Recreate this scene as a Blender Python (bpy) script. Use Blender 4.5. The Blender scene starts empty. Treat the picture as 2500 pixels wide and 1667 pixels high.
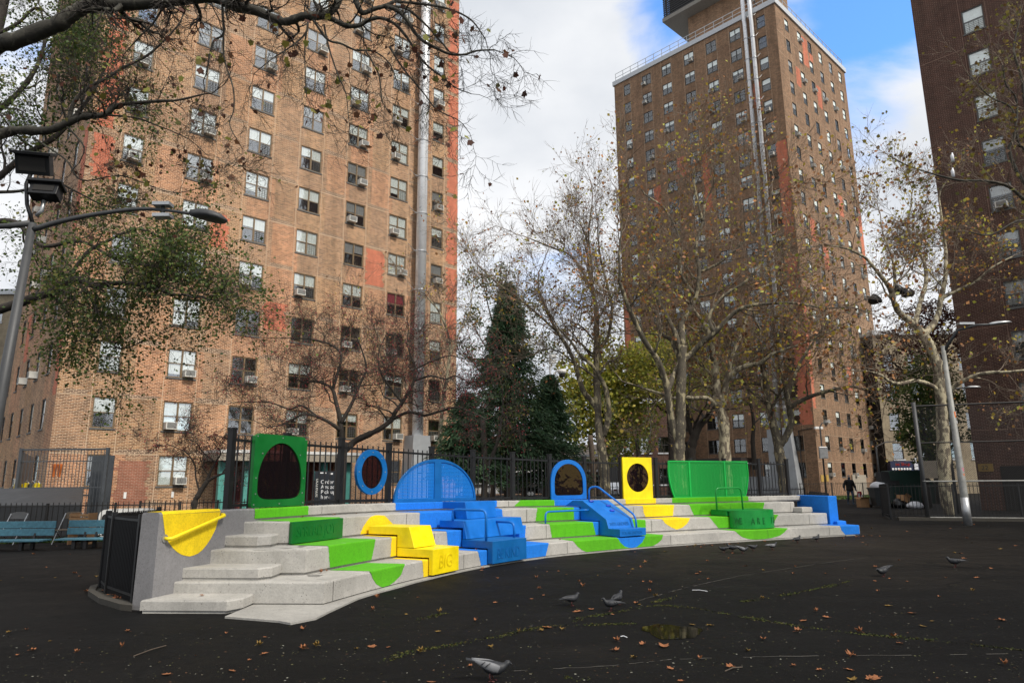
import bpy, math, random
import numpy as np
from mathutils import Vector, Matrix
random.seed(7); RNG = np.random.default_rng(7)
sc = bpy.context.scene
COL = sc.collection
R = math.radians

# ------------------------------------------------------------------ camera
CAM_H = 1.5; PITCH = R(11.559); ROLL = 0.0081; FPX = 1682.7
cam_data = bpy.data.cameras.new('camera'); cam = bpy.data.objects.new('camera', cam_data); COL.objects.link(cam)
cam_data.sensor_width = 36.0; cam_data.lens = 36.0*FPX/2500; cam_data.clip_end = 3000; cam_data.clip_start = 0.05
_f = Vector((0, math.cos(PITCH), math.sin(PITCH))); _u0 = Vector((0, -math.sin(PITCH), math.cos(PITCH))); _r0 = Vector((1, 0, 0))
_r = math.cos(ROLL)*_r0 - math.sin(ROLL)*_u0; _u = math.sin(ROLL)*_r0 + math.cos(ROLL)*_u0
cam.matrix_world = Matrix.Translation((0, 0, CAM_H)) @ Matrix((_r, _u, -_f)).transposed().to_4x4()
sc.camera = cam
# ------------------------------------------------------------------ sky, sun, exposure
SUN_AZ, SUN_EL = 134.5, 47.0
sun_d = bpy.data.lights.new('sun', 'SUN'); sun = bpy.data.objects.new('sun', sun_d); COL.objects.link(sun)
sun_d.energy = 3.5; sun_d.angle = R(9); sun_d.color = (1.0, 0.93, 0.83)
_sd = Vector((math.sin(R(SUN_AZ))*math.cos(R(SUN_EL)), math.cos(R(SUN_AZ))*math.cos(R(SUN_EL)), math.sin(R(SUN_EL))))
sun.rotation_euler = _sd.to_track_quat('Z', 'Y').to_euler(); sun.location = (30, -30, 60)
world = bpy.data.worlds.new('World'); sc.world = world; world.use_nodes = True
def build_world():
    nt = world.node_tree; N = nt.nodes; N.clear(); L = nt.links
    out = N.new('ShaderNodeOutputWorld'); mix = N.new('ShaderNodeMixShader')
    sky = N.new('ShaderNodeTexSky'); sky.sky_type = 'NISHITA'; sky.sun_disc = False
    sky.sun_elevation = R(SUN_EL); sky.sun_rotation = R(SUN_AZ); sky.air_density = 1.0; sky.dust_density = .6; sky.ozone_density = 2.5
    b1 = N.new('ShaderNodeBackground'); b1.inputs[1].default_value = 0.15
    tint = N.new('ShaderNodeMix'); tint.data_type = 'RGBA'; tint.blend_type = 'MULTIPLY'; tint.inputs[0].default_value = 1
    tint.inputs[7].default_value = (1.15, 1.75, 2.3, 1)
    L.new(sky.outputs[0], tint.inputs[6]); L.new(tint.outputs[2], b1.inputs[0])
    b2 = N.new('ShaderNodeBackground'); b2.inputs[1].default_value = 1.0
    tc = N.new('ShaderNodeTexCoord')
    mp = N.new('ShaderNodeMapping'); mp.inputs['Scale'].default_value = (1, 1, 1.7); L.new(tc.outputs['Generated'], mp.inputs[0])
    n1 = N.new('ShaderNodeTexNoise'); n1.inputs['Scale'].default_value = 3.0; n1.inputs['Detail'].default_value = 9; n1.inputs['Roughness'].default_value = .52
    n1.inputs['Distortion'].default_value = .35
    L.new(mp.outputs[0], n1.inputs['Vector'])
    def m(op, a, b=None, c=None):
        n = N.new('ShaderNodeMath'); n.operation = op
        for i, v in enumerate((a, b, c)):
            if v is None: continue
            if isinstance(v, (int, float)): n.inputs[i].default_value = v
            else: L.new(v, n.inputs[i])
        return n.outputs[0]
    acc = None
    # openings in the cloud deck (direction, tightness, weight)
    for (px, py, k, w) in ((2080, 90, 46, .30), (2040, 330, 90, .10), (1700, 20, 300, .10), (1580, 60, 300, .13), (1345, 60, 300, .12), (1880, 60, 500, -.16)):
        d = (_f + _r*((px-1250)/FPX) - _u*((py-833.5)/FPX)).normalized()
        dp = N.new('ShaderNodeVectorMath'); dp.operation = 'DOT_PRODUCT'; L.new(tc.outputs['Generated'], dp.inputs[0]); dp.inputs[1].default_value = d
        e = m('MULTIPLY', m('EXPONENT', m('MULTIPLY', m('SUBTRACT', dp.outputs['Value'], 1.0), k)), w)
        acc = e if acc is None else m('ADD', acc, e)
    v = m('ADD', m('SUBTRACT', m('MULTIPLY', n1.outputs[0], 1.9), .22), acc)
    mr = N.new('ShaderNodeMapRange'); mr.interpolation_type = 'SMOOTHSTEP'
    mr.inputs['From Min'].default_value = .90; mr.inputs['From Max'].default_value = 1.24; L.new(v, mr.inputs['Value'])
    n2 = N.new('ShaderNodeTexNoise'); n2.inputs['Scale'].default_value = 2.1; n2.inputs['Detail'].default_value = 6; L.new(mp.outputs[0], n2.inputs['Vector'])
    cr = N.new('ShaderNodeValToRGB'); cr.color_ramp.elements[0].position = .34; cr.color_ramp.elements[0].color = (.60, .64, .70, 1)
    cr.color_ramp.elements[1].position = .58; cr.color_ramp.elements[1].color = (.91, .92, .94, 1)
    L.new(n2.outputs[0], cr.inputs[0]); L.new(cr.outputs[0], b2.inputs[0])
    L.new(mr.outputs[0], mix.inputs[0]); L.new(b2.outputs[0], mix.inputs[1]); L.new(b1.outputs[0], mix.inputs[2]); L.new(mix.outputs[0], out.inputs[0])
build_world()
vs = sc.view_settings; vs.view_transform = 'Standard'; vs.look = 'None'; vs.gamma = 1; vs.exposure = 0.14
try: vs.use_curve_mapping = False
except Exception: pass

# ------------------------------------------------------------------ calibrated points: pixel of the survey -> place at depth y or height z
def ray(px, py): return _f + _r*((px-1250)/FPX) - _u*((py-833.5)/FPX)
def at(px, py, Y):
    d = ray(px, py); return Vector((0, 0, CAM_H)) + d*(Y/d.y)
def gz(px, py, z=0.0):
    d = ray(px, py); return Vector((0, 0, CAM_H)) + d*((z-CAM_H)/d.z)
KD = 1.0629

# ------------------------------------------------------------------ materials
def nodes(name):
    m = bpy.data.materials.new(name); m.use_nodes = True
    nt = m.node_tree; b = nt.nodes['Principled BSDF']; return m, nt, b
def mix_rgb(nt, fac, a, b, mode='MIX'):
    n = nt.nodes.new('ShaderNodeMix'); n.data_type = 'RGBA'; n.blend_type = mode
    for idx, v in ((0, fac), (6, a), (7, b)):
        if isinstance(v, (int, float)): n.inputs[idx].default_value = v
        elif isinstance(v, tuple): n.inputs[idx].default_value = (*v[:3], 1)
        else: nt.links.new(v, n.inputs[idx])
    return n.outputs[2]
def noise(nt, scale, detail=4, rough=.6, vec=None, out=0):
    n = nt.nodes.new('ShaderNodeTexNoise'); n.inputs['Scale'].default_value = scale; n.inputs['Detail'].default_value = detail; n.inputs['Roughness'].default_value = rough
    if vec is None:
        tc = nt.nodes.new('ShaderNodeTexCoord'); vec = tc.outputs['Object']
    nt.links.new(vec, n.inputs['Vector']); return n.outputs[out]
def ramp(nt, v, stops, interp='LINEAR'):
    n = nt.nodes.new('ShaderNodeValToRGB'); cr = n.color_ramp; cr.interpolation = interp
    while len(cr.elements) < len(stops): cr.elements.new(.5)
    for e, (p, c) in zip(cr.elements, stops):
        e.position = p; e.color = (*c[:3], 1) if not isinstance(c, (int, float)) else (c, c, c, 1)
    nt.links.new(v, n.inputs[0]); return n.outputs[0]
def bump(nt, b, h, strength=.3, dist=.01):
    n = nt.nodes.new('ShaderNodeBump'); n.inputs['Strength'].default_value = strength; n.inputs['Distance'].default_value = dist
    nt.links.new(h, n.inputs['Height']); nt.links.new(n.outputs[0], b.inputs['Normal'])
def plain(name, col, rough=.6, metal=0.0, var=.18, scale=6.0, bumps=.0, spec=.5, fine=60):
    m, nt, b = nodes(name)
    n = noise(nt, scale, 6, .65)
    c = ramp(nt, n, [(.25, tuple(x*(1-var) for x in col)), (.75, tuple(min(1, x*(1+var)) for x in col))])
    nt.links.new(c, b.inputs['Base Color'])
    rr = ramp(nt, n, [(.2, max(0, rough-.12)), (.8, min(1, rough+.12))]); nt.links.new(rr, b.inputs['Roughness'])
    b.inputs['Metallic'].default_value = metal; b.inputs['Specular IOR Level'].default_value = spec
    if bumps: bump(nt, b, noise(nt, fine, 3, .6), bumps, .004)
    return m
def painted_metal(name, col, rough=.38):
    m, nt, b = nodes(name)
    n = noise(nt, 3.5, 5, .6); n2 = noise(nt, 45, 3, .7)
    c = ramp(nt, n, [(.3, tuple(x*.80 for x in col)), (.7, tuple(min(1, x*1.10) for x in col))])
    d = ramp(nt, n2, [(.56, 0.0), (.78, .42)]); c = mix_rgb(nt, d, c, tuple(x*.6+.02 for x in col))
    nt.links.new(c, b.inputs['Base Color'])
    rr = ramp(nt, n, [(.3, rough-.08), (.7, rough+.14)]); nt.links.new(rr, b.inputs['Roughness'])
    bump(nt, b, noise(nt, 14, 4, .5), .06, .01); return m
def concrete(name, col, pits=1.0, stain=.35):
    m, nt, b = nodes(name)
    n = noise(nt, 1.3, 7, .65); n2 = noise(nt, 90, 4, .75); n3 = noise(nt, 9, 6, .7)
    c = ramp(nt, n, [(.25, tuple(x*(1-stain) for x in col)), (.6, col), (.85, tuple(min(1, x*1.1) for x in col))])
    c = mix_rgb(nt, ramp(nt, n3, [(.45, 0.0), (.72, .42)]), c, tuple(x*.58 for x in col))
    n5 = noise(nt, 38, 5, .8); c = mix_rgb(nt, 1.0, c, ramp(nt, n5, [(.32, .70), (.5, 1.0), (.72, 1.16)]), 'MULTIPLY')
    c = mix_rgb(nt, ramp(nt, n2, [(.35, 0.0), (.75, .45)]), c, tuple(min(1, x*1.25) for x in col))
    v = nt.nodes.new('ShaderNodeTexVoronoi'); v.inputs['Scale'].default_value = 26; v.inputs['Randomness'].default_value = 1
    tc = nt.nodes.new('ShaderNodeTexCoord'); nt.links.new(tc.outputs['Object'], v.inputs['Vector'])
    pit = ramp(nt, v.outputs['Distance'], [(.10, 1.0), (.2, 0.0)])
    gate = ramp(nt, noise(nt, 5, 3, .5), [(.48, 0.0), (.56, 1.0)])
    mm = nt.nodes.new('ShaderNodeMath'); mm.operation = 'MULTIPLY'; nt.links.new(pit, mm.inputs[0]); nt.links.new(gate, mm.inputs[1])
    m2 = nt.nodes.new('ShaderNodeMath'); m2.operation = 'MULTIPLY'; nt.links.new(mm.outputs[0], m2.inputs[0]); m2.inputs[1].default_value = .7*pits
    c = mix_rgb(nt, m2.outputs[0], c, tuple(x*.3 for x in col))
    # rain streaks running down the faces
    mpp = nt.nodes.new('ShaderNodeMapping'); mpp.inputs['Scale'].default_value = (7, 7, .9); nt.links.new(tc.outputs['Object'], mpp.inputs[0])
    st = noise(nt, 1.0, 5, .7, mpp.outputs[0]); c = mix_rgb(nt, ramp(nt, st, [(.52, 0.0), (.74, .4)]), c, tuple(x*.55 for x in col))
    nt.links.new(c, b.inputs['Base Color']); b.inputs['Roughness'].default_value = .9
    hs = nt.nodes.new('ShaderNodeMath'); hs.operation = 'SUBTRACT'; nt.links.new(n2, hs.inputs[0]); nt.links.new(mm.outputs[0], hs.inputs[1])
    bump(nt, b, hs.outputs[0], .45, .006); return m
def brick_mat(name, c1, c2, mortar, bw=.205, bh=.068, ms=.011, tint=None, var=.25, panels=False):
    m, nt, b = nodes(name); N = nt.nodes; L = nt.links
    uv = N.new('ShaderNodeUVMap'); uv.uv_map = 'UVMap'
    br = N.new('ShaderNodeTexBrick'); br.inputs['Scale'].default_value = 1; br.inputs['Brick Width'].default_value = bw; br.inputs['Row Height'].default_value = bh
    br.inputs['Mortar Size'].default_value = ms; br.inputs['Mortar Smooth'].default_value = .1; br.inputs['Bias'].default_value = 0; br.offset = .5
    br.inputs['Color1'].default_value = (*c1, 1); br.inputs['Color2'].default_value = (*c2, 1); br.inputs['Mortar'].default_value = (*mortar, 1)
    L.new(uv.outputs[0], br.inputs['Vector'])
    n = noise(nt, .33, 5, .6, uv.outputs[0]); n2 = noise(nt, 2.2, 6, .7, uv.outputs[0]); n3 = noise(nt, 30, 3, .6, uv.outputs[0])
    c = mix_rgb(nt, 1.0, br.outputs['Color'], ramp(nt, n, [(.25, (1-var*1.1, 1-var*1.2, 1-var*1.1)), (.5, (1, 1, 1)), (.8, (1+var*.5, 1+var*.35, 1+var*.3))]), 'MULTIPLY')
    c = mix_rgb(nt, 1.0, c, ramp(nt, n2, [(.3, .74), (.6, 1.0), (.85, 1.12)]), 'MULTIPLY')
    mp = N.new('ShaderNodeMapping'); mp.inputs['Scale'].default_value = (1.7, .11, 1); L.new(uv.outputs[0], mp.inputs[0])
    st = noise(nt, 1.0, 4, .7, mp.outputs[0]); c = mix_rgb(nt, 1.0, c, ramp(nt, st, [(.3, .72), (.55, 1.0), (.9, 1.06)]), 'MULTIPLY')
    c = mix_rgb(nt, 1.0, c, ramp(nt, n3, [(.3, .86), (.7, 1.1)]), 'MULTIPLY')
    if panels:   # every storey of every pier was laid from its own batch of brick
        mq = N.new('ShaderNodeMapping'); mq.inputs['Scale'].default_value = (1/1.52, 1/2.53, 1); mq.inputs['Location'].default_value = (.07, -.13, 0); L.new(uv.outputs[0], mq.inputs[0])
        fl = N.new('ShaderNodeVectorMath'); fl.operation = 'FLOOR'; L.new(mq.outputs[0], fl.inputs[0]); wn = N.new('ShaderNodeTexWhiteNoise'); wn.noise_dimensions = '2D'; L.new(fl.outputs[0], wn.inputs['Vector'])
        c = mix_rgb(nt, 1.0, c, ramp(nt, wn.outputs['Value'], [(0, (.91, .89, .86)), (.35, (1.0, .98, .94)), (.6, (1.06, 1.02, .90)), (.85, (1.12, .98, .90)), (1.0, (1.18, 1.0, .90))]), 'MULTIPLY')
    L.new(c, b.inputs['Base Color']); b.inputs['Roughness'].default_value = .88; b.inputs['Specular IOR Level'].default_value = .25
    inv = N.new('ShaderNodeMath'); inv.operation = 'SUBTRACT'; inv.inputs[0].default_value = 1; L.new(br.outputs['Fac'], inv.inputs[1])
    bump(nt, b, inv.outputs[0], .7, .012); return m
def leaf_mat(name, cols, rough=.55, trans=.35):
    m, nt, b = nodes(name); N = nt.nodes; L = nt.links
    g = N.new('ShaderNodeNewGeometry')
    n = len(cols); c = ramp(nt, g.outputs['Random Per Island'], [((i+.0)/n, cc) for i, cc in enumerate(cols)], 'CONSTANT')
    c = mix_rgb(nt, 1.0, c, ramp(nt, noise(nt, .55, 3, .5), [(.3, .6), (.7, 1.35)]), 'MULTIPLY')
    L.new(c, b.inputs['Base Color']); b.inputs['Roughness'].default_value = rough; b.inputs['Specular IOR Level'].default_value = .3
    if trans:
        t = N.new('ShaderNodeBsdfTranslucent'); L.new(c, t.inputs[0]); mx = N.new('ShaderNodeMixShader'); mx.inputs[0].default_value = trans
        L.new(b.outputs[0], mx.inputs[1]); L.new(t.outputs[0], mx.inputs[2]); L.new(mx.outputs[0], N['Material Output'].inputs[0])
    return m
def bark_mat(name, base, light=None, amt=.5, scale=3.0):
    m, nt, b = nodes(name)
    n = noise(nt, 18, 6, .7); c = ramp(nt, n, [(.3, tuple(x*.6 for x in base)), (.7, tuple(x*1.3 for x in base))])
    if light:
        tc = nt.nodes.new('ShaderNodeTexCoord'); mp = nt.nodes.new('ShaderNodeMapping'); mp.inputs['Scale'].default_value = (1.7, 1.7, .8); nt.links.new(tc.outputs['Object'], mp.inputs[0])
        pn = noise(nt, scale, 4, .55, mp.outputs[0]); f = ramp(nt, pn, [(1-amt-.03, 0.0), (1-amt+.03, 1.0)])
        c = mix_rgb(nt, f, c, light)
        pn2 = noise(nt, scale*1.9, 3, .5, mp.outputs[0]); c = mix_rgb(nt, ramp(nt, pn2, [(.60, 0.0), (.64, .8)]), c, tuple(x*.55 for x in light))
    nt.links.new(c, b.inputs['Base Color']); b.inputs['Roughness'].default_value = .85
    bump(nt, b, n, .5, .02); return m
def glass_mat(name, col=(.02, .022, .025), rough=.04, spec=.8, share=.77):
    m, nt, b = nodes(name)
    b.inputs['Base Color'].default_value = (.9, .92, .95, 1); b.inputs['Metallic'].default_value = 1; b.inputs['Roughness'].default_value = rough
    b.inputs['Alpha'].default_value = 1
    bump(nt, b, noise(nt, 1.6, 2, .5), .07, .05)
    # clear pane: part of the light passes through to blind or room behind it
    N = nt.nodes; t = N.new('ShaderNodeBsdfTransparent'); t.inputs[0].default_value = (.95, .97, .97, 1); mx = N.new('ShaderNodeMixShader'); mx.inputs[0].default_value = share
    nt.links.new(b.outputs[0], mx.inputs[1]); nt.links.new(t.outputs[0], mx.inputs[2]); nt.links.new(mx.outputs[0], N['Material Output'].inputs[0])
    return m
M = {}
M['brick1'] = brick_mat('tan_brick', (.49, .258, .135), (.145, .078, .046), (.62, .46, .33), ms=.013, panels=True)
M['brick1_side'] = M['brick1']
M['patch_shade'] = brick_mat('shaded_repair_brick', (.36, .125, .075), (.30, .11, .065), (.45, .28, .2), var=.2)  # orange repair brick made duller: the shade is put into its colour
M['patch'] = brick_mat('orange_repair_brick', (.72, .19, .10), (.60, .16, .085), (.62, .30, .20), var=.15)
M['darkcourse'] = brick_mat('dark_header_brick', (.085, .04, .026), (.06, .03, .022), (.62, .45, .31), ms=.018)
M['brick2'] = brick_mat('brown_brick', (.36, .195, .108), (.13, .075, .045), (.42, .30, .20))
M['brick3'] = brick_mat('maroon_brick', (.090, .040, .030), (.058, .028, .023), (.22, .15, .115), ms=.010)
M['brickred'] = brick_mat('red_entrance_brick', (.30, .075, .04), (.21, .055, .03), (.33, .2, .14))
M['mortar'] = plain('mortar_joint', (.56, .42, .29), .9)
M['conc'] = concrete('painted_concrete', (.415, .402, .372), 1.8, .38)
M['concgrey'] = concrete('grey_wall_concrete', (.215, .212, .218), .8, .32)
M['slabc'] = concrete('rough_slab_concrete', (.34, .33, .305), 1.4)
M['kerb'] = concrete('old_kerb_concrete', (.05, .045, .036), 1)
def paint(name, col):
    m = concrete(name, col, .6, .16); return m
M['yellow'] = paint('yellow_floor_paint', (.80, .58, .002)); M['lime'] = paint('lime_green_paint', (.085, .39, .002)); M['blue'] = paint('bright_blue_paint', (.003, .175, .66))
M['yellow_m'] = painted_metal('yellow_metal', (.90, .70, .004)); M['blue_m'] = painted_metal('blue_metal', (.002, .15, .55)); M['blue_d'] = painted_metal('deep_blue_metal', (.002, .115, .36))
M['green_m'] = painted_metal('green_metal', (.003, .24, .035)); M['green_dk'] = painted_metal('dark_green_metal', (.002, .13, .020)); M['green_p'] = painted_metal('panel_green_metal', (.006, .45, .07))
M['blue_word'] = painted_metal('blue_engraving', (.002, .10, .34)); M['yellow_word'] = painted_metal('yellow_engraving', (.76, .57, .003)); M['green_word'] = painted_metal('green_engraving', (.002, .135, .022)); M['knob'] = painted_metal('navy_grip', (.004, .05, .50))
M['black'] = plain('black_fence_paint', (.006, .006, .007), .45, .0, .3, 8, .2)
M['blackold'] = plain('worn_black_paint', (.02, .018, .016), .6, 0, .5, 20, .3)
M['steel'] = plain('galvanised_steel', (.42, .43, .44), .42, .7, .2, 4)
M['pipe'] = plain('bright_flue_steel', (.74, .75, .76), .30, .30, .12, 1.5)
M['duct'] = plain('grey_sheet_duct', (.36, .38, .40), .5, .3, .18, 1.2)
M['pole'] = plain('grey_lamp_pole', (.06, .062, .065), .55, .2, .2, 5)
M['polelight'] = plain('weathered_aluminium_pole', (.24, .24, .225), .6, .2, .5, 3)
M['white'] = plain('white_plastic', (.72, .72, .70), .45, 0, .1)
M['ac'] = plain('air_conditioner_plastic', (.62, .61, .56), .55, 0, .2, 5)
M['acgrille'] = plain('air_conditioner_grille', (.20, .20, .19), .6)
M['frame1'] = plain('brown_window_frame', (.17, .115, .06), .5, 0, .2)
M['frame2'] = plain('dark_window_frame', (.035, .03, .028), .5)
M['sill'] = plain('grey_sill', (.10, .10, .095), .7)
M['blind'] = plain('cream_blind', (.93, .93, .88), .8, 0, .08); M['curtain'] = plain('red_curtain', (.38, .05, .07), .9); M['curtain2'] = plain('grey_curtain', (.35, .34, .33), .9)
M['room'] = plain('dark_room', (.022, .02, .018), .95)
M['glass'] = glass_mat('window_glass'); M['glass2'] = glass_mat('dim_window_glass', share=.92)
M['coping'] = plain('pale_roof_coping', (.50, .52, .54), .7)
M['teal'] = plain('teal_paint', (.085, .30, .26), .5); M['maroon'] = plain('maroon_door', (.09, .012, .014), .5)
M['lockblack'] = plain('dark_locker_paint', (.018, .022, .028), .4); M['text_white'] = plain('white_lettering', (.8, .8, .8), .6)
M['wood_blue'] = plain('worn_blue_plank', (.075, .20, .26), .7, 0, .35, 14, .3); M['tarp'] = plain('black_tarp', (.02, .021, .023), .5, 0, .3, 2, .3)
M['cage'] = plain('grey_cage_steel', (.075, .082, .09), .5, .3)
M['orange'] = plain('orange_plastic', (.62, .16, .03), .5); M['beige'] = plain('beige_board', (.33, .29, .23), .8, 0, .2)
M['card'] = plain('cardboard', (.34, .19, .09), .9); M['bagwhite'] = plain('white_plastic_bag', (.66, .67, .70), .35); M['bagblack'] = plain('black_plastic_bag', (.012, .012, .013), .25)
M['dumpster'] = plain('dark_green_dumpster', (.008, .04, .03), .5); M['binm'] = plain('dark_grey_bin', (.03, .035, .037), .5)
M['bark_plane'] = bark_mat('plane_bark', (.095, .08, .058), (.36, .31, .19), .43)
M['bark_planelight'] = bark_mat('pale_plane_bark', (.13, .105, .075), (.42, .37, .25), .5)
M['bark_dark'] = bark_mat('dark_bark', (.035, .028, .022)); M['bark_fg'] = bark_mat('dark_plane_bark', (.035, .032, .024), (.085, .08, .06), .4, 5)  # the second is a darker plane bark for the near limbs
M['bark_brown'] = bark_mat('brown_bark', (.09, .068, .05)); M['bark_twig'] = bark_mat('twig_bark', (.17, .13, .095))
M['lf_plane'] = leaf_mat('plane_leaf_autumn', [(.36, .16, .07), (.46, .33, .05), (.26, .12, .06), (.38, .38, .06), (.52, .24, .09), (.20, .11, .06), (.46, .34, .05)])
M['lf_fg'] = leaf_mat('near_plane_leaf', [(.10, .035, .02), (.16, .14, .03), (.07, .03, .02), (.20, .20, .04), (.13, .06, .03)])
M['lf_green'] = leaf_mat('oak_leaf_green', [(.06, .10, .025), (.10, .14, .03), (.04, .07, .02), (.15, .15, .035), (.075, .11, .025)])
M['lf_edge'] = leaf_mat('edge_plane_leaf', [(.20, .18, .035), (.15, .09, .03), (.26, .21, .045), (.10, .055, .028), (.14, .14, .03)]); M['lf_yellow'] = leaf_mat('yellow_green_leaf', [(.42, .40, .06), (.28, .31, .05), (.50, .42, .08), (.19, .22, .05)])
M['lf_ever'] = leaf_mat('evergreen_needle', [(.045, .095, .045), (.06, .12, .055), (.03, .07, .035), (.08, .13, .06)], .6, .1)
M['lf_maroon'] = leaf_mat('maroon_leaf', [(.10, .03, .03), (.07, .03, .025), (.14, .06, .03)])
M['berry'] = leaf_mat('red_berry', [(.26, .02, .03), (.18, .015, .025), (.32, .04, .045)], .35, 0)
M['lf_ground'] = leaf_mat('fallen_leaf', [(.20, .07, .03), (.13, .045, .022), (.28, .11, .045), (.09, .035, .02), (.24, .09, .035)], .7, 0)
M['lf_ground_y'] = leaf_mat('fallen_yellow_leaf', [(.24, .16, .03), (.20, .12, .025), (.30, .21, .06)], .7, 0)
M['fleck'] = leaf_mat('ground_fleck', [(.08, .08, .03), (.11, .10, .07), (.08, .04, .02), (.05, .05, .018), (.16, .16, .13)], .8, 0)
M['moss'] = leaf_mat('moss_tuft', [(.03, .042, .006), (.05, .055, .008), (.02, .03, .005), (.065, .055, .012)], .9, 0)
M['grass'] = leaf_mat('grass_blade', [(.05, .10, .02), (.07, .12, .025), (.10, .11, .03)], .7, 0)
def asphalt():
    m, nt, b = nodes('dark_asphalt')
    n = noise(nt, .22, 6, .6); n2 = noise(nt, 1.7, 7, .72); n3 = noise(nt, 110, 3, .7); n4 = noise(nt, 420, 2, .6)
    c = ramp(nt, n, [(.3, (.0026, .0027, .0029)), (.55, (.0044, .0042, .0040)), (.8, (.0115, .0098, .0082))])
    c = mix_rgb(nt, 1.0, c, ramp(nt, n2, [(.28, .42), (.55, 1.0), (.8, 2.1)]), 'MULTIPLY')
    tcc = nt.nodes.new('ShaderNodeTexCoord')
    # trodden brown dirt gathered along the seating, with its own ragged outline
    vd = nt.nodes.new('ShaderNodeVectorMath'); vd.operation = 'DISTANCE'; nt.links.new(tcc.outputs['Object'], vd.inputs[0]); vd.inputs[1].default_value = (5.5, 19.5, 0)
    ad = nt.nodes.new('ShaderNodeMath'); ad.operation = 'ADD'; nt.links.new(vd.outputs['Value'], ad.inputs[0]); nn_ = noise(nt, .5, 6, .65); ml = nt.nodes.new('ShaderNodeMath'); ml.operation = 'MULTIPLY'; nt.links.new(nn_, ml.inputs[0]); ml.inputs[1].default_value = 9; nt.links.new(ml.outputs[0], ad.inputs[1])
    dv = nt.nodes.new('ShaderNodeMath'); dv.operation = 'DIVIDE'; nt.links.new(ad.outputs[0], dv.inputs[0]); dv.inputs[1].default_value = 20
    c = mix_rgb(nt, ramp(nt, dv.outputs[0], [(.36, .75), (.50, .40), (.72, 0.0)]), c, (.024, .0195, .015))
    ms_ = nt.nodes.new('ShaderNodeMapping'); ms_.inputs['Scale'].default_value = (.35, 1.6, 1); ms_.inputs['Rotation'].default_value = (0, 0, .35); nt.links.new(tcc.outputs['Object'], ms_.inputs[0])
    c = mix_rgb(nt, 1.0, c, ramp(nt, noise(nt, 1.2, 6, .7, ms_.outputs[0]), [(.32, .65), (.55, 1.0), (.75, 1.5)]), 'MULTIPLY')
    c = mix_rgb(nt, ramp(nt, n3, [(.60, 0.0), (.76, .30)]), c, (.06, .052, .044))
    c = mix_rgb(nt, ramp(nt, n4, [(.70, 0.0), (.80, .35)]), c, (.12, .11, .10))
    nt.links.new(c, b.inputs['Base Color']); b.inputs['Specular IOR Level'].default_value = .12
    nt.links.new(ramp(nt, n2, [(.3, .62), (.7, .95)]), b.inputs['Roughness'])
    v = nt.nodes.new('ShaderNodeTexVoronoi'); v.feature = 'DISTANCE_TO_EDGE'; v.inputs['Scale'].default_value = .27; tc = nt.nodes.new('ShaderNodeTexCoord'); wv = nt.nodes.new('ShaderNodeVectorMath'); wv.operation = 'ADD'
    nt.links.new(tc.outputs['Object'], wv.inputs[0]); ns = nt.nodes.new('ShaderNodeTexNoise'); ns.inputs['Scale'].default_value = .9; ns.inputs['Detail'].default_value = 5; nt.links.new(tc.outputs['Object'], ns.inputs['Vector']); nt.links.new(ns.outputs['Color'], wv.inputs[1]); nt.links.new(wv.outputs[0], v.inputs['Vector'])
    c2_ = mix_rgb(nt, ramp(nt, v.outputs['Distance'], [(.0, .75), (.006, .5), (.012, 0.0)]), c, (.0022, .0022, .0020)); nt.links.new(c2_, b.inputs['Base Color'])
    bump(nt, b, n3, .5, .006); return m
M['asphalt'] = asphalt()
M['soil'] = plain('leafy_soil', (.035, .03, .02), .95, 0, .4, 3, .5)
def water():
    m, nt, b = nodes('puddle_water'); b.inputs['Base Color'].default_value = (.006, .0065, .004, 1); b.inputs['Roughness'].default_value = .03; b.inputs['IOR'].default_value = 1.33
    bump(nt, b, noise(nt, 9, 2, .5), .02, .01); return m
M['water'] = water()
def perf(name, col, pitch=.030, hole=.25):
    m, nt, b = nodes(name); N = nt.nodes; L = nt.links
    uv = N.new('ShaderNodeUVMap'); uv.uv_map = 'UVMap'; sx = N.new('ShaderNodeSeparateXYZ'); L.new(uv.outputs[0], sx.inputs[0])
    def mt(op, a, b2=None):
        n = N.new('ShaderNodeMath'); n.operation = op
        for i, v in enumerate((a, b2)):
            if v is None: continue
            if isinstance(v, (int, float)): n.inputs[i].default_value = v
            else: L.new(v, n.inputs[i])
        return n.outputs[0]
    fx = mt('SUBTRACT', mt('FRACT', mt('DIVIDE', sx.outputs[0], pitch)), .5); fy = mt('SUBTRACT', mt('FRACT', mt('DIVIDE', sx.outputs[1], pitch)), .5)
    r2 = mt('ADD', mt('MULTIPLY', fx, fx), mt('MULTIPLY', fy, fy)); solid = mt('GREATER_THAN', r2, hole*hole)
    b.inputs['Base Color'].default_value = (*col, 1); b.inputs['Roughness'].default_value = .45; L.new(solid, b.inputs['Alpha']); return m
M['perf_blue'] = perf('perforated_blue_sheet', (.004, .17, .56)); M['perf_green'] = perf('perforated_green_sheet', (.003, .33, .045))
def acrylic():
    m, nt, b = nodes('tinted_dichroic_acrylic'); N = nt.nodes; L = nt.links
    b.inputs['Base Color'].default_value = (.012, .010, .014, 1); b.inputs['Roughness'].default_value = .03; b.inputs['Specular IOR Level'].default_value = 1.0; b.inputs['IOR'].default_value = 1.6
    b.inputs['Specular Tint'].default_value = (1.0, .62, .12, 1)
    bump(nt, b, noise(nt, 3.0, 2, .5), .25, .03)
    t = N.new('ShaderNodeBsdfTransparent'); t.inputs[0].default_value = (.42, .26, .26, 1)
    mx = N.new('ShaderNodeMixShader'); mx.inputs[0].default_value = .55
    L.new(b.outputs[0], mx.inputs[1]); L.new(t.outputs[0], mx.inputs[2]); L.new(mx.outputs[0], N['Material Output'].inputs[0]); return m
M['acrylic'] = acrylic()
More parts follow.
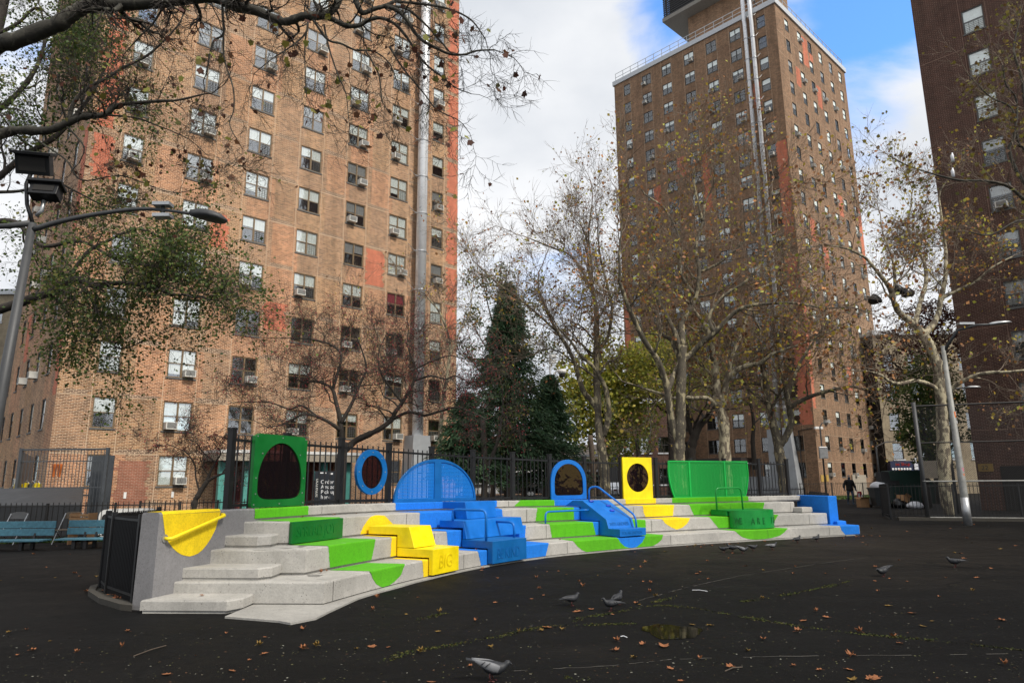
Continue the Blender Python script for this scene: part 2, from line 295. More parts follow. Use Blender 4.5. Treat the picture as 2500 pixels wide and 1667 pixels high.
def chain():
    m = perf('chain_link_wire', (.05, .05, .05), .07, .455); return m
M['chain'] = chain()
def lattice():
    m, nt, b = nodes('wire_lattice'); N = nt.nodes; L = nt.links; uv = N.new('ShaderNodeUVMap'); uv.uv_map = 'UVMap'; sx = N.new('ShaderNodeSeparateXYZ'); L.new(uv.outputs[0], sx.inputs[0])
    def mt(op, a, c=None):
        n = N.new('ShaderNodeMath'); n.operation = op
        for i, v in enumerate((a, c)):
            if v is None: continue
            if isinstance(v, (int, float)): n.inputs[i].default_value = v
            else: L.new(v, n.inputs[i])
        return n.outputs[0]
    def line(v): return mt('GREATER_THAN', mt('ABSOLUTE', mt('SUBTRACT', mt('FRACT', mt('DIVIDE', v, .075)), .5)), .455)
    L.new(mt('MAXIMUM', line(mt('ADD', sx.outputs[0], sx.outputs[1])), line(mt('SUBTRACT', sx.outputs[0], sx.outputs[1]))), b.inputs['Alpha']); b.inputs['Base Color'].default_value = (.03, .03, .03, 1); b.inputs['Roughness'].default_value = .5; return m
M['chain'] = lattice()

# ------------------------------------------------------------------ mesh helpers
class MB:
    def __init__(s): s.v = []; s.f = []; s.uv = None; s.n = 0
    def add(s, V, F):
        V = [tuple(p) for p in V]; o = len(s.v); s.v += V; s.f += [tuple(i+o for i in q) for q in F]; return s
    def box(s, x0, y0, z0, x1, y1, z1):
        V = [(x0, y0, z0), (x1, y0, z0), (x1, y1, z0), (x0, y1, z0), (x0, y0, z1), (x1, y0, z1), (x1, y1, z1), (x0, y1, z1)]
        return s.add(V, [(0, 3, 2, 1), (4, 5, 6, 7), (0, 1, 5, 4), (1, 2, 6, 5), (2, 3, 7, 6), (3, 0, 4, 7)])
    def bar(s, a, b, w, h=None, up=(0, 0, 1)):
        a, b = Vector(a), Vector(b); h = h or w; d = (b-a).normalized(); up = Vector(up)
        x = d.cross(up)
        if x.length < 1e-4: x = d.cross(Vector((1, 0, 0)))
        x.normalize(); y = x.cross(d).normalized(); V = []
        for p in (a, b):
            for i, j in ((-1, -1), (1, -1), (1, 1), (-1, 1)): V.append(p + x*(i*w/2) + y*(j*h/2))
        return s.add(V, [(0, 1, 2, 3), (7, 6, 5, 4), (0, 4, 5, 1), (1, 5, 6, 2), (2, 6, 7, 3), (3, 7, 4, 0)])
    def tube(s, P, r, n=10, caps=True):
        P = [Vector(p) for p in P]; rr = r if isinstance(r, (list, tuple)) else [r]*len(P); V = []; F = []
        prev = None
        for i, p in enumerate(P):
            d = (P[min(i+1, len(P)-1)] - P[max(i-1, 0)]).normalized()
            if prev is None:
                x = d.cross(Vector((0, 0, 1)));
                if x.length < 1e-3: x = d.cross(Vector((1, 0, 0)))
            else: x = prev - d*prev.dot(d)
            x.normalize(); prev = x; y = d.cross(x)
            for k in range(n):
                a = 2*math.pi*k/n; V.append(p + x*(math.cos(a)*rr[i]) + y*(math.sin(a)*rr[i]))
        for i in range(len(P)-1):
            for k in range(n):
                a, b = i*n+k, i*n+(k+1) % n; F.append((a, b, b+n, a+n))
        if caps: F.append(tuple(range(n))[::-1]); F.append(tuple(range((len(P)-1)*n, len(P)*n)))
        return s.add(V, F)
    def prism(s, poly, A, B):
        """poly: 2D list -> placed by functions A (front) and B (back) giving 3D points"""
        n = len(poly); V = [A(*p) for p in poly] + [B(*p) for p in poly]
        F = [tuple(range(n)), tuple(range(2*n-1, n-1, -1))] + [(i, i+n, (i+1) % n+n, (i+1) % n) for i in range(n)]
        return s.add(V, F)
    def build(s, name, mat, parent=None, smooth=False, bevel=0, kind=None, uv=None, label=None):
        me = bpy.data.meshes.new(name); off = Vector((0, 0, 0))
        if parent is not None: off = ORG.get(parent.name, Vector((0, 0, 0)))
        me.from_pydata([tuple(Vector(p)-off) for p in s.v], [], s.f)
        if uv is not None:
            l = me.uv_layers.new(name='UVMap'); 
            for li, lp in enumerate(me.loops): l.data[li].uv = uv[lp.vertex_index]
        return finish(name, me, mat, parent, smooth, bevel, kind, label)
ORG = {}
def finish(name, me, mat, parent=None, smooth=False, bevel=0, kind=None, label=None):
    for m in (mat if isinstance(mat, (list, tuple)) else [mat]): me.materials.append(m)
    if smooth: me.polygons.foreach_set('use_smooth', [True]*len(me.polygons))
    me.update(); o = bpy.data.objects.new(name, me); COL.objects.link(o)
    if parent is not None: o.parent = parent; ORG[o.name] = ORG.get(parent.name, Vector((0, 0, 0)))
    if bevel:
        b = o.modifiers.new('bevel', 'BEVEL'); b.width = bevel; b.segments = 2; b.limit_method = 'ANGLE'; b.angle_limit = R(40)
    if kind: o['kind'] = kind
    if label: o['label'] = label
    return o
def thing(name, loc, label, cat, group=None, rz=0.0):
    o = bpy.data.objects.new(name, None); o.empty_display_size = .2; COL.objects.link(o); o.location = loc; o.rotation_euler = (0, 0, rz)
    o['label'] = label; o['category'] = cat
    if group: o['group'] = group
    ORG[o.name] = Vector(loc) if rz == 0 else Vector((0, 0, 0)); return o
def tag(o, label, cat, group=None):
    o['label'] = label; o['category'] = cat
    if group: o['group'] = group
    return o
def struct(o): o['kind'] = 'structure'; return o
def link_copy(o, parent=None, loc=None):
    c = o.copy(); COL.objects.link(c)
    if parent is not None: c.parent = parent
    if loc is not None: c.location = loc
    return c
def place(name, me, parent, loc, rz=0.0, label=None, scale=None):
    o = bpy.data.objects.new(name, me); COL.objects.link(o); o.parent = parent; o.location = loc; o.rotation_euler = (0, 0, rz)
    if scale is not None: o.scale = scale
    if label: o['label'] = label
    return o
def mesh_of(mb, name, mat, smooth=False, uv=None):
    me = bpy.data.meshes.new(name); me.from_pydata([tuple(p) for p in mb.v], [], mb.f)
    for m in (mat if isinstance(mat, (list, tuple)) else [mat]): me.materials.append(m)
    if smooth: me.polygons.foreach_set('use_smooth', [True]*len(me.polygons))
    if uv is not None:
        l = me.uv_layers.new(name='UVMap')
        for li, lp in enumerate(me.loops): l.data[li].uv = uv[lp.vertex_index]
    me.update(); return me
def text(name, body, size, mat, parent, origin, xdir, up, extrude=.003, align='LEFT', sx=1.0):
    cu = bpy.data.curves.new(name, 'FONT'); cu.body = body; cu.size = size; cu.extrude = extrude; cu.align_x = align; cu.materials.append(mat)
    tmp = bpy.data.objects.new('tmp', cu); COL.objects.link(tmp); dg = bpy.context.evaluated_depsgraph_get(); me = bpy.data.meshes.new_from_object(tmp.evaluated_get(dg)); bpy.data.objects.remove(tmp)
    me.name = name; o = bpy.data.objects.new(name, me); COL.objects.link(o)
    x = Vector(xdir).normalized(); y = Vector(up).normalized(); z = x.cross(y).normalized(); y = z.cross(x)
    mw = Matrix((x, y, z)).transposed().to_4x4(); mw.translation = Vector(origin) - ORG.get(parent.name, Vector((0, 0, 0)))
    o.parent = parent; o.matrix_local = mw @ Matrix.Diagonal((sx, 1, 1, 1)); return o

# ================================================================== GROUND
mb = MB(); g = 400
mb.add([(-g, -60, 0), (g, -60, 0), (g, 700, 0), (-g, 700, 0)], [(0, 1, 2, 3)])
struct(mb.build('ground', M['asphalt']))

# ================================================================== TOWERS
AZR = R(46.343); RD = Vector((math.sin(AZR), math.cos(AZR), 0)); LD = Vector((-RD.y, RD.x, 0)); ROTR = math.atan2(RD.y, RD.x)
ST = 2.53
def face_pt(F, u, d, z):
    ox, oy, rot = F
    return (ox+u, oy+d, z) if rot == 0 else (ox+d, oy-u, z)
def wall(F, w, h, wins, name, mat, parent, z0=0.0, reveal=.12):
    """brick wall w x h with real openings; wins = [(u0,u1,z0,z1)]"""
    us = sorted({0, w} | {round(a, 4) for q in wins for a in q[:2]}); zs_ = sorted({z0, h} | {round(a, 4) for q in wins for a in q[2:4]})
    V = []; Fc = []; UV = []; idx = {}
    def vid(u, z, d=0.0, uu=None, zz=None):
        k = (u, z, d, uu, zz)
        if k not in idx: idx[k] = len(V); V.append(face_pt(F, u, d, z)); UV.append((uu if uu is not None else u, zz if zz is not None else z))
        return idx[k]
    holes = set()
    for a, b, c, e in wins:
        a, b, c, e = (round(x, 4) for x in (a, b, c, e))
        ia = [i for i in range(len(us)-1) if us[i] >= a-1e-6 and us[i+1] <= b+1e-6]; iz = [j for j in range(len(zs_)-1) if zs_[j] >= c-1e-6 and zs_[j+1] <= e+1e-6]
        for i in ia:
            for j in iz: holes.add((i, j))
        r = reveal
        Fc.append((vid(a, c), vid(a, e), vid(a, e, r, a+r), vid(a, c, r, a+r))); Fc.append((vid(b, e), vid(b, c), vid(b, c, r, b-r), vid(b, e, r, b-r)))
        Fc.append((vid(a, e), vid(b, e), vid(b, e, r, None, e-r), vid(a, e, r, None, e-r))); Fc.append((vid(b, c), vid(a, c), vid(a, c, r, None, c+r), vid(b, c, r, None, c+r)))
    for i in range(len(us)-1):
        for j in range(len(zs_)-1):
            if (i, j) in holes: continue
            Fc.append((vid(us[i], zs_[j]), vid(us[i+1], zs_[j]), vid(us[i+1], zs_[j+1]), vid(us[i], zs_[j+1])))
    mb = MB(); mb.add(V, Fc); return mb.build(name, mat, parent, uv=UV)
def window_meshes(tag_, w, h, frame_mat, double=True, glass='glass'):
    fr = MB(); t = .055
    y0, y1 = .03, .10
    def bx(x0, z0, x1, z1, ya=y0, yb=y1): fr.box(x0, ya, z0, x1, yb, z1)
    bx(0, 0, t, h); bx(w-t, 0, w, h); bx(t, h-t, w-t, h); bx(t, 0, w-t, t)
    cols = [(t, w/2-.035), (w/2+.035, w-t)] if double else [(t, w-t)]
    if double: bx(w/2-.035, t, w/2+.035, h-t, .02, .10)
    for a, b in cols:
        bx(a, h*.5-.022, b, h*.5+.022, .04, .09)
        for x in (a, b-.02): bx(x, t, x+.02, h*.5-.022, .045, .085)
    fm = mesh_of(fr, tag_+'_frame', frame_mat)
    si = MB(); si.box(-.04, -.035, -.07, w+.04, .055, -.004); sm = mesh_of(si, tag_+'_sill', M['sill'])
    ps = []
    for a, b in cols:
        p = MB(); p.box(a+.004, .058, h*.5+.022, b-.004, .064, h-t-.002); p.box(a+.022, .048, t+.002, b-.022, .054, h*.5-.024); ps.append(mesh_of(p, tag_+'_pane', M[glass]))
    gd = MB(); a, b = cols[-1]
    for k in range(6): gd.bar((a, .02, t+.05+k*.1), (b, .02, t+.05+k*.1), .014)
    for k in (.25, .5, .75): gd.bar((a+(b-a)*k, .012, t), (a+(b-a)*k, .012, h*.5), .014)
    gm = mesh_of(gd, tag_+'_guard', M['sill'])
    return dict(frame=fm, sill=sm, panes=ps, guard=gm, w=w, h=h, cols=cols)
def ac_mesh():
    b = MB(); b.box(-.27, -.34, 0, .27, .10, .36); m1 = mesh_of(b, 'air_conditioner', M['ac'])
    g2 = MB(); g2.box(-.21, -.348, .05, .21, -.342, .31)
    for k in range(5): g2.box(-.215, -.353, .07+k*.05, .215, -.348, .085+k*.05)
    m2 = mesh_of(g2, 'grille', M['acgrille']); return m1, m2
AC, ACG = ac_mesh()
BL = {}
def blind_mesh(w, h, k, mat):
    key = (round(w, 2), round(h, 2), round(k, 1), mat.name)
    if key not in BL:
        b = MB(); n = 7
        V = []; Fc = []
        for i in range(n+1):
            x = w*i/n; y = .085 + (.008 if i % 2 else 0); V += [(x, y, h*(1-k)), (x, y, h)]
        for i in range(n): Fc.append((2*i, 2*i+2, 2*i+3, 2*i+1))
        b.add(V, Fc); BL[key] = mesh_of(b, 'blind', mat)
    return BL[key]
def put_window(W, parent, F, u, z, rnd, ac=None, guard=None, blind=None, bm=None):
    rot = R(F[2]); loc = face_pt(F, u, 0, z)
    o = place('window', W['frame'], parent, loc, rot)
    place('sill', W['sill'], o, (0, 0, 0))
    for p in W['panes']: place('pane', p, o, (0, 0, 0))
    k = rnd.choice([0, 0, .3, .5, .5, .5, .5, 1.0, .9]) if blind is None else blind
    if k:
        mat = bm or rnd.choice([M['blind'], M['blind'], M['blind'], M['curtain2']])
        for ci, (a, b) in enumerate(W['cols']):
            place('blind', blind_mesh(b-a, W['h']-.1, min(1, k*(rnd.choice([1, 1, 1, .8]))), mat), o, (a, 0, .05))
    if ac is not None:
        a, b = W['cols'][min(ac, len(W['cols'])-1)]
        c = place('air_conditioner', AC, o, ((a+b)/2 + rnd.uniform(-.02, .02), 0, .06)); c.scale = (.92, 1, .92)
        # the grille is part of the same unit
        place('air_conditioner_grille', ACG, o, ((a+b)/2, 0, .06))
    if guard: place('window_guard', W['guard'], o, (0, 0, 0))
    return o

# ---------------- tower 1 (left, tan brick)
P1 = Vector((-3.65, 44.4, 0)); W1 = 21.9; H1 = 52.0; Z1 = CAM_H+1.353
t1 = thing('apartment_tower', P1, 'tall tan brick apartment tower on the left with a steel flue up its front', 'building', None, ROTR)
F1 = (-W1, 0.0, 0); cols1 = [(-20.49, .95), (-17.58, 1.30), (-14.56, 1.33), (-11.52, 1.32), (-8.51, 1.32), (-5.47, 1.30), (-2.20, .93)]
rnd = random.Random(11)
wins = []; WD = window_meshes('double_window', 1.31, 1.38, M['frame1']); WS = window_meshes('single_window', .94, 1.38, M['frame1'], False)
NF1 = 16; wl = []
for f in range(NF1):
    zt = Z1 + f*ST
    for ci, (u, w) in enumerate(cols1):
        if f == 0 and ci in (2, 3, 4): continue
        W = WD if w > 1.1 else WS; uu = u+W1; wins.append((uu, uu+W['w'], zt-1.38, zt)); wl.append((W, uu, zt-1.38, f, ci))
wall(F1, W1, H1, wins, 'front_wall', M['brick1'], t1)
white_low = {(1, 2), (0, 1)}
for W, uu, z, f, ci in wl:
    seen = f <= 12
    bright = f >= 4 or ci <= 1  # white blinds here stand in for bright sky reflected in the panes
    bl = (rnd.choice([1.0, 1.0, .9, .55]) if ci <= 1 else rnd.choice([.5, .5, .5, .55, 1.0])) if bright else rnd.choice([0, 0, .3, .5])
    put_window(W, t1, F1, uu, z, rnd, ac=(rnd.choice([0, 1]) if rnd.random() < .5 else None), guard=rnd.random() < .6, blind=bl,
               bm=M['curtain'] if (f, ci) in ((4, 5), (3, 4)) else None)
side_w = 15.0; F1s = (-W1, side_w, -90); wins = []; wl = []
WN = window_meshes('narrow_window', .85, 1.38, M['frame2'], False)
for f in range(NF1):
    for u in (1.2, 3.9, 6.7, 9.4, 12.1): wins.append((u, u+.85, Z1+f*ST-1.38, Z1+f*ST)); wl.append((u, Z1+f*ST-1.38, f))
wall(F1s, side_w, H1, wins, 'side_wall', M['brick1_side'], t1)
for u, z, f in wl:
    if f <= 9: put_window(WN, t1, F1s, u, z, rnd, ac=0 if rnd.random() < .3 else None)
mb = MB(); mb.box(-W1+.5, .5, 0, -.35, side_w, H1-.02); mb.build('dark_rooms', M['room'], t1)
mb = MB(); mb.add([(0, 0, 0), (0, side_w, 0), (0, side_w, H1), (0, 0, H1)], [(0, 1, 2, 3)]); mb.build('right_wall', M['brick1'], t1, uv=[(0, 0), (side_w, 0), (side_w, H1), (0, H1)])
# control joints beside each window column and at every floor
mb = MB()
for u, w in cols1:
    for x in (u-.10, u+w+.09): mb.box(x-.012, -.006, .3, x+.012, -.0005, H1)
for f in range(NF1):
    z = Z1+f*ST+.03; xs = [-W1] + [v for u, w in cols1 for v in (u-.02, u+w+.02)] + [0]
    for a, b in zip(xs[::2], xs[1::2]): mb.box(a+.01, -.0055, z-.011, b-.01, -.0008, z+.011)
mb.build('mortar_joints', M['mortar'], t1, kind='stuff')
# dark header courses above the floor lines
V = []; Fc = []; UV = []
for f in range(NF1):
    z = Z1+f*ST+.05; xs = [-W1+.1] + [v for u, w in cols1 for v in (u, u+w)] + [-.1]
    for a, b in zip(xs[::2], xs[1::2]):
        n = rnd.choice([2, 3, 3]); L_ = (b-a)
        for k in range(n):
            a2 = a + L_*rnd.uniform(.0, .22); b2 = b - L_*rnd.uniform(0, .25); zz = z+k*.068; o = len(V); Q = ((a2, zz), (b2, zz), (b2, zz+.066), (a2, zz+.066))
            V += [(x, -.004, y) for x, y in Q]; UV += [(x+W1, y) for x, y in Q]; Fc.append((o, o+1, o+2, o+3))
mb = MB(); mb.add(V, Fc); mb.build('dark_brick_courses', M['darkcourse'], t1, kind='stuff', uv=UV)
# orange repaired panels
def patches(F, root, lst, name='repaired_brick_panel', mat=None, d=-.0075, seed=3):
    pr = random.Random(seed)
    for (a, b, z0, z1) in lst:
        # ragged toothed outline following the courses
        n = max(2, int((z1-z0)/.136)); V = []; Fc = []; UV = []
        for i in range(n):
            za, zb = z0+(z1-z0)*i/n, z0+(z1-z0)*(i+1)/n; a2 = a + pr.choice([0, .1, .05, .18]) ; b2 = b - pr.choice([0, .1, .05, .18]); o = len(V)
            for x, y in ((a2, za), (b2, za), (b2, zb), (a2, zb)): V.append(face_pt(F, x, d, y)); UV.append((x, y))
            Fc.append((o, o+1, o+2, o+3))
        mb = MB(); mb.add(V, Fc); mb.build(name, mat or M['patch'], root, uv=UV)
pl = []
for f in range(3, NF1): pl.append((W1-.98, W1, Z1+f*ST+.28, Z1+(f+1)*ST-.02))
pl += [(W1-10.15, W1-8.75, Z1+15*ST-.2, Z1+15*ST+1.5), (W1-7.1, W1-5.7, Z1+4*ST+.2, Z1+5*ST-.1), (W1-10.1, W1-8.8, Z1+13*ST+.3, Z1+14*ST-.1), (W1-13.2, W1-11.8, Z1+3*ST-.9, Z1+3*ST+.6),
       (W1-16.2, W1-15.2, Z1+4*ST+.4, Z1+5*ST-.3), (.15, 1.1, Z1+6*ST, Z1+7*ST), (.15, 1.1, Z1+7*ST+.2, Z1+8*ST), (.2, 1.1, Z1+8*ST+.2, Z1+9*ST+.3), (.1, 1.0, Z1+10*ST, Z1+12*ST), (.15, 1.1, Z1+5*ST, Z1+6*ST-.4)]
patches(F1, t1, pl)
patches(F1, t1, [(W1-19.4, W1-17.9, .6, 2.6)], mat=M['patch_shade'], seed=8)
patches(F1s, t1, [(14.1, 15.0, Z1+1*ST, Z1+2*ST), (14.0, 15.0, Z1+4*ST, Z1+6*ST), (5.4, 6.5, Z1+2*ST, Z1+3*ST)])
# flue with brackets, duct at its foot
mb = MB(); mb.tube([(-3.38, -.55, 4.0), (-3.38, -.55, H1)], .33, 20, True); pp = mb.build('flue_pipe', M['pipe'], t1, smooth=True)
for f in range(1, NF1+2):
    z = Z1+f*ST+.35; mb = MB(); mb.tube([(-3.38, -.55, z-.03), (-3.38, -.55, z+.03)], .37, 20); mb.box(-3.95, -.57, z-.02, -2.81, -.52, z+.02)
    mb.bar((-3.8, -.5, z), (-3.8, 0, z), .04); mb.bar((-2.96, -.5, z), (-2.96, 0, z), .04); mb.bar((-3.85, -.5, z), (-4.0, -.02, z+.55), .03); mb.build('flue_bracket', M['steel'], t1)
mb = MB()
mb.add([(-4.3, -1.1, 0), (-2.5, -1.1, 0), (-2.5, -.02, 0), (-4.3, -.02, 0), (-3.95, -.95, 4.3), (-2.75, -.95, 4.3), (-2.75, -.02, 4.3), (-3.95, -.02, 4.3)], [(0, 1, 5, 4), (1, 2, 6, 5), (2, 3, 7, 6), (3, 0, 4, 7), (4, 5, 6, 7)])
mb.build('flue_duct', M['duct'], t1)
# entrance: canopy, red brick recess, teal columns, doors
ec0, ec1 = -15.6, -8.2
mb = MB(); mb.box(ec0, -2.0, 2.62, ec1, .0-.01, 2.98); mb.build('canopy', M['beige'], t1)
mb = MB(); mb.box(ec0-.02, -2.04, 2.98, ec1+.02, -.01, 3.12); mb.build('canopy_edge', M['white'], t1)
mb = MB(); V = [(-15.0, -.03, 0), (-8.6, -.03, 0), (-8.6, -.03, 2.6), (-15.0, -.03, 2.6)]; mb.add(V, [(0, 1, 2, 3)]); mb.build('entrance_wall', M['brickred'], t1, uv=[(p[0], p[2]) for p in V])
for x in (-15.2, -14.0, -9.9, -8.5):
    mb = MB(); mb.box(x-.14, -1.5, 0, x+.14, -1.25, 2.62); mb.build('column', M['teal'], t1, bevel=.01)
for x in (-14.75, -10.9):
    mb = MB(); mb.box(x, -.09, 0, x+1.0, -.035, 2.15); d_ = mb.build('door', M['maroon'], t1); mb = MB(); mb.box(x+.25, -.10, 1.2, x+.75, -.092, 1.9); mb.build('pane', M['room'], d_)
mb = MB(); mb.box(-W1, .02, H1, 0, side_w, H1+.02); mb.build('roof', M['coping'], t1)
for x in (-18.9, -16.9, -4.6):
    mb = MB(); mb.box(x, -.03, .95, x+.11, -.002, 1.22); mb.build('house_number_plate', M['white'], t1)

# ---------------- tower 2 (centre, brown brick)
P2 = Vector((28.59, 65.6, 0)); H2 = 1.667+CAM_H+19*ST+.75; Z2 = CAM_H+1.667
t2 = thing('apartment_tower', P2, 'brown brick apartment tower in the middle with twin steel flues and rooftop tank', 'building', None, ROTR)
WR = 19.0; WL = 21.74
F2r = (0, 0, 0); F2l = (0, WL, -90)
W2D = window_meshes('double_window', 1.32, 1.38, M['frame2'], True, 'glass2'); W2S = window_meshes('single_window', .98, 1.38, M['frame2'], False, 'glass2')
colsR = [2.15, 5.30, 8.05, 10.99, 13.95, 16.85]
colsL = [(20.24, .93), (17.42, 1.32), (14.50, 1.32), (11.37, 1.32), (8.42, 1.32), (5.41, 1.32), (2.16, .93)]   # distance of left edge from the corner
def tower2_face(F, w, cols, name, rnd):
    wins = []; wl = []
    for f in range(20):
        for (u, ww) in cols:
            if name == 'left_wall' and f == 0 and 5 < u < 14: continue
            W = W2D if ww > 1.1 else W2S; zt = Z2+f*ST; wins.append((u, u+W['w'], zt-1.38, zt)); wl.append((W, u, zt-1.38, f))
    wall(F, w, H2, wins, name, M['brick2'], t2)
    for W, u, z, f in wl:
        bl = (rnd.choice([0, 0, .3, .5, .5]) if f > 5 else 0) if name == 'left_wall' and f > 2 else (rnd.choice([0, 0]) if name == 'left_wall' else rnd.choice([0, .5, .5, .9, .5])) if f > 2 else rnd.choice([0, 0, .4])
        put_window(W, t2, F, u, z, rnd, ac=(rnd.choice([0, 1]) if rnd.random() < .32 else None), blind=bl, guard=False)
tower2_face(F2r, WR, [(u, .93) for u in colsR], 'right_wall', random.Random(5))
tower2_face(F2l, WL, [(WL-d, w) for d, w in colsL], 'left_wall', random.Random(6))
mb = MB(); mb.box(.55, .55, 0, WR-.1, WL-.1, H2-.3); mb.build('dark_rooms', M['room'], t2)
mb = MB()
for u in colsR:
    for x in (u-.08, u+1.06): mb.box(x-.011, -.006, .3, x+.011, -.001, H2)
for f in range(20): mb.box(.02, -.0055, Z2+f*ST+.06, WR, -.0012, Z2+f*ST+.078)
for d, w in colsL:
    for y in (d+.08, d-w-.08): mb.box(-.006, y-.011, .3, -.001, y+.011, H2)
mb.build('mortar_joints', M['mortar'], t2, kind='stuff')
patches(F2r, t2, [(6.35, 7.9, Z2+18*ST-1.2, Z2+19*ST-.1), (8.1, 9.2, Z2+18*ST+.1, Z2+19*ST-1.5), (3.9, 5.1, Z2+16*ST+.2, Z2+17*ST), (9.3, 10.6, Z2+16*ST-.2, Z2+17*ST), (17.9, 19, Z2+9*ST, Z2+12*ST), (3.6, 4.9, Z2+9*ST, Z2+10*ST),
                  (6.4, 7.7, Z2+8*ST, Z2+9*ST), (12.2, 13.6, Z2+11*ST, Z2+12*ST), (17.9, 19, Z2+4*ST, Z2+6*ST), (9.3, 10.5, Z2+3*ST, Z2+4*ST), (.05, .8, Z2+2*ST, Z2+6*ST)])
patches(F2l, t2, [(WL-1.3, WL-.05, Z2+9*ST, Z2+13*ST), (WL-1.4, WL-.05, Z2+1*ST+1, Z2+8*ST), (WL-3.2, WL-2.3, Z2+15*ST-.3, Z2+16*ST), (WL-13.2, WL-11.9, Z2+13*ST, Z2+14*ST), (WL-9.9, WL-8.9, Z2+11*ST, Z2+13.7*ST), (.05, .9, Z2+4*ST, Z2+9*ST),
                  (WL-16.6, WL-15.5, Z2+12*ST, Z2+13*ST)])
mb = MB(); mb.box(-.16, -.16, H2-.08, WR+.16, WL+.16, H2+.52); mb.build('roof_coping', M['coping'], t2)
# roof railing
mb = MB()
def rail(a, b, n):
    for k in range(n+1):
        p = Vector(a).lerp(Vector(b), k/n); mb.bar(p, p+Vector((0, 0, 1.15)), .05)
    for z in (1.15, .6, .1): mb.bar(Vector(a)+Vector((0, 0, z)), Vector(b)+Vector((0, 0, z)), .05)
rail((.15, .15, H2+.5), (WR-.15, .15, H2+.5), 16); rail((.15, .15, H2+.5), (.15, WL-.15, H2+.5), 18)
mb.build('roof_railing', M['steel'], t2)
# penthouse with overhanging slab and louvred tank enclosure
py0, py1 = 2.4, 11.0
def brick_box(x0, y0, z0, x1, y1, z1, name, mat, parent):
    V = []; Fc = []; UV = []
    for (a, b) in (((x0, y0), (x1, y0)), ((x1, y0), (x1, y1)), ((x1, y1), (x0, y1)), ((x0, y1), (x0, y0))):
        o = len(V); L_ = math.hypot(b[0]-a[0], b[1]-a[1]); V += [(*a, z0), (*b, z0), (*b, z1), (*a, z1)]; UV += [(0, z0), (L_, z0), (L_, z1), (0, z1)]; Fc.append((o, o+1, o+2, o+3))
    o = len(V); V += [(x0, y0, z1), (x1, y0, z1), (x1, y1, z1), (x0, y1, z1)]; UV += [(0, 0)]*4; Fc.append((o, o+1, o+2, o+3))
    mb = MB(); mb.add(V, Fc); return mb.build(name, mat, parent, uv=UV)
brick_box(3.0, 5.0, H2, 9.0, 12.2, H2+6.2, 'penthouse_wall', M['brick2'], t2)
brick_box(3.8, 1.8, H2, 8.0, 4.98, H2+8.2, 'stair_tower', M['brick2'], t2)
mb = MB(); mb.box(1.3, 3.6, H2+6.2, 11.0, 14.8, H2+6.7); mb.build('tank_slab', plain('dark_slab_concrete', (.22, .205, .18), .9), t2)  # slab in a darker grey concrete than the coping
mb = MB(); mb.box(1.9, 4.2, H2+6.7, 10.4, 14.2, H2+6.9); mb.box(2.0, 4.3, H2+6.9, 2.1, 14.1, H2+13)
for k in range(22):
    z = H2+6.85+k*.3; mb.box(1.42, 3.72, z, 1.5, 14.68, z+.13); mb.box(1.42, 14.6, z, 10.9, 14.68, z+.13); mb.box(1.42, 3.7, z, 10.9, 3.78, z+.13)
for y in np.arange(3.8, 14.7, .55): mb.box(1.52, y, H2+6.7, 1.58, y+.08, H2+13.4)
mb.build('tank_louvres', M['black'], t2)
mb = MB(); mb.tube([(6, 9.2, H2+6.9), (6, 9.2, H2+12.5)], 3.6, 20); mb.build('water_tank', M['frame1'], t2, smooth=False)
mb = MB(); mb.box(2.9, 8.5, H2+.5, 2.99, 9.7, H2+2.7); dr_ = mb.build('roof_door', plain('blue_door_paint', (.06, .18, .32), .5), t2); mb = MB(); mb.box(2.86, 8.75, H2+1.0, 2.9, 9.5, H2+2.5); mb.build('door_opening', M['room'], dr_)
patches((3.0, 12.2, -90), t2, [(.3, 2.2, H2+.7, H2+2.0)])
# twin flues
for yy in (3.30, 2.52):
    mb = MB(); mb.tube([(-.42, yy, 6.2), (-.42, yy, H2-1.2), (-.62, yy-.05, H2-.6), (-.62, yy-.05, H2+9)], .21, 16); mb.build('flue_pipe', M['pipe'], t2, smooth=True)
    for f in range(2, 20):
        z = Z2+f*ST+.2+(yy > 3)*.15; mb = MB(); mb.tube([(-.42, yy, z-.04), (-.42, yy, z+.04)], .27, 14); mb.bar((-.42, yy-.36, z), (-.42, yy+.36, z), .05); mb.bar((-.4, yy+.3, z), (0, yy+.3, z), .05); mb.bar((-.4, yy-.3, z), (0, yy-.5, z+.5), .04); mb.build('flue_bracket', M['steel'], t2)
mb = MB()
for yy in (3.25, 2.45): mb.bar((-.62, yy, H2+3.2), (3.8, yy-.3, H2+5.0), .12); mb.bar((-.62, yy, H2+3.0), (3.8, yy+.6, H2+1.2), .12)
mb.build('flue_brace', M['frame2'], t2)
mb = MB(); mb.box(-.9, 3.35, 0, -.02, 4.35, 6.4); mb.build('flue_duct', M['duct'], t2); mb = MB(); mb.add([(-1.2, 1.5, 0), (-.02, 1.5, 0), (-.02, 2.9, 0), (-1.2, 2.9, 0), (-.7, 2.15, 6.5), (-.02, 2.15, 6.5), (-.02, 2.85, 6.5), (-.7, 2.85, 6.5)], [(0, 3, 7, 4), (0, 4, 5, 1), (1, 5, 6, 2), (2, 6, 7, 3), (4, 7, 6, 5)]); mb.build('flue_duct', M['duct'], t2)
mb = MB(); mb.box(-.7, 4.4, 0, -.02, 7.5, 1.9); mb.build('flue_duct', M['duct'], t2)
mb = MB(); mb.box(-2.2, 6.6, 3.25, -.01, 14.6, 3.75); mb.build('canopy', M['frame2'], t2); mb = MB(); mb.box(-2.24, 6.5, 3.12, -.01, 14.7, 3.25); mb.build('canopy_edge', M['coping'], t2)
mb = MB(); mb.box(-.05, 7.2, 0, -.005, 13.9, 3.1); mb.build('entrance_recess', M['room'], t2)
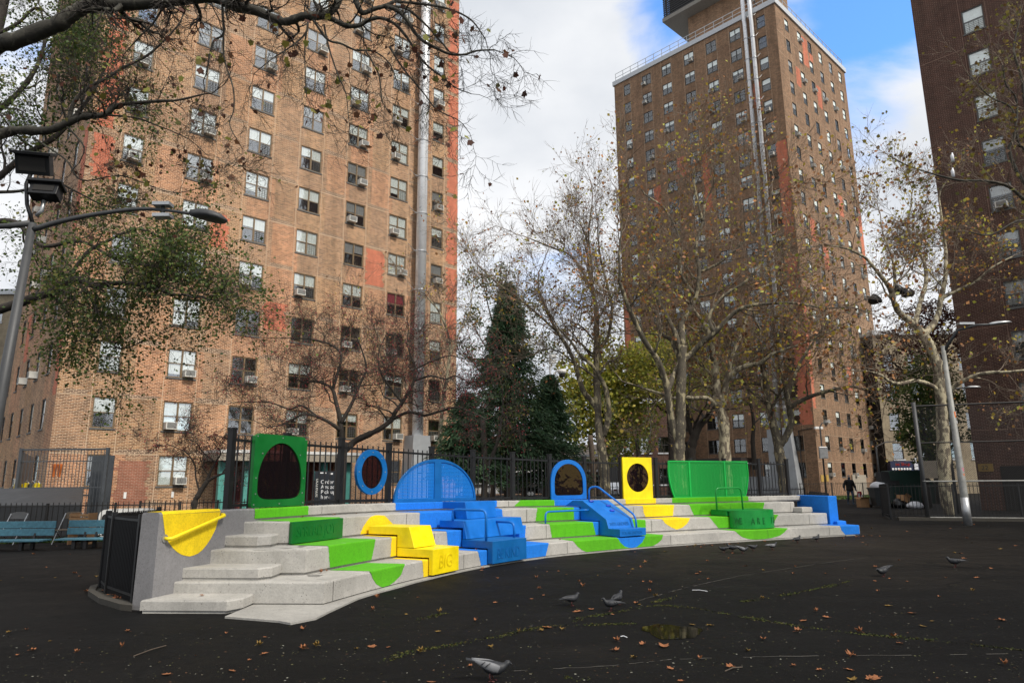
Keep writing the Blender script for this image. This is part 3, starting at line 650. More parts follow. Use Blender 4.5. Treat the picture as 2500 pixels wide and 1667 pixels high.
for (u, z, w, h) in ((.55, 1.35, 1.05, .62), (1.75, 1.38, .5, .6)):
    mb = MB(); mb.box(u-.3, -.05, z, u-.3+w, -.003, z+h); mb.build('wall_sign', plain('yellow_wall_sign', (.42, .27, .06), .6), t2)
mb = MB(); mb.bar((-.35, -.15, Z2+1.25*ST), (.35, -.55, Z2+1.25*ST), .22); mb.build('security_camera', M['white'], t2)
mb = MB(); mb.tube([(-.08, 1.55, 0), (-.08, 1.55, Z2+1.2*ST), (-.1, .2, Z2+1.25*ST)], .05, 6); mb.build('conduit', M['frame2'], t2)
mb = MB(); mb.box(7.6, -.12, 0, 11.2, -.01, 2.0); mb.build('garage_door', M['beige'], t2)

# ---------------- tower 3 (right, maroon brick)
P3 = Vector((22.93, 34.73, 0)); H3 = 46.0; Z3 = CAM_H+2.0
t3 = thing('apartment_tower', P3, 'dark maroon brick apartment tower cut off by the right edge', 'building', None, ROTR)
W3 = 24.0; F3 = (0, 0, -90); W3S = window_meshes('wide_window', .98, 1.38, M['sill'], False, 'glass2'); wins = []; wl = []
rnd = random.Random(9)
for f in range(17):
    for u in (2.25, 6.4, 10.6, 15.0, 19.5):
        zt = Z3+f*ST
        if f == 0 and u < 3: continue
        wins.append((u, u+.98, zt-1.38, zt)); wl.append((u, zt-1.38, f))
wall(F3, W3, H3, wins, 'left_wall', M['brick3'], t3)
for u, z, f in wl: put_window(W3S, t3, F3, u, z, rnd, ac=0 if (f in (5,) and u < 3) else None, guard=True, blind=(1.0 if f in (8, 9, 7) else rnd.choice([.4, .5, .9])), bm=M['curtain2'] if f < 7 or f == 10 else M['blind'])
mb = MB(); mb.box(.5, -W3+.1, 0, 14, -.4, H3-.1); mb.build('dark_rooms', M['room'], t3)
mb = MB(); V = [(0, 0, 0), (15, 0, 0), (15, 0, H3), (0, 0, H3)]; mb.add(V, [(0, 3, 2, 1)]); mb.build('back_wall', M['brick3'], t3, uv=[(p[0], p[2]) for p in V])
mb = MB()
for f in range(0, 17, 2): mb.box(-.006, -2.2, Z3+f*ST+.35, -.001, 0, Z3+f*ST+.372); mb.box(-.006, -W3, Z3+f*ST+.35, -.001, -3.3, Z3+f*ST+.372)
for u in (2.15, 3.34): mb.box(-.0065, -u-.01, 1, -.0015, -u+.01, H3)
mb.build('mortar_joints', plain('maroon_mortar', (.25, .16, .12), .9), t3, kind='stuff')
mb = MB(); mb.box(-.04, -.72, 1.85, -.005, -.1, 2.22); sg = mb.build('number_sign', plain('ochre_sign', (.24, .15, .035), .6), t3)
text('lettering', '22', .30, M['frame2'], sg, (-.05, -.23, 1.93), (0, -1, 0), (0, 0, 1), .004)
mb = MB(); mb.box(-.05, -2.0, 0, -.005, -1.0, 2.1); mb.build('doorway', M['room'], t3)

# ================================================================== CONCRETE BLEACHER
_B = [(-2.62,8.5),(-2.39,9.12),(-2.0,10.25),(-1.42,11.6),(-.5,13.2),(.73,14.72),(1.85,15.62),(3.55,16.85),(6.2,18.25),(9.25,19.65),(11.5,20.6),(13.5,21.3)]
def _cr(P, n=24):
    P = [np.array(p, float) for p in P]; P = [2*P[0]-P[1]]+P+[2*P[-1]-P[-2]]; o = []
    for i in range(1, len(P)-2):
        p0, p1, p2, p3 = P[i-1:i+3]
        for j in range(n):
            t = j/n; o.append(.5*((2*p1)+(-p0+p2)*t+(2*p0-5*p1+4*p2-p3)*t*t+(-p0+3*p1-3*p2+p3)*t**3))
    o.append(P[-2]); return np.array(o)
_pts = _cr(_B)
for _ in range(30): _pts[1:-1] = .25*_pts[:-2]+.5*_pts[1:-1]+.25*_pts[2:]
_L = np.r_[0, np.cumsum(np.hypot(*np.diff(_pts, axis=0).T))]; _S0 = np.interp(9.12, _pts[:, 1], _L)
def base(s): return np.array([np.interp(s+_S0, _L, _pts[:, 0]), np.interp(s+_S0, _L, _pts[:, 1])])
def tang(s): d = base(s+.15)-base(s-.15); return d/np.hypot(*d)
def PP(s, d, z=0.0):
    t = tang(s); q = base(s)+d*np.array([-t[1], t[0]]); return Vector((q[0], q[1], z))
DK = [0, .65, 1.3, 1.95]; ZT = [.29, .63, .965, 1.14]; ZB = [.0, .29, .63, .965]
def zs(s): return 1.0-.08*min(1, max(0, (s-3)/7))
WA = Vector((-4.44, 8.93, 0)); WBk = Vector((-3.90, 10.75, 0)); WDR = (WBk-WA).normalized()
def wall_x(y): return WA.x + (y-WA.y)*(WBk.x-WA.x)/(WBk.y-WA.y)
ble = thing('concrete_bleacher', (0, 13, 0), 'long curved grey concrete bleacher steps painted with yellow, green and blue shapes', 'bleacher')
CORN = [0.0, .51, .97, 1.0]; ENDS = [16.75, 16.28, 15.75, 16.7]; LY = [9.25, 9.86, 10.50, 10.72]
def front_path(k):
    """front line of tier k: list of (xy, inward normal, s)"""
    c = PP(CORN[k], DK[k]); y = LY[k]; w = Vector((wall_x(y)-.02, y, 0)); out = []
    n1 = Vector((-(c-w).y, (c-w).x, 0)).normalized(); t = tang(CORN[k]+.02); n2 = Vector((-t[1], t[0], 0))
    mit = (n1+n2).normalized(); mit = mit/ max(.35, mit.dot(n1))
    m = 8
    for i in range(m): out.append((w.lerp(c, i/m), n1, CORN[k]))
    out.append((c, mit, CORN[k]))
    s = CORN[k]+.12
    while s < ENDS[k]: t = tang(s); out.append((PP(s, DK[k]), Vector((-t[1], t[0], 0)), s)); s += .12
    t = tang(ENDS[k]); out.append((PP(ENDS[k], DK[k]), Vector((-t[1], t[0], 0)), ENDS[k])); return out
for k in range(4):
    path = front_path(k); depth = .76 if k < 3 else .28
    prof = [(depth, -.25, 'b'), (depth, 0, 't'), (.022, 0, 't'), (.007, -.006, 't'), (0, -.022, 't'), (0, .035, 'z'), (.03, .03, 'z'), (.03, -.0, 'z')]
    V = []; Fc = []; rg = random.Random(k)
    for (p, n, s) in path:
        f = zs(s); j = rg.uniform(-.006, .004)
        chip = rg.random() < .07
        for (e, dz, w_) in prof:
            if chip and w_ == 't' and e < .01: e += rg.uniform(.008, .016); dz -= .008
            z = (ZB[k]*f - .01 if w_ == 'b' else ZT[k]*f+dz if w_ == 't' else ZB[k]*f+dz)
            if w_ == 't' and 0 < e < .03: z += j
            q = p+n*e; V.append((q.x, q.y, z))
    m = len(prof)
    for i in range(len(path)-1):
        for j in range(m-1): a = i*m+j; Fc.append((a, a+1, a+m+1, a+m))
    Fc.append(tuple(range(m))[::-1]); Fc.append(tuple(range((len(path)-1)*m, len(path)*m)))
    mb = MB(); mb.add(V, Fc); o = mb.build('tier' if k < 3 else 'back_kerb', M['conc'], ble)
# vertical control joints cut into the risers
for k in range(4):
    for s in ((.2, 3.8, 7.0, 10.2, 13.4, 15.6) if k < 3 else (2.4, 7.0, 9.9, 15.4)):
        if s < CORN[k] or s > ENDS[k]: continue
        f = zs(s); mb = MB(); q = [PP(s-.004, DK[k]-.0045), PP(s+.004, DK[k]-.0045)]; r_ = [PP(s-.004, DK[k]+.25), PP(s+.004, DK[k]+.25)]
        z0, z1 = ZB[k]*f+.04, ZT[k]*f-.012; V = [(p.x, p.y, z0) for p in q]+[(p.x, p.y, z1) for p in q[::-1]]+[(p.x, p.y, ZT[k]*f+.0045) for p in (PP(s-.004, DK[k]+.02), PP(s+.004, DK[k]+.02))]+[(p.x, p.y, ZT[k]*f+.0045) for p in r_[::-1]]
        mb.add(V, [(0, 1, 2, 3), (4, 5, 6, 7)]); mb.build('control_joint', M['kerb'], ble)
# small intermediate steps at the left end and at the right end
def block(poly, z0, z1, name='small_step', mat=None, lip=.018):
    mb = MB(); n = len(poly); c = sum((Vector((*p, 0)) for p in poly), Vector())/n
    def ring(off, z): return [tuple((Vector((*p, 0)) + (c-Vector((*p, 0))).normalized()*off)[:2])+(z,) for p in poly]
    R_ = [ring(.03, z0), ring(.03, z0+.03), ring(0, z0+.035), ring(0, z1-lip), ring(lip, z1)]; V = sum(R_, []); F = []
    for r in range(4):
        for i in range(n): F.append((r*n+i, r*n+(i+1) % n, (r+1)*n+(i+1) % n, (r+1)*n+i))
    F.append(tuple(range(4*n, 5*n))); mb.add(V, F); return mb.build(name, mat or M['conc'], ble)
block([(wall_x(8.9)-.04, 8.73), (-3.42, 8.66), (-3.30, 8.86), (-3.30, 9.26), (wall_x(9.2), 9.3)], 0, .152)
block([(wall_x(9.3)-.02, 9.38), (-3.30, 9.30), (-3.17, 9.45), (-3.17, 9.92), (wall_x(9.9), 9.95)], .29, .445)
block([(wall_x(10.1)-.02, 10.12), (-3.60, 10.04), (-3.45, 10.18), (-3.45, 10.55), (wall_x(10.5), 10.6)], .63, .795)
a, b, c, d = PP(15.72, 1.0), PP(16.12, 1.0), PP(16.2, 1.34), PP(15.7, 1.34); block([(p.x, p.y) for p in (a, b, c, d)], .58, .74)
# base slab
pl = [(-3.32, 8.40), (-2.62, 8.12), (-2.43, 7.98), (-2.25, 8.25), (-2.20, 8.7)] + [tuple(PP(s, -.05-.10*math.exp(-((s-1.0)/2.2)**2))[:2]) for s in np.arange(.6, 16.6, .3)] + [tuple(PP(s, .5)[:2]) for s in np.arange(16.4, .2, -.5)] + [(-3.3, 9.2)]
rg = random.Random(4); pl2 = [(x+rg.uniform(-.012, .012), y+rg.uniform(-.012, .012)) for x, y in pl]
mb = MB(); mb.prism(pl2, lambda x, y: (x, y, -.02), lambda x, y: (x, y, .022)); mb.build('base_slab', M['slabc'], ble)
# left end wall
def xw(p, q, off, z): v = p.lerp(q, 0)+Vector((0, 0, 0)); return v
nrm = Vector((-WDR.y, WDR.x, 0)); A0 = WA - WDR*.02; A1 = WBk + WDR*.1
mb = MB(); V = []
H0, H1_ = 1.165, 1.145
for (p, h) in ((A0, H0), (A1, H1_)):
    for o_, z in ((0, 0), (0, h-.02), (.02, h), (.25, h), (.27, h-.02), (.29, 0)): q = p+nrm*o_; V.append((q.x, q.y, z))
F = [(i, (i+1) % 6, (i+1) % 6+6, i+6) for i in range(6)] + [(0, 5, 4, 3, 2, 1), (6, 7, 8, 9, 10, 11)]
mb.add(V, F); mb.build('end_wall', M['concgrey'], ble)
# wall front flare at ground
mb = MB(); q0 = A0-WDR*.012; V = [q0+nrm*.0-Vector((.0, 0, 0)), q0+nrm*.30]; 
# yellow half disc on the wall with its slanted handrail
def WP(l, z, o=.004): q = WA + WDR*l - nrm*o; return (q.x, q.y, z)
edge = [(0.03, 1.158), (.055, 1.01), (.10, .88), (.20, .755), (.31, .67), (.44, .605), (.57, .58), (.70, .595), (.82, .655), (.93, .76), (1.02, .89), (1.08, 1.02), (1.10, 1.152)]
mb = MB(); ns = 14; V = []; F = []
top = [(0.03+(1.07)*i/ns) for i in range(ns+1)]
bot = np.interp(top, [e[0] for e in edge], [e[1] for e in edge])
for i in range(ns+1): V += [WP(top[i], 1.157-.0107*top[i]/1.8-.018), WP(top[i], min(bot[i], 1.13))]
for i in range(ns): F.append((2*i, 2*i+1, 2*i+3, 2*i+2))
o = len(V)
for l in (0.03, 1.10): V += [WP(l, 1.14, .004), WP(l, 1.171, -.02), WP(l, 1.171, -.25)]
F += [(o, o+1, o+4, o+3), (o+1, o+2, o+5, o+4)]
mb.add(V, F); mb.build('paint_patch', M['yellow'], ble, label='yellow half disc painted on the end wall')
hr = MB(); a = Vector(WP(.14, .84, .075)); b = Vector(WP(1.10, 1.08, .075))
hr.tube([Vector(WP(.10, .845, .0)), Vector(WP(.105, .84, .05)), a, b, Vector(WP(1.115, 1.09, .055)), Vector(WP(1.12, 1.093, 0))], .022, 12)
hr.build('handrail', M['yellow_m'], ble, smooth=True, label='slanted yellow handrail tube')
mb = MB(); mb.tube([Vector(WP(.10, .845, .001)), Vector(WP(.10, .845, .012))], .05, 16); mb.build('handrail_flange', M['steel'], ble)
# right end wall, blue
WE0, WE1 = PP(16.35, .62), PP(16.72, 2.15)
mb = MB(); d_ = (WE1-WE0).normalized(); n_ = Vector((d_.y, -d_.x, 0)); pol = [WE0, WE1, WE1+n_*.28, WE0+n_*.28]; h = 1.145*zs(16)
mb.prism([(p.x, p.y) for p in pol], lambda x, y: (x, y, 0), lambda x, y: (x, y, h)); mb.build('end_wall', M['blue'], ble, bevel=.015)
mb = MB(); q0 = PP(16.38, .40); q1 = PP(16.75, .42); mb.prism([(p.x, p.y) for p in (q0, q1, q1+Vector((.05, .5, 0)), q0+Vector((0, .5, 0)))], lambda x, y: (x, y, .2), lambda x, y: (x, y, .36)); mb.build('small_step', M['blue'], ble, bevel=.02)

# ---- paint patches: strips laid 3 mm over tread and riser; v < 0 is depth on the tread, v > 0 is distance down the riser
def patch(k, mat, left, right, vmin, vmax, label, top_back=None, eps=.0035):
    lv, ls = zip(*sorted(left)); rv, rs = zip(*sorted(right)); rows = []
    vv = sorted(set([vmin, vmax] + [v for v in np.arange(vmin, -.03, .12)] + ([-.03, -.022, -.007] if vmin < 0 else []) + [.0, .022] + [v for v in np.arange(.04, vmax, .02)]))
    vv = [v for v in vv if vmin <= v <= vmax]
    V = []; F = []; w0 = max(abs(np.interp(v, rv, rs)-np.interp(v, lv, ls)) for v in vv); n = max(2, int(w0/.12))
    rg = random.Random(int(left[0][1]*100)+k)
    for v in vv:
        a, b = np.interp(v, lv, ls), np.interp(v, rv, rs); j1 = rg.uniform(-.006, .006); j2 = rg.uniform(-.006, .006)
        for i in range(n+1):
            s = (a+j1) + (b+j2-a-j1)*i/n; f = zs(s)
            if v < -.023: p = PP(s, DK[k]-v, ZT[k]*f+eps)
            elif v < 0: p = PP(s, DK[k]+(-v)-.3*eps, ZT[k]*f-(.004 if v > -.012 else 0)+eps)
            elif v == 0: p = PP(s, DK[k]-.6*eps+.002, ZT[k]*f-.010+eps)
            else: p = PP(s, DK[k]-eps, max(ZT[k]*f-v*f, ZB[k]*f+.034))
            V.append(p)
    m = n+1
    for r in range(len(vv)-1):
        for i in range(n): F.append((r*m+i, (r+1)*m+i, (r+1)*m+i+1, r*m+i+1))
    mb = MB(); mb.add(V, F); mb.build('paint_patch', M[mat], ble, label=label)
Lm, Bl, Ye = 'lime', 'blue', 'yellow'
T = -.64
patch(0, Lm, [(T,1.06),(0,1.12),(.11,1.19),(.195,1.29),(.256,1.43),(.27,1.53)], [(T,1.98),(0,2.07),(.155,1.95),(.23,1.76),(.27,1.57)], T, .27, 'lime green half disc on the lowest tier near the left corner')
patch(1, Lm, [(T,.96),(0,1.02),(.31,1.08)], [(T,2.22),(0,2.2),(.31,2.11)], T, .31, 'lime green band on the second tier near the left corner')
patch(2, Lm, [(T,.98),(0,.98),(.1,.98)], [(T,2.13),(0,2.13),(.1,2.13)], T, .1, 'lime green tread above the engraved green block')
patch(3, Lm, [(-.27,.98),(.14,.98)], [(-.27,2.11),(.14,2.11)], -.27, .14, 'lime green band on the back kerb under the green window panel')
patch(0, Ye, [(T,2.62),(0,2.56),(.27,2.6)], [(T,2.86),(.27,2.86)], T, .27, 'yellow strip beside the lowest yellow box')
patch(1, Ye, [(T,2.66),(0,2.61),(.31,2.6)], [(T,2.9),(.31,2.86)], T, .31, 'yellow strip on the second tier beside the yellow block')
patch(2, Ye, [(0,2.97),(.015,2.9),(.04,2.83),(.1,2.76),(.2,2.66),(.31,2.61)], [(0,3.05),(.015,3.2),(.07,3.29),(.16,3.42),(.31,3.52)], 0, .31, 'yellow half disc behind the yellow block')
patch(3, Bl, [(-.27,4.18),(.14,4.18)], [(-.27,6.75),(.14,6.75)], -.27, .14, 'blue band on the back kerb under the blue dome screen')
patch(2, Bl, [(T,4.17),(0,4.15),(.31,4.15)], [(T,6.78),(0,6.4),(.31,6.43)], T, .31, 'blue band on the third tier')
patch(1, Bl, [(T,4.2),(0,4.15),(.31,4.2)], [(T,6.6),(0,6.46),(.31,6.42)], T, .31, 'blue band on the second tier')
patch(0, Bl, [(T,4.3),(0,4.24),(.27,4.34)], [(T,6.5),(0,6.45),(.27,6.34)], T, .27, 'blue band on the lowest tier')
patch(3, Lm, [(-.27,7.3),(0,7.27),(.12,7.14)], [(-.27,8.35),(.12,8.35)], -.27, .14, 'lime green band on the back kerb left of the arched panel')
patch(2, Lm, [(T,7.4),(0,7.27),(.31,7.21)], [(T,8.4),(.31,8.4)], T, .31, 'lime green band on the third tier left of the climbing ramp')
patch(2, Bl, [(T,8.4),(.31,8.4)], [(T,9.4),(.31,9.3)], T, .31, 'blue band on the third tier behind the climbing ramp')
patch(2, Lm, [(T,9.4),(.31,9.3)], [(T,9.62),(0,9.73),(.12,9.85),(.31,10.0)], T, .31, 'lime green corner on the third tier right of the climbing ramp')
patch(1, Lm, [(T,7.2),(0,7.09),(.27,7.14)], [(T,8.4),(0,8.39),(.27,8.46)], T, .31, 'lime green band on the second tier left of the climbing ramp')
patch(1, Bl, [(T,8.4),(0,8.39),(.27,8.46)], [(T,9.4),(.31,9.4)], T, .31, 'blue strip on the second tier beside the climbing ramp')
patch(1, Lm, [(T,9.4),(.31,9.4)], [(T,10.02),(.31,10.02)], T, .31, 'lime green square on the second tier right of the climbing ramp')
patch(0, Lm, [(T,7.3),(0,7.18),(.12,7.29),(.2,7.41),(.26,7.55)], [(T,8.6),(0,8.52),(.115,8.6),(.2,8.71),(.24,8.84),(.26,8.92)], T, .26, 'lime green curve on the lowest tier left of the blue half disc')
patch(0, Bl, [(T,8.6),(0,8.5),(.115,8.6),(.2,8.71),(.245,8.84),(.262,8.95)], [(T,9.4),(0,9.41),(.14,9.29),(.235,9.13),(.262,9.0)], T, .262, 'blue half disc on the lowest tier under the ramp')
patch(0, Lm, [(T,9.4),(0,9.4),(.14,9.29),(.235,9.13),(.26,9.05)], [(T,9.95),(0,9.97),(.1,9.93),(.19,9.8),(.26,9.6)], T, .26, 'lime green curve on the lowest tier right of the blue half disc')
patch(3, Bl, [(-.27,8.36),(.14,8.36)], [(-.27,9.4),(.14,9.4)], -.27, .14, 'blue band on the back kerb under the arched panel')
patch(3, Ye, [(-.27,10.45),(.14,10.46)], [(-.27,11.43),(.14,11.42)], -.27, .14, 'yellow band on the back kerb under the yellow panel')
patch(2, Ye, [(T,10.46),(0,10.49),(.2,10.51),(.31,10.56)], [(T,11.45),(0,11.49),(.31,11.43)], T, .31, 'yellow band on the third tier')
patch(1, Ye, [(T,10.55),(0,10.54),(.12,10.64),(.22,10.81),(.285,10.97)], [(T,11.46),(0,11.44),(.15,11.33),(.25,11.16),(.285,11.0)], T, .285, 'yellow half disc on the second tier')
patch(3, Lm, [(-.27,11.97),(.14,11.96)], [(-.27,14.67),(.14,14.66)], -.27, .14, 'lime green band on the back kerb under the green screen')
patch(2, Lm, [(T,11.97),(0,11.99),(.31,12.13)], [(T,14.68),(0,14.64),(.31,14.52)], T, .31, 'lime green band on the third tier behind the round seat')
patch(1, Lm, [(T,12.05),(0,12.08),(.31,12.36)], [(T,14.5),(0,14.47),(.2,14.3),(.31,14.08)], T, .31, 'lime green band on the second tier beside the round seat')
patch(0, Lm, [(T,12.34),(0,12.3),(.07,12.37),(.17,12.52),(.235,12.74),(.262,13.0)], [(T,14.05),(0,14.11),(.1,13.98),(.19,13.8),(.24,13.5),(.262,13.2)], T, .262, 'lime green half disc on the lowest tier under the round seat')
patch(0, Bl, [(T,15.9),(0,16.02),(.13,16.06),(.25,16.18)], [(T,16.74),(.25,16.74)], T, .26, 'blue tip of the lowest tier at the right end')
mb = MB(); q = [PP(16.74, 0.0), PP(16.82, .12), PP(16.84, .5), PP(16.74, .6)]; mb.prism([(p.x, p.y) for p in q], lambda x, y: (x, y, 0), lambda x, y: (x, y, .28*zs(16))); mb.build('tier_end', M['blue'], ble, bevel=.02)

# ================================================================== METAL PLAY BLOCKS
def frame_of(s0, s1):
    a = PP(s0, 0); b = PP(s1, 0); t = (b-a).normalized(); n = Vector((-t.y, t.x, 0)); return a, t, n, (b-a).length
def extrude_profile(root, name, mat, fr, prof, w0=0.0, w1=None, bevel=.006, parent=None, label=None):
    a, t, n, L_ = fr; w1 = L_ if w1 is None else w1; mb = MB()
    mb.prism(prof, lambda d, z: a+t*w0+n*d+Vector((0, 0, z)), lambda d, z: a+t*w1+n*d+Vector((0, 0, z))); return mb.build(name, mat, parent or root, bevel=bevel, label=label)
def tube_of(root, pts, mat, r=.022, name='handrail', label=None):
    P = [Vector(p) for p in pts]; Q = [P[0]]
    for i in range(1, len(P)-1):   # round the bends
        a, b, c = P[i-1], P[i], P[i+1]; rr = min(.12, (b-a).length*.45, (c-b).length*.45); p = b+(a-b).normalized()*rr; q = b+(c-b).normalized()*rr
        for k in range(6): t = k/5; Q.append(p*(1-t)**2+b*2*t*(1-t)+q*t*t)
    Q.append(P[-1]); mb = MB(); mb.tube(Q, r, 12); return mb.build(name, mat, root, smooth=True, label=label)
def frP(fr, w, d, z): a, t, n, L_ = fr; return a+t*w+n*d+Vector((0, 0, z))
# green engraved block
g1 = thing('play_block', PP(1.5, 1.2, .63), 'dark green metal block engraved SPREAD JOY on the second tier', 'play block')
a = PP(.955, 1.255); b = PP(2.13, 1.262); t = (b-a).normalized(); n = Vector((-t.y, t.x, 0)); fr = (a, t, n, (b-a).length)
extrude_profile(g1, 'body', M['green_dk'], fr, [(-.02, .645), (-.02, .958), (.03, .958), (.03, .645)])
text('lettering', 'SPREAD JOY', .225, M['green_word'], g1, frP(fr, .10, -.021, .74), t, (0, 0, 1), .005, sx=.79)
# yellow block
frY = frame_of(2.72, 3.50); LYW = frY[3]
y1 = thing('play_block', frY[0], 'bright yellow two step metal block engraved BIG', 'play block')
extrude_profile(y1, 'lower_box', M['yellow_m'], frY, [(-.10, .05), (-.10, .445), (.62, .455), (.62, .318), (-.022, .318), (-.022, .05)])
extrude_profile(y1, 'upper_box', M['yellow_m'], frY, [(.27, .4605), (.385, .79), (1.24, .79), (1.24, .66), (.625, .66), (.625, .4605)], 0, LYW*.80)
text('lettering', 'BIG', .30, M['yellow_word'], y1, frP(frY, .16, -.101, .14), frY[1], (0, 0, 1), .005, sx=.9)
text('lettering', 'DREAM', .17, M['yellow_m'], y1, frP(frY, .10, .296, .53), frY[1], Vector((0, 0, 1))*.33+frY[2]*.115, .003, sx=.72)
# blue triple block
frB = frame_of(4.51, 6.30); LB = frB[3]; wl_ = (PP(5.57, 0)-PP(4.51, 0)).length
b1 = thing('play_block', frB[0], 'large bright blue stepped metal block engraved BE KIND, TOGETHER and STRONGER', 'play block')
frB0 = frame_of(4.51, 5.57)
extrude_profile(b1, 'lower_box', M['blue_d'], frB0, [(-.14, .05), (-.14, .445), (.60, .455), (.60, .315), (-.022, .315), (-.022, .05)])
extrude_profile(b1, 'middle_box', M['blue_m'], frB, [(.50, .4605), (.585, .79), (1.22, .79), (1.22, .66), (.60, .66), (.60, .4605)])
frB2 = frame_of(5.02, 5.94); dd = .08
extrude_profile(b1, 'upper_box', M['blue_m'], frB2, [(.93, .795), (.99, 1.125), (1.62, 1.125), (1.62, .99), (1.28, .99), (1.24, .795)])
text('lettering', 'BE KIND', .27, M['blue_word'], b1, frP(frB0, .12, -.142, .13), frB0[1], (0, 0, 1), .005, sx=.70)
text('lettering', 'TOGETHER', .20, M['blue_d'], b1, frP(frB, .62, .545, .55), frB[1], Vector((0, 0, .33))+frB[2]*.085, .004, sx=.80)
text('lettering', 'STRONGER', .18, M['blue_d'], b1, frP(frB2, .09, .955, .90), frB2[1], Vector((0, 0, .33))+frB2[2]*.06, .004, sx=.72)
c0 = PP(4.46, .02); 
tube_of(b1, [frP(frB0, .02, .03, .45), frP(frB0, .02, .03, 1.0), frP(frB0, .02, .86, 1.0), frP(frB0, .02, .86, .79)], M['blue_m'], .024)
tube_of(b1, [frP(frB0, wl_-.08, .10, .45), frP(frB0, wl_-.08, .10, .735), frP(frB0, wl_-.08, .57, .735)], M['blue_m'], .024)
# blue climbing ramp
frR = frame_of(8.56, 9.40); LRW = frR[3]; f_ = .953
rp = thing('climbing_ramp', frR[0], 'blue climbing ramp block with navy hand grips and two tube rails', 'climbing ramp')
extrude_profile(rp, 'ramp_body', M['blue_m'], frR, [(-.03, .292), (-.03, .455), (.33, .455), (.40, .655), (1.19, 1.062), (1.56, 1.062), (1.84, .928), (1.27, .93), (1.27, .61), (.625, .61), (.625, .292)], 0, LRW)
text('lettering', 'WITH KINDNESS', .115, M['blue_d'], rp, frP(frR, .07, .345, .51), frR[1], Vector((0, 0, .2))+frR[2]*.07, .003, sx=.70)
text('lettering', 'YOU ARE ENOUGH', .10, M['blue_d'], rp, frP(frR, .06, -.032, .335), frR[1], (0, 0, 1), .003, sx=.74)
sl = (frR[2]*.79+Vector((0, 0, .407))).normalized(); up_ = frR[1].cross(sl)*-1; up_ = Vector((-frR[2].x*.407, -frR[2].y*.407, .79)).normalized()
for (w, q) in ((.22, .93), (.58, .66), (.50, .40)):
    c = frP(frR, w, .40, .655) + sl*q*.88; mb = MB()
    for k, (dx, dy) in enumerate(((0, 0), (.04, .012), (-.035, .01))):
        p = c+frR[1]*dx+sl*dy; mb.tube([p, p+up_*.02, p+up_*.035], [.036, .034, .018], 10)
    mb.build('hand_grip', M['knob'], rp, smooth=True)
tube_of(rp, [frP(frR, LRW-.05, .22, .455), frP(frR, LRW-.05, .24, .72), frP(frR, LRW-.30, 1.25, 1.40), frP(frR, LRW-.42, 1.42, 1.36), frP(frR, LRW-.42, 1.42, 1.06)], M['blue_m'], .023)
q0 = PP(7.12, .82, .595); tube_of(rp, [q0, q0+Vector((0, 0, .26)), frP(frR, -.12, 1.02, .85), frP(frR, .0, .98, .85)], M['blue_m'], .020)
# green round seat with rail
rs = thing('round_seat', PP(13.4, .6, .3), 'green half drum metal seat with a bent tube rail, engraved WE ARE THEM', 'seat')
frD = frame_of(12.68, 14.2); LDm = frD[3]; zz0, zz1 = .285, .715
def dpt(w, d, z): return frP(frD, w, d, z)
arc = []
for k in range(25):
    a = math.pi*k/24; arc.append((LDm/2-.02 - math.cos(a)*(LDm/2-.06), .62 - math.sin(a)*.50))
poly = arc; mb = MB(); mb.prism(poly, lambda w, d: dpt(w, d, zz0), lambda w, d: dpt(w, d, zz1)); mb.build('drum', M['green_m'], rs)
mb = MB(); poly = [(0, .62)] + arc[1:-1] + [(LDm-.06, .62), (LDm-.06, 1.25), (-.02, 1.25)]; mb.prism(poly, lambda w, d: dpt(w, d, zz1+.001), lambda w, d: dpt(w, d, zz1+.03)); mb.build('seat_top', M['green_m'], rs)
mb = MB(); mb.prism([(-.02, .66), (LDm-.06, .66), (LDm-.06, 1.25), (-.02, 1.25)], lambda w, d: dpt(w, d, .60), lambda w, d: dpt(w, d, zz1)); mb.build('seat_back_box', M['green_m'], rs)
ww = 'WE ARE THEM'
for i, ch in enumerate(ww):
    if ch == ' ': continue
    a = math.pi*(.12+.76*i/(len(ww)-1)); w = LDm/2-.02-math.cos(a)*(LDm/2-.055); d = .62-math.sin(a)*.506; tv = frD[1]*math.sin(a)*(LDm/2)-frD[2]*math.cos(a)*.5
    text('lettering', ch, .23, M['green_word'], rs, dpt(w, d, .40)-tv.normalized()*.05, tv, (0, 0, 1), .004, sx=.62)
tube_of(rs, [PP(12.5, .82, .72), PP(12.5, .82, 1.31), PP(13.36, .80, 1.31), PP(13.38, .80, .72)], M['green_m'], .022)

# ================================================================== TALL FENCE BEHIND THE BLEACHER
DF = 2.12
tf = thing('picket_fence', PP(8, DF), 'tall black steel picket fence standing behind the bleacher', 'fence')
post_s = [.62, 1.75, 2.96, 4.14, 5.22, 6.31, 7.2, 8.36, 9.41, 10.47, 11.6, 12.8, 14.0, 15.3, 16.4]
pm = MB(); pm.box(-.045, -.045, 0, .045, .045, 2.31); pm.box(-.052, -.052, 2.31, .052, .052, 2.34); pmesh = mesh_of(pm, 'fence_post', M['black'])
pk = MB(); pk.tube([(0, 0, .08), (0, 0, 2.24)], .013, 6); pkm = mesh_of(pk, 'picket', M['black'])
for s in post_s: p = PP(s, DF)-ORG[tf.name]; place('post', pmesh, tf, p, math.atan2(tang(s)[1], tang(s)[0]), scale=(1, 1, zs(s)))
for a, b in zip(post_s[:-1], post_s[1:]):
    n = int((b-a)/.118)
    for i in range(1, n): s = a+(b-a)*i/n; place('picket', pkm, tf, PP(s, DF)-ORG[tf.name], scale=(1, 1, zs(s)))
    for z in (.18, 1.20, 2.16):
        mb = MB(); mb.bar(PP(a, DF, z*zs(a)), PP(b, DF, z*zs(b)), .035, .04); mb.build('rail', M['black'], tf)

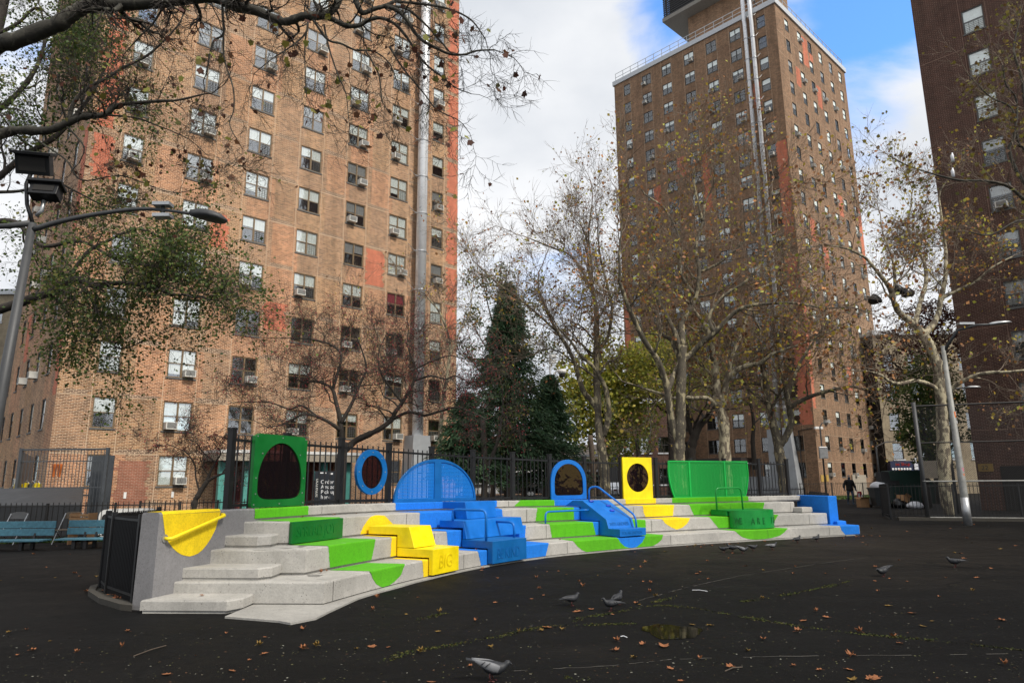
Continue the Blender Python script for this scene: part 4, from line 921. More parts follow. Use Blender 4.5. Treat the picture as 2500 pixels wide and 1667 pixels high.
# ---- panels mounted on the fence
DP = 2.03
def panel_frame(s0, s1): a = PP(s0, DP); b = PP(s1, DP); t = (b-a).normalized(); return a, t, Vector((-t.y, t.x, 0)), (b-a).length, zs((s0+s1)/2)
def panel_pt(fp, u, z, d): a, t, n, L_, f = fp; return a+t*(u*L_)+n*d+Vector((0, 0, z*f))
def ring_panel(root, name, mat, fp, outer, inner, thick=.05):
    """outer/inner: lists of (u,z) with equal counts"""
    n = len(outer); mb = MB(); V = [panel_pt(fp, *p, 0) for p in outer]+[panel_pt(fp, *p, 0) for p in inner]+[panel_pt(fp, *p, thick) for p in outer]+[panel_pt(fp, *p, thick) for p in inner]; F = []
    for i in range(n):
        j = (i+1) % n; F += [(i, j, n+j, n+i), (2*n+i, 3*n+i, 3*n+j, 2*n+j), (i, 2*n+i, 2*n+j, j), (n+i, n+j, 3*n+j, 3*n+i)]
    mb.add(V, F); return mb.build(name, mat, root)
def pane_fill(root, fp, inner, d=.02, mat=None):
    mb = MB(); mb.prism(inner, lambda u, z: panel_pt(fp, u, z, d), lambda u, z: panel_pt(fp, u, z, d+.008)); return mb.build('tinted_pane', mat or M['acrylic'], root)
def resample(poly, n):
    P = np.array(poly+[poly[0]], float); L_ = np.r_[0, np.cumsum(np.hypot(*np.diff(P, axis=0).T))]; t = np.linspace(0, L_[-1], n, endpoint=False)
    return list(zip(np.interp(t, L_, P[:, 0]), np.interp(t, L_, P[:, 1])))
def rect_by_angle(c, inner, hw, hz, u0, u1, z0, z1):
    """outer rectangle points matched to inner points by angle"""
    out = []
    for (u, z) in inner:
        du, dz = (u-c[0])/hw, (z-c[1])/hz; m = max(abs(du), abs(dz))
        du, dz = du/m, dz/m; out.append((u0+(u1-u0)*(du+1)/2, z0+(z1-z0)*(dz+1)/2))
    return out
def ell(c, a, b, n=48, p=2.0, ph=0): return [(c[0]+a*math.copysign(abs(math.cos(2*math.pi*k/n+ph))**(2/p), math.cos(2*math.pi*k/n+ph)), c[1]+b*math.copysign(abs(math.sin(2*math.pi*k/n+ph))**(2/p), math.sin(2*math.pi*k/n+ph))) for k in range(n)]
def bolts(root, fp, pts, mat):
    mb = MB()
    for u, z in pts: p = panel_pt(fp, u, z, 0); mb.tube([p, p-fp[2]*.008], .012, 8)
    mb.build('bolts', mat, root, kind='stuff')
# green square panel with egg shaped window
fp = panel_frame(.98, 2.10); gp = thing('window_panel', panel_pt(fp, .5, 1.15, 0), 'dark green square panel with an egg shaped tinted window', 'panel')
inner = []
for k in range(56):
    a = 2*math.pi*k/56 - math.pi/2; u = math.cos(a); z = math.sin(a)
    if z < 0: uu = .415*math.copysign(min(1, abs(u)**.45), u); zz_ = -.27*min(1, abs(z)**.42 if abs(z) > 0 else 0)
    else: uu = .415*u; zz_ = .62*z
    inner.append((.5+uu, 1.54+zz_))
outer = rect_by_angle((.5, 1.68), inner, .45, .50, 0, 1, 1.155, 2.285)
ring_panel(gp, 'panel_frame', M['green_dk'], fp, outer, inner, .06); pane_fill(gp, fp, inner)
bolts(gp, fp, [(.04, 1.2), (.96, 1.2), (.04, 2.24), (.96, 2.24), (.5, 2.24), (.5, 1.2), (.05, 1.6), (.95, 1.6), (.14, 1.98), (.86, 1.98), (.06, 1.36), (.94, 1.36)], M['steel'])
# blue oval ring
fp = panel_frame(3.27, 4.03); ov = thing('window_panel', panel_pt(fp, .5, 1.3, 0), 'deep blue oval ring panel with a tinted oval window', 'panel')
ring_panel(ov, 'panel_frame', M['blue_d'], fp, ell((.5, 1.735), .5, .43), ell((.5, 1.735), .345, .315), .06); pane_fill(ov, fp, ell((.5, 1.735), .345, .315))
bolts(ov, fp, [(.5+.425*math.cos(a), 1.735+.375*math.sin(a)) for a in np.arange(0, 6.28, .785)], M['steel'])
# blue perforated dome
fp = panel_frame(4.22, 6.32); dm = thing('dome_screen', panel_pt(fp, .5, 1.15, 0), 'blue perforated metal screen shaped like a dome', 'screen')
oc = [(0.0, 1.15)]+[(.5-.5*math.cos(math.pi*k/40), 1.15+.91*math.sin(math.pi*k/40)) for k in range(41)]+[(1.0, 1.15)]
for (ua, ub) in ((0, .5), (.5, 1.0)):
    half = [(ua, 1.15)] if ua == .5 else []
    pts_ = [p for p in oc[1:-1] if ua-1e-6 <= p[0] <= ub+1e-6]; poly = ([(ub, 1.15)] if ua == 0 else [(.5, 1.15)])
    poly = (pts_+[(ub, 1.15)]) if ua == 0 else ([(.5, 1.15)]+pts_)
    cx = sum(p[0] for p in poly)/len(poly); cz = 1.15+.36
    inn = [(cx+(u-cx)*.865, 1.56+(z-1.56)*.865) for u, z in poly]
    ring_panel(dm, 'screen_frame', M['blue_d'], fp, poly, inn, .05)
    nn = len(inn); V = [panel_pt(fp, *p, .02) for p in inn]; mb = MB(); mb.add(V, [tuple(range(nn))]); mb.build('perforated_sheet', M['perf_blue'], dm, uv=[(u*fp[3], z) for u, z in inn])
# blue arch
fp = panel_frame(8.33, 9.39); ar = thing('window_panel', panel_pt(fp, .5, 1.15, 0), 'bright blue arched panel with a tinted window behind the climbing ramp', 'panel')
def arch(u0, u1, z0, zt, zsp, n=30, rb=.0):
    c = (u0+u1)/2; w = (u1-u0)/2; P = [(c+w*math.cos(math.pi*k/n), zsp+(zt-zsp)*math.sin(math.pi*k/n)**.92) for k in range(n+1)]
    if rb: P += [(u0, z0+rb), (u0+rb*.3, z0+rb*.3), (u0+rb, z0)] + [(u1-rb, z0), (u1-rb*.3, z0+rb*.3), (u1, z0+rb)]
    else: P += [(u0, z0+.1), (u0, z0+.03), (u0, z0), (u1, z0), (u1, z0+.03), (u1, z0+.1)]
    return P
ring_panel(ar, 'panel_frame', M['blue_m'], fp, arch(0, 1, 1.155, 2.21, 1.60), arch(.095, .905, 1.26, 2.10, 1.58, rb=.07), .06); pane_fill(ar, fp, arch(.095, .905, 1.26, 2.10, 1.58, rb=.07))
# yellow panel with round hole
fp = panel_frame(10.47, 11.40); yp = thing('window_panel', panel_pt(fp, .5, 1.15, 0), 'tall yellow metal panel with a round tinted window', 'panel')
inner = ell((.5, 1.745), .37, .415, 48, ph=-math.pi/2); ring_panel(yp, 'panel_frame', M['yellow_m'], fp, rect_by_angle((.5, 1.745), inner, .37, .415, 0, 1, 1.14, 2.335), inner, .05); pane_fill(yp, fp, inner)
# green perforated screen with bowed sides
fp = panel_frame(11.97, 14.80); gs = thing('perforated_screen', panel_pt(fp, .5, 1.12, 0), 'bright green perforated metal screen with bowed sides', 'screen')
def bow(z, sgn): tt = (z-1.12)/1.13; return (.5+sgn*(.5*(1+.035*math.sin(math.pi*min(1, tt*1.05))) - (.055*(1-tt)**1.6)))
zz = np.linspace(1.12, 2.25, 10)
secs = [(-1, .235), (.265, .70), (.73, 2)]
def col(u0f, u1f):
    return [(u0f(z), z) for z in zz] + [(u1f(z), z) for z in zz[::-1]]
L0 = lambda z: bow(z, -1); R0 = lambda z: bow(z, 1)
for ua, ub in ((L0, lambda z: .25), (lambda z: .25, lambda z: .695), (lambda z: .695, R0)):
    o_ = col(ua, ub); cx = (ua(1.7)+ub(1.7))/2; w = abs(ub(1.7)-ua(1.7)); sx_ = 1-.05/ (w*2.6); inn = [(cx+(u-cx)*sx_, 1.685+(z-1.685)*.93) for u, z in o_]
    ring_panel(gs, 'screen_frame', M['green_p'], fp, o_, inn, .05); mb = MB(); mb.add([panel_pt(fp, *p, .02) for p in inn], [tuple(range(len(inn)))]); mb.build('perforated_sheet', M['perf_green'], gs, uv=[(u*fp[3], z) for u, z in inn])

# ================================================================== TREES
def tubes_mesh(S, n=3):
    """S: array of (p0,p1,r0,r1) -> open tubes, vectorised"""
    S = np.asarray(S, float)
    if len(S) == 0: return np.zeros((0, 3)), np.zeros((0, 4), int)
    p0, p1, r0, r1 = S[:, :3], S[:, 3:6], S[:, 6], S[:, 7]; d = p1-p0; L_ = np.linalg.norm(d, axis=1, keepdims=True)+1e-9; d = d/L_
    h = np.where(np.abs(d[:, 2:3]) > .9, np.array([[1., 0, 0]]), np.array([[0, 0, 1.]])); x = np.cross(d, h); x /= np.linalg.norm(x, axis=1, keepdims=True); y = np.cross(d, x)
    V = np.zeros((len(S), 2*n, 3))
    for k in range(n):
        a = 2*math.pi*k/n; u = x*math.cos(a)+y*math.sin(a); V[:, k] = p0-d*r0[:, None]*.3+u*r0[:, None]; V[:, n+k] = p1+d*r1[:, None]*.3+u*r1[:, None]
    b = (np.arange(len(S))*2*n)[:, None, None]; q = np.array([[k, (k+1) % n, n+(k+1) % n, n+k] for k in range(n)])[None]
    return V.reshape(-1, 3), (b+q).reshape(-1, 4)
def np_mesh(name, V, Q, mat, parent, kind=None, smooth=False, label=None):
    off = ORG.get(parent.name, Vector((0, 0, 0))) if parent is not None else Vector((0, 0, 0)); V = V-np.array(off)
    me = bpy.data.meshes.new(name); k = Q.shape[1]; me.vertices.add(len(V)); me.vertices.foreach_set('co', V.astype(np.float32).ravel()); me.loops.add(Q.size); me.loops.foreach_set('vertex_index', Q.astype(np.int32).ravel())
    me.polygons.add(len(Q)); me.polygons.foreach_set('loop_start', np.arange(0, Q.size, k, dtype=np.int32)); me.polygons.foreach_set('loop_total', np.full(len(Q), k, dtype=np.int32)); me.update(calc_edges=True)
    return finish(name, me, mat, parent, smooth, 0, kind, label)
LEAF5 = np.array([(0, 0), (.22, -.06), (.50, .08), (.40, .30), (.54, .58), (.30, .62), (.04, .98), (-.26, .66), (-.52, .60), (-.42, .30), (-.50, .04), (-.20, -.04)])
def leaves(P, size, rng, flat=0.0, shape='quad', jitter=.4, droop=.0):
    P = np.asarray(P, float); n = len(P); sz = size*(1+jitter*(rng.random(n)-.5)*2); 
    a = rng.normal(size=(n, 3)); a[:, 2] = a[:, 2]*(1-flat) - droop; a /= np.linalg.norm(a, axis=1, keepdims=True)+1e-9; b = rng.normal(size=(n, 3)); b -= a*np.sum(a*b, axis=1, keepdims=True); b /= np.linalg.norm(b, axis=1, keepdims=True)+1e-9
    if shape == 'quad':
        loc = np.array([(0, 0, 0), (.42, .45, .10), (0, 1.0, .0), (-.42, .5, .12)])
        nrm = np.cross(a, b); V = P[:, None]+sz[:, None, None]*(loc[None, :, 0:1]*b[:, None]+loc[None, :, 1:2]*a[:, None]+loc[None, :, 2:3]*nrm[:, None]); k = 4
    else:
        k = len(LEAF5); bend = rng.uniform(-.5, .5, n); nrm = np.cross(a, b); z = (LEAF5[:, 0]**2)[None]*bend[:, None]*1.6+ (LEAF5[:, 1]**2)[None]*(bend*.5)[:, None]
        V = P[:, None]+sz[:, None, None]*(LEAF5[None, :, 0:1]*b[:, None]+LEAF5[None, :, 1:2]*a[:, None]+z[:, :, None]*nrm[:, None])
    return V.reshape(-1, 3), (np.arange(n*k).reshape(n, k))
def unit(v): return v/(np.linalg.norm(v)+1e-9)
def sprout(segs, tips, p, d, L_, r, lvl, rng, prm):
    """recursive crooked branch"""
    n = prm.get('steps', 5); w = prm.get('wig', .28); up = prm.get('up', .06); q = np.array(p, float); d = unit(np.array(d, float)); st = L_/n
    rend = r*.45 if lvl > 0 else r*.3
    for i in range(n):
        d = unit(d+rng.normal(size=3)*w*(.7+.15*lvl)+np.array([0, 0, up])); r0 = r+(rend-r)*i/n; r1 = r+(rend-r)*(i+1)/n; q2 = q+d*st; segs.append((*q, *q2, r0, r1)); q = q2
        if lvl > 0:
            k = prm.get('kids', 1.3); m = int(k)+(rng.random() < k-int(k))
            if i == 0 and lvl >= prm.get('lv', 3): m = 0
            for _ in range(m):
                ax = unit(np.cross(d, rng.normal(size=3))); an = math.radians(rng.uniform(*prm.get('ang', (28, 62)))); dd = d*math.cos(an)+ax*math.sin(an)
                sprout(segs, tips, q, dd, L_*rng.uniform(*prm.get('shrink', (.5, .78))), max(r1*.62, prm.get('rmin', .006)), lvl-1, rng, prm)
        else: tips.append(q.copy())
    if lvl > 0: sprout(segs, tips, q, d, L_*.62, max(rend, prm.get('rmin', .006)), lvl-1, rng, prm)
def limb(tr, pts, r0, r1): 
    """thick smooth limb through traced points"""
    P = _cr([tuple(p) for p in pts], 6) if len(pts) > 2 else np.array([tuple(pts[0]), tuple(pts[1])]); n = len(P); return P, np.linspace(r0, r1, n)
def tree(name, cat, label, limbs, prm, seed, bark, leafmat, leaf, nleaf, group=None, twig=None, leafshape='quad', trunk_n=12, spread=.12, per_limb=1.0, berries=None, tipskeep=1.0, flat=0.0, hang=0.0, base_pt=None):
    """limbs: list of (points, r0, r1, sprout?) ; first one is the trunk"""
    rng = np.random.default_rng(seed); root = thing(name, base_pt if base_pt is not None else Vector(limbs[0][0][0]), label, cat, group)
    mb = MB(); segs = []; tips = []
    for li, (pts, r0, r1, sp) in enumerate(limbs):
        P, rr = limb(None, pts, r0, r1); J = P.copy(); L_ = np.linalg.norm(np.diff(P, axis=0), axis=1).sum()
        lump = 1+.07*rng.normal(size=len(rr)); mb.tube([tuple(x) for x in J], [float(a*b) for a, b in zip(rr, lump)], trunk_n if r0 > .06 else 7, caps=True)
        if sp:
            m = max(2, int(L_*prm.get('dens', 1.6)*per_limb)); lo = sp if isinstance(sp, float) else .25
            for k in range(m):
                t = lo+(1-lo)*(k+rng.random())/m; i = min(len(P)-2, int(t*(len(P)-1))); d = unit(P[i+1]-P[i]); ax = unit(np.cross(d, rng.normal(size=3))); an = math.radians(rng.uniform(35, 75)); dd = unit(d*math.cos(an)+ax*math.sin(an)+np.array([0, 0, prm.get('lift', .15)]))
                bl = prm['len']*rng.uniform(.65, 1.2)*(1-.35*t); sprout(segs, tips, P[i], dd, bl, max(rr[i]*.42, prm.get('rmin', .006)*1.5), prm.get('lv', 3), rng, prm)
            sprout(segs, tips, P[-1], unit(P[-1]-P[-2]), prm['len']*.9, max(r1*.9, prm.get('rmin', .006)), prm.get('lv', 3), rng, prm)
    mb.build('trunk', bark, root, smooth=True)
    if segs:
        S = np.array(segs); big = S[:, 6] > prm.get('rbig', .022); 
        if big.any(): V, Q = tubes_mesh(S[big], 6); np_mesh('branches', V, Q, bark, root, kind='stuff', smooth=True)
        V, Q = tubes_mesh(S[~big], 3); np_mesh('twigs', V, Q, twig or M['bark_twig'], root, kind='stuff')
    T_ = np.array(tips)
    if nleaf and len(T_):
        idx = rng.integers(0, len(T_), nleaf); P = T_[idx]+rng.normal(size=(nleaf, 3))*spread
        V, Q = leaves(P, leaf, rng, flat, leafshape, droop=hang); np_mesh('foliage', V, Q, leafmat, root, kind='stuff')
    if berries:
        idx = rng.integers(0, len(T_), berries[0]); P = T_[idx]+rng.normal(size=(berries[0], 3))*.05; r = berries[1]; oc = np.array([(1, 0, 0), (0, 1, 0), (-1, 0, 0), (0, -1, 0), (0, 0, 1), (0, 0, -1)])*r
        F = np.array([(0, 1, 4), (1, 2, 4), (2, 3, 4), (3, 0, 4), (1, 0, 5), (2, 1, 5), (3, 2, 5), (0, 3, 5)]); V = (P[:, None]+oc[None]).reshape(-1, 3); Q = (F[None]+(np.arange(len(P))*6)[:, None, None]).reshape(-1, 3); np_mesh('berries', V, Q, M['berry'], root, kind='stuff')
    return root, T_
def tr(pts, Y, ky=None, dz=0.0):
    """traced limb points (survey pixels, 2500 wide) placed at depth Y, optional depth per point"""
    return [at(x, y, Y+(ky[i] if ky else 0)) for i, (x, y) in enumerate(pts)]
def D(*p): return [(x*KD, y*KD) for x, y in p]
def c3r(*p): return [(1500+x/2.413, 500+y/2.413) for x, y in p]
def c2r(*p): return [(1100+x/2.613, 600+y/2.613) for x, y in p]
def c4r(*p): return [(2100+x/2.24, 600+y/2.24) for x, y in p]
def c1c(*p): return [(500+x/2.613, 600+y/2.613) for x, y in p]
def c6(*p): return [(x/3.92, y/3.92) for x, y in p]
def c7r(*p): return [(500+x/2.613, y/2.613) for x, y in p]
def c5r(*p): return [(2150+x/2.614, y/2.614) for x, y in p]
def down(pts, Y, z=0): p = pts[0]; return [Vector((p.x, p.y, z))]+pts
PL = dict(len=2.5, steps=5, wig=.20, up=.05, kids=.88, lv=3, ang=(25, 60), shrink=(.5, .8), rmin=.0075, rbig=.03, dens=1.0)

# --- the large plane tree behind the green screen
Y = 27.0
L = [(down(tr(c3r((382, 1500), (385, 1400), (388, 1250), (392, 1100), (398, 950), (404, 830)), Y), Y), .25, .16, None),
     (tr(c3r((380, 1390), (345, 1300), (322, 1170), (310, 1080), (285, 990), (245, 900), (190, 820), (150, 750), (100, 640), (60, 540), (30, 450)), Y, [0, 0, -.2, -.3, -.5, -.8, -1.1, -1.3, -1.6, -1.8, -2]), .155, .07, .5),
     (tr(c3r((318, 1090), (345, 1010), (385, 930), (365, 860), (330, 790), (285, 765), (255, 700), (240, 620), (190, 570), (150, 520)), Y, [0, .1, .2, .4, .7, 1, 1.3, 1.6, 1.9, 2.2]), .12, .05, .4),
     (tr(c3r((388, 930), (450, 880), (520, 810), (590, 755), (650, 690), (720, 625), (800, 595), (900, 583), (1050, 578), (1180, 600)), Y, [0, 0, -.3, -.6, -.8, -1, -1.3, -1.6, -2, -2.3]), .13, .04, .35),
     (tr(c3r((404, 830), (395, 700), (430, 640), (480, 540), (500, 400), (480, 250), (520, 100), (530, 0)), Y, [0, .3, .4, .5, .6, .8, 1, 1.1]), .14, .05, .25),
     (tr(c3r((398, 860), (350, 740), (290, 620), (240, 520), (235, 420), (200, 300)), Y, [0, .2, .4, .5, .6, .7]), .11, .05, .3),
     (tr(c3r((520, 100), (500, 20), (470, -120), (480, -260), (520, -420)), Y, [1, 1, 1.1, 1.2, 1.3]), .07, .03, .1),
     (tr(c3r((480, 540), (390, 400), (380, 200), (300, 30), (180, -60)), Y, [.5, .6, .8, .9, 1]), .08, .035, .2),
     (tr(c3r((590, 755), (560, 660), (640, 540), (800, 430), (900, 280), (960, 150)), Y, [-.6, -.6, -.7, -.8, -1, -1]), .08, .03, .2),
     (tr(c3r((500, 400), (620, 340), (760, 220), (860, 60), (930, -80)), Y, [.6, .6, .5, .4, .3]), .07, .03, .1)]
tree('plane_tree', 'tree', 'large forked plane tree with yellow and rust leaves behind the green screen', L, dict(PL, kids=.98), 21, M['bark_plane'], M['lf_plane'], .135, 4300, 'plane trees behind the bleacher', spread=.2, leafshape='quad')
# --- second plane, pale scarred trunk
Y = 30.0
L = [(down(tr(c3r((652, 1500), (645, 1300), (625, 1200), (608, 1120), (598, 1000), (580, 880), (560, 780), (530, 700)), Y), Y), .27, .10, .5),
     (tr(c3r((640, 1190), (652, 1100), (665, 1030), (720, 975), (790, 945), (860, 930), (930, 880), (1010, 850)), Y, [0, -.1, -.2, -.4, -.6, -.9, -1.2, -1.4]), .16, .06, .3),
     (tr(c3r((612, 1190), (575, 1155), (530, 1135), (470, 1138), (400, 1130), (330, 1138), (270, 1110), (200, 1090)), Y, [0, 0, -.2, -.3, -.5, -.7, -1, -1.2]), .11, .05, .4),
     (tr(c3r((665, 1030), (690, 900), (740, 780), (790, 640), (850, 520)), Y, [-.2, .1, .4, .6, .8]), .11, .05, .2)]
tree('plane_tree', 'tree', 'plane tree with a pale peeled trunk, right of the largest plane tree', L, dict(PL, len=2.2, kids=.9), 22, M['bark_planelight'], M['lf_plane'], .16, 1500, 'plane trees behind the bleacher', spread=.2)
# --- third plane, V fork in front of the middle tower's ducts
Y = 31.0
L = [(down(tr(c3r((990, 1560), (972, 1470), (962, 1400), (935, 1290), (912, 1190), (895, 1080), (880, 980), (868, 870)), Y), Y), .26, .10, .5),
     (tr(c3r((968, 1420), (1010, 1365), (1040, 1290), (1035, 1220), (1018, 1140), (1000, 1040), (975, 950), (960, 850), (990, 720), (1040, 600)), Y, [0, -.1, -.2, -.2, -.3, -.4, -.4, -.5, -.6, -.7]), .17, .06, .35),
     (tr(c3r((1020, 1205), (1080, 1165), (1150, 1130), (1230, 1105), (1310, 1085), (1400, 1070), (1480, 1085), (1560, 1050)), Y, [-.2, -.4, -.7, -1, -1.3, -1.6, -1.9, -2.1]), .11, .035, .2),
     (tr(c3r((915, 1190), (850, 1130), (770, 1080), (700, 1090), (640, 1050)), Y, [0, .2, .5, .8, 1]), .09, .04, .3),
     (tr(c3r((1018, 1140), (1060, 1010), (1110, 900), (1180, 800), (1240, 700)), Y, [-.3, -.1, .2, .5, .7]), .09, .035, .2)]
tree('plane_tree', 'tree', 'plane tree forking into a V in front of the grey ducts', L, dict(PL, len=2.3), 23, M['bark_plane'], M['lf_plane'], .14, 1500, 'plane trees behind the bleacher', spread=.2)
# --- thin dark tree between
Y = 36.0
L = [(down(tr(c3r((450, 1500), (460, 1400), (500, 1300), (560, 1240), (600, 1180)), Y), Y), .30, .14, .5), (tr(c3r((470, 1380), (440, 1300), (430, 1200), (440, 1100)), Y), .16, .06, .3), (tr(c3r((830, 1560), (815, 1400), (820, 1290), (805, 1180), (790, 1100)), Y), .13, .06, .5)]
tree('dark_tree', 'tree', 'dark leaning tree half hidden between the first two plane trees', L, dict(PL, len=2.2, kids=.8), 24, M['bark_dark'], M['lf_yellow'], .16, 900, spread=.25)
# --- plane left of the arched panel, with a wide tall crown
Y = 29.0
L = [(down(tr(c2r((985, 1500), (972, 1350), (955, 1240), (945, 1130), (938, 1000), (932, 850), (930, 700), (932, 560), (928, 400), (905, 280), (880, 150)), Y), Y), .22, .07, .5),
     (tr(c2r((948, 1060), (900, 990), (850, 930), (815, 830), (790, 740), (740, 640), (690, 560), (640, 470), (600, 380), (560, 280)), Y, [0, 0, -.2, -.4, -.6, -.8, -1, -1.2, -1.3, -1.5]), .13, .04, .35),
     (tr(c2r((975, 1210), (1005, 1120), (1008, 1020), (985, 900), (940, 820), (900, 760), (830, 700), (760, 600), (700, 540)), Y, [0, -.2, -.4, -.6, -.8, -1, -1.1, -1.2, -1.3]), .12, .04, .45),
     (tr(c2r((940, 720), (965, 640), (1000, 590), (1020, 500), (1030, 400), (1000, 250), (960, 100), (940, -60)), Y, [0, .2, .4, .5, .7, .8, 1, 1]), .09, .035, .25),
     (tr(c2r((915, 330), (850, 180), (760, 60), (640, 10), (520, -40)), Y, [0, .3, .5, .7, .8]), .06, .03, .1), (tr(c2r((905, 280), (900, 120), (880, -60), (900, -250)), Y, [0, .2, .3, .3]), .06, .03, .1),
     (tr(c2r((690, 560), (560, 440), (430, 330), (300, 240), (180, 130)), Y, [-1, -1, -1, -1, -1]), .05, .025, .1)]
tree('plane_tree', 'tree', 'tall slender plane tree with a thin crown against the white sky, right of the evergreen', L, dict(PL, len=2.1, kids=.92, dens=1.1), 25, M['bark_plane'], M['lf_plane'], .11, 2300, 'plane trees behind the bleacher', spread=.2)
# --- plane behind the right lamp post
Y = 28.0
L = [(down(tr(c4r((462, 1250), (452, 1000), (442, 850), (432, 740), (420, 640), (385, 560), (350, 485)), Y), Y), .25, .17, None),
     (tr(c4r((350, 485), (310, 445), (262, 405), (210, 360), (182, 300), (165, 240), (140, 200), (100, 150), (60, 100), (20, 60), (-60, 20)), Y, [0, 0, -.2, -.4, -.6, -.8, -1, -1.1, -1.2, -1.3, -1.5]), .15, .04, .3),
     (tr(c4r((350, 485), (398, 430), (428, 370), (440, 290), (462, 200), (470, 90), (465, 0), (450, -120), (430, -260)), Y, [0, .2, .3, .4, .5, .6, .8, .9, 1]), .14, .04, .3),
     (tr(c4r((300, 430), (318, 350), (340, 270), (362, 190), (350, 90), (300, 0), (260, -100), (280, -230)), Y, [0, .3, .5, .7, .9, 1, 1.1, 1.1]), .11, .035, .25),
     (tr(c4r((430, 790), (370, 755), (300, 738), (230, 752), (170, 745), (110, 705), (60, 690)), Y, [0, -.2, -.4, -.6, -.8, -1, -1.2]), .10, .04, .3),
     (tr(c4r((470, 805), (520, 765), (570, 735), (640, 705), (720, 692), (800, 690), (900, 680)), Y, [0, -.2, -.5, -.8, -1.1, -1.4, -1.7]), .10, .04, .3),
     (tr(c4r((182, 300), (190, 200), (180, 90), (150, 0), (120, -80)), Y, [-.6, -.4, -.2, 0, .1]), .08, .03, .15), (tr(c4r((440, 290), (540, 240), (640, 190), (720, 120), (830, 60)), Y, [.4, .2, 0, -.3, -.5]), .07, .03, .2)]
tree('plane_tree', 'tree', 'plane tree behind the pale lamp post on the right, its limbs spreading against the sky', L, dict(PL, len=2.1, kids=.95, dens=1.2), 26, M['bark_planelight'], M['lf_plane'], .14, 3000, 'plane trees on the right', spread=.2)
# --- branches reaching in from the right edge, in front of the maroon tower
Y = 15.0
bp = Vector((16.5, 13.5, 0))
L = [([bp, bp+Vector((-.1, .2, 3)), bp+Vector((-.3, .5, 6.0)), at(2560, 520, Y)], .26, .16, None),
     ([at(2560, 520, Y)]+tr(c5r((915, 1160), (860, 1075), (820, 950), (850, 880), (870, 720), (860, 620), (800, 540), (780, 420)), Y), .05, .015, .1),
     ([at(2560, 520, Y)]+tr(c5r((915, 1270), (840, 1205), (760, 1170), (650, 1155), (500, 1150), (340, 1112), (180, 1060), (60, 1000)), Y), .05, .012, .2),
     ([at(2560, 520, Y)]+tr(c5r((920, 960), (880, 920), (840, 700), (700, 620), (560, 480)), Y), .04, .012, .1),
     ([at(2560, 520, Y)]+tr(c5r((930, 700), (900, 500), (850, 330), (870, 200), (900, 60)), Y), .04, .012, .1), ([at(2560, 520, Y)]+tr(c5r((950, 1400), (850, 1420), (700, 1500), (560, 1480)), Y), .035, .012, .1)]
tree('plane_tree', 'tree', 'plane tree branches with yellow leaves reaching in from the right edge', L, dict(PL, len=.75, dens=3.2, rmin=.0035, rbig=.02, lv=2, kids=1.1), 27, M['bark_fg'], M['lf_edge'], .07, 1100, 'plane trees on the right', spread=.1, leafshape='leaf')
# --- near plane tree whose dark limb crosses the top left
Y = 7.0
bp = Vector((-9.0, 5.6, 0))
L = [([bp, bp+Vector((.1, .1, 2)), bp+Vector((.4, .3, 4.0)), at(-260, 190, 6.7)], .36, .20, None),
     ([at(-260, 190, 6.7)]+tr(c6((-60, 440), (150, 390), (400, 290), (560, 230), (700, 130), (860, 55), (1050, 50), (1300, 35), (1500, 20), (1750, -10), (2000, -30)), Y)+tr(c7r((120, 5), (200, 45), (330, 72), (500, 140), (620, 108), (760, 98), (830, 50), (862, -10)), Y), .10, .038, .3),
     (tr(c7r((560, 130), (680, 95), (800, 120), (900, 165), (980, 165), (1050, 128), (1130, 118), (1220, 160), (1290, 240)), Y), .036, .016, .1),
     (tr(c7r((960, 0), (985, 55), (1010, 85), (1080, 60), (1150, 40), (1210, 10)), Y), .034, .020, .1), (tr(c7r((1150, 40), (1230, 70), (1290, 130), (1340, 210), (1400, 268), (1480, 310), (1560, 345), (1650, 350), (1740, 325), (1850, 320)), Y), .026, .009, .1),
     (tr(c7r((1180, 40), (1290, 60), (1400, 150), (1500, 260), (1560, 330)), Y), .018, .008, .1), (tr(c7r((1290, 240), (1400, 400), (1500, 480), (1600, 560), (1700, 600)), Y), .014, .005, .1), (tr(c7r((1210, 10), (1400, 30), (1560, 60), (1700, 130), (1790, 250)), Y), .018, .007, .1), (tr(c7r((1180, 300), (1260, 430), (1400, 600), (1480, 700), (1620, 770), (1690, 850)), Y), .012, .004, .2),
     (tr(c7r((110, -10), (115, 110), (118, 220), (60, 260), (35, 340), (10, 470)), Y), .016, .009, .1), (tr(c7r((118, 220), (125, 380), (180, 560), (185, 700), (160, 800), (240, 950)), Y), .012, .004, .1),
     (tr(c7r((655, 120), (650, 200), (600, 260), (520, 320), (440, 370), (350, 440)), Y), .014, .005, .1), (tr(c7r((680, 110), (780, 250), (870, 280), (960, 320), (1080, 330), (1180, 410), (1240, 560)), Y), .016, .005, .1), (tr(c7r((760, 160), (790, 300), (850, 480), (900, 600), (920, 780)), Y), .012, .004, .1),
     (tr(c7r((660, 140), (640, 280), (640, 450), (650, 620)), Y), .011, .004, .1), (tr(c7r((1030, 330), (1110, 480), (1130, 640), (1180, 720)), Y), .010, .004, .1),
     (tr(c7r((-250, 20), (-330, 150), (-420, 240), (-500, 330)), Y), .014, .005, .1)]
tree('plane_tree', 'tree', 'near plane tree whose dark limb and bare twigs cross the top left sky', L, dict(PL, len=.52, dens=4.6, rmin=.0024, rbig=.014, lv=2, kids=1.25, wig=.30, up=-.02, lift=-.12), 28, M['bark_fg'], M['lf_fg'], .062, 330, spread=.05, leafshape='leaf', twig=M['bark_dark'], base_pt=bp)
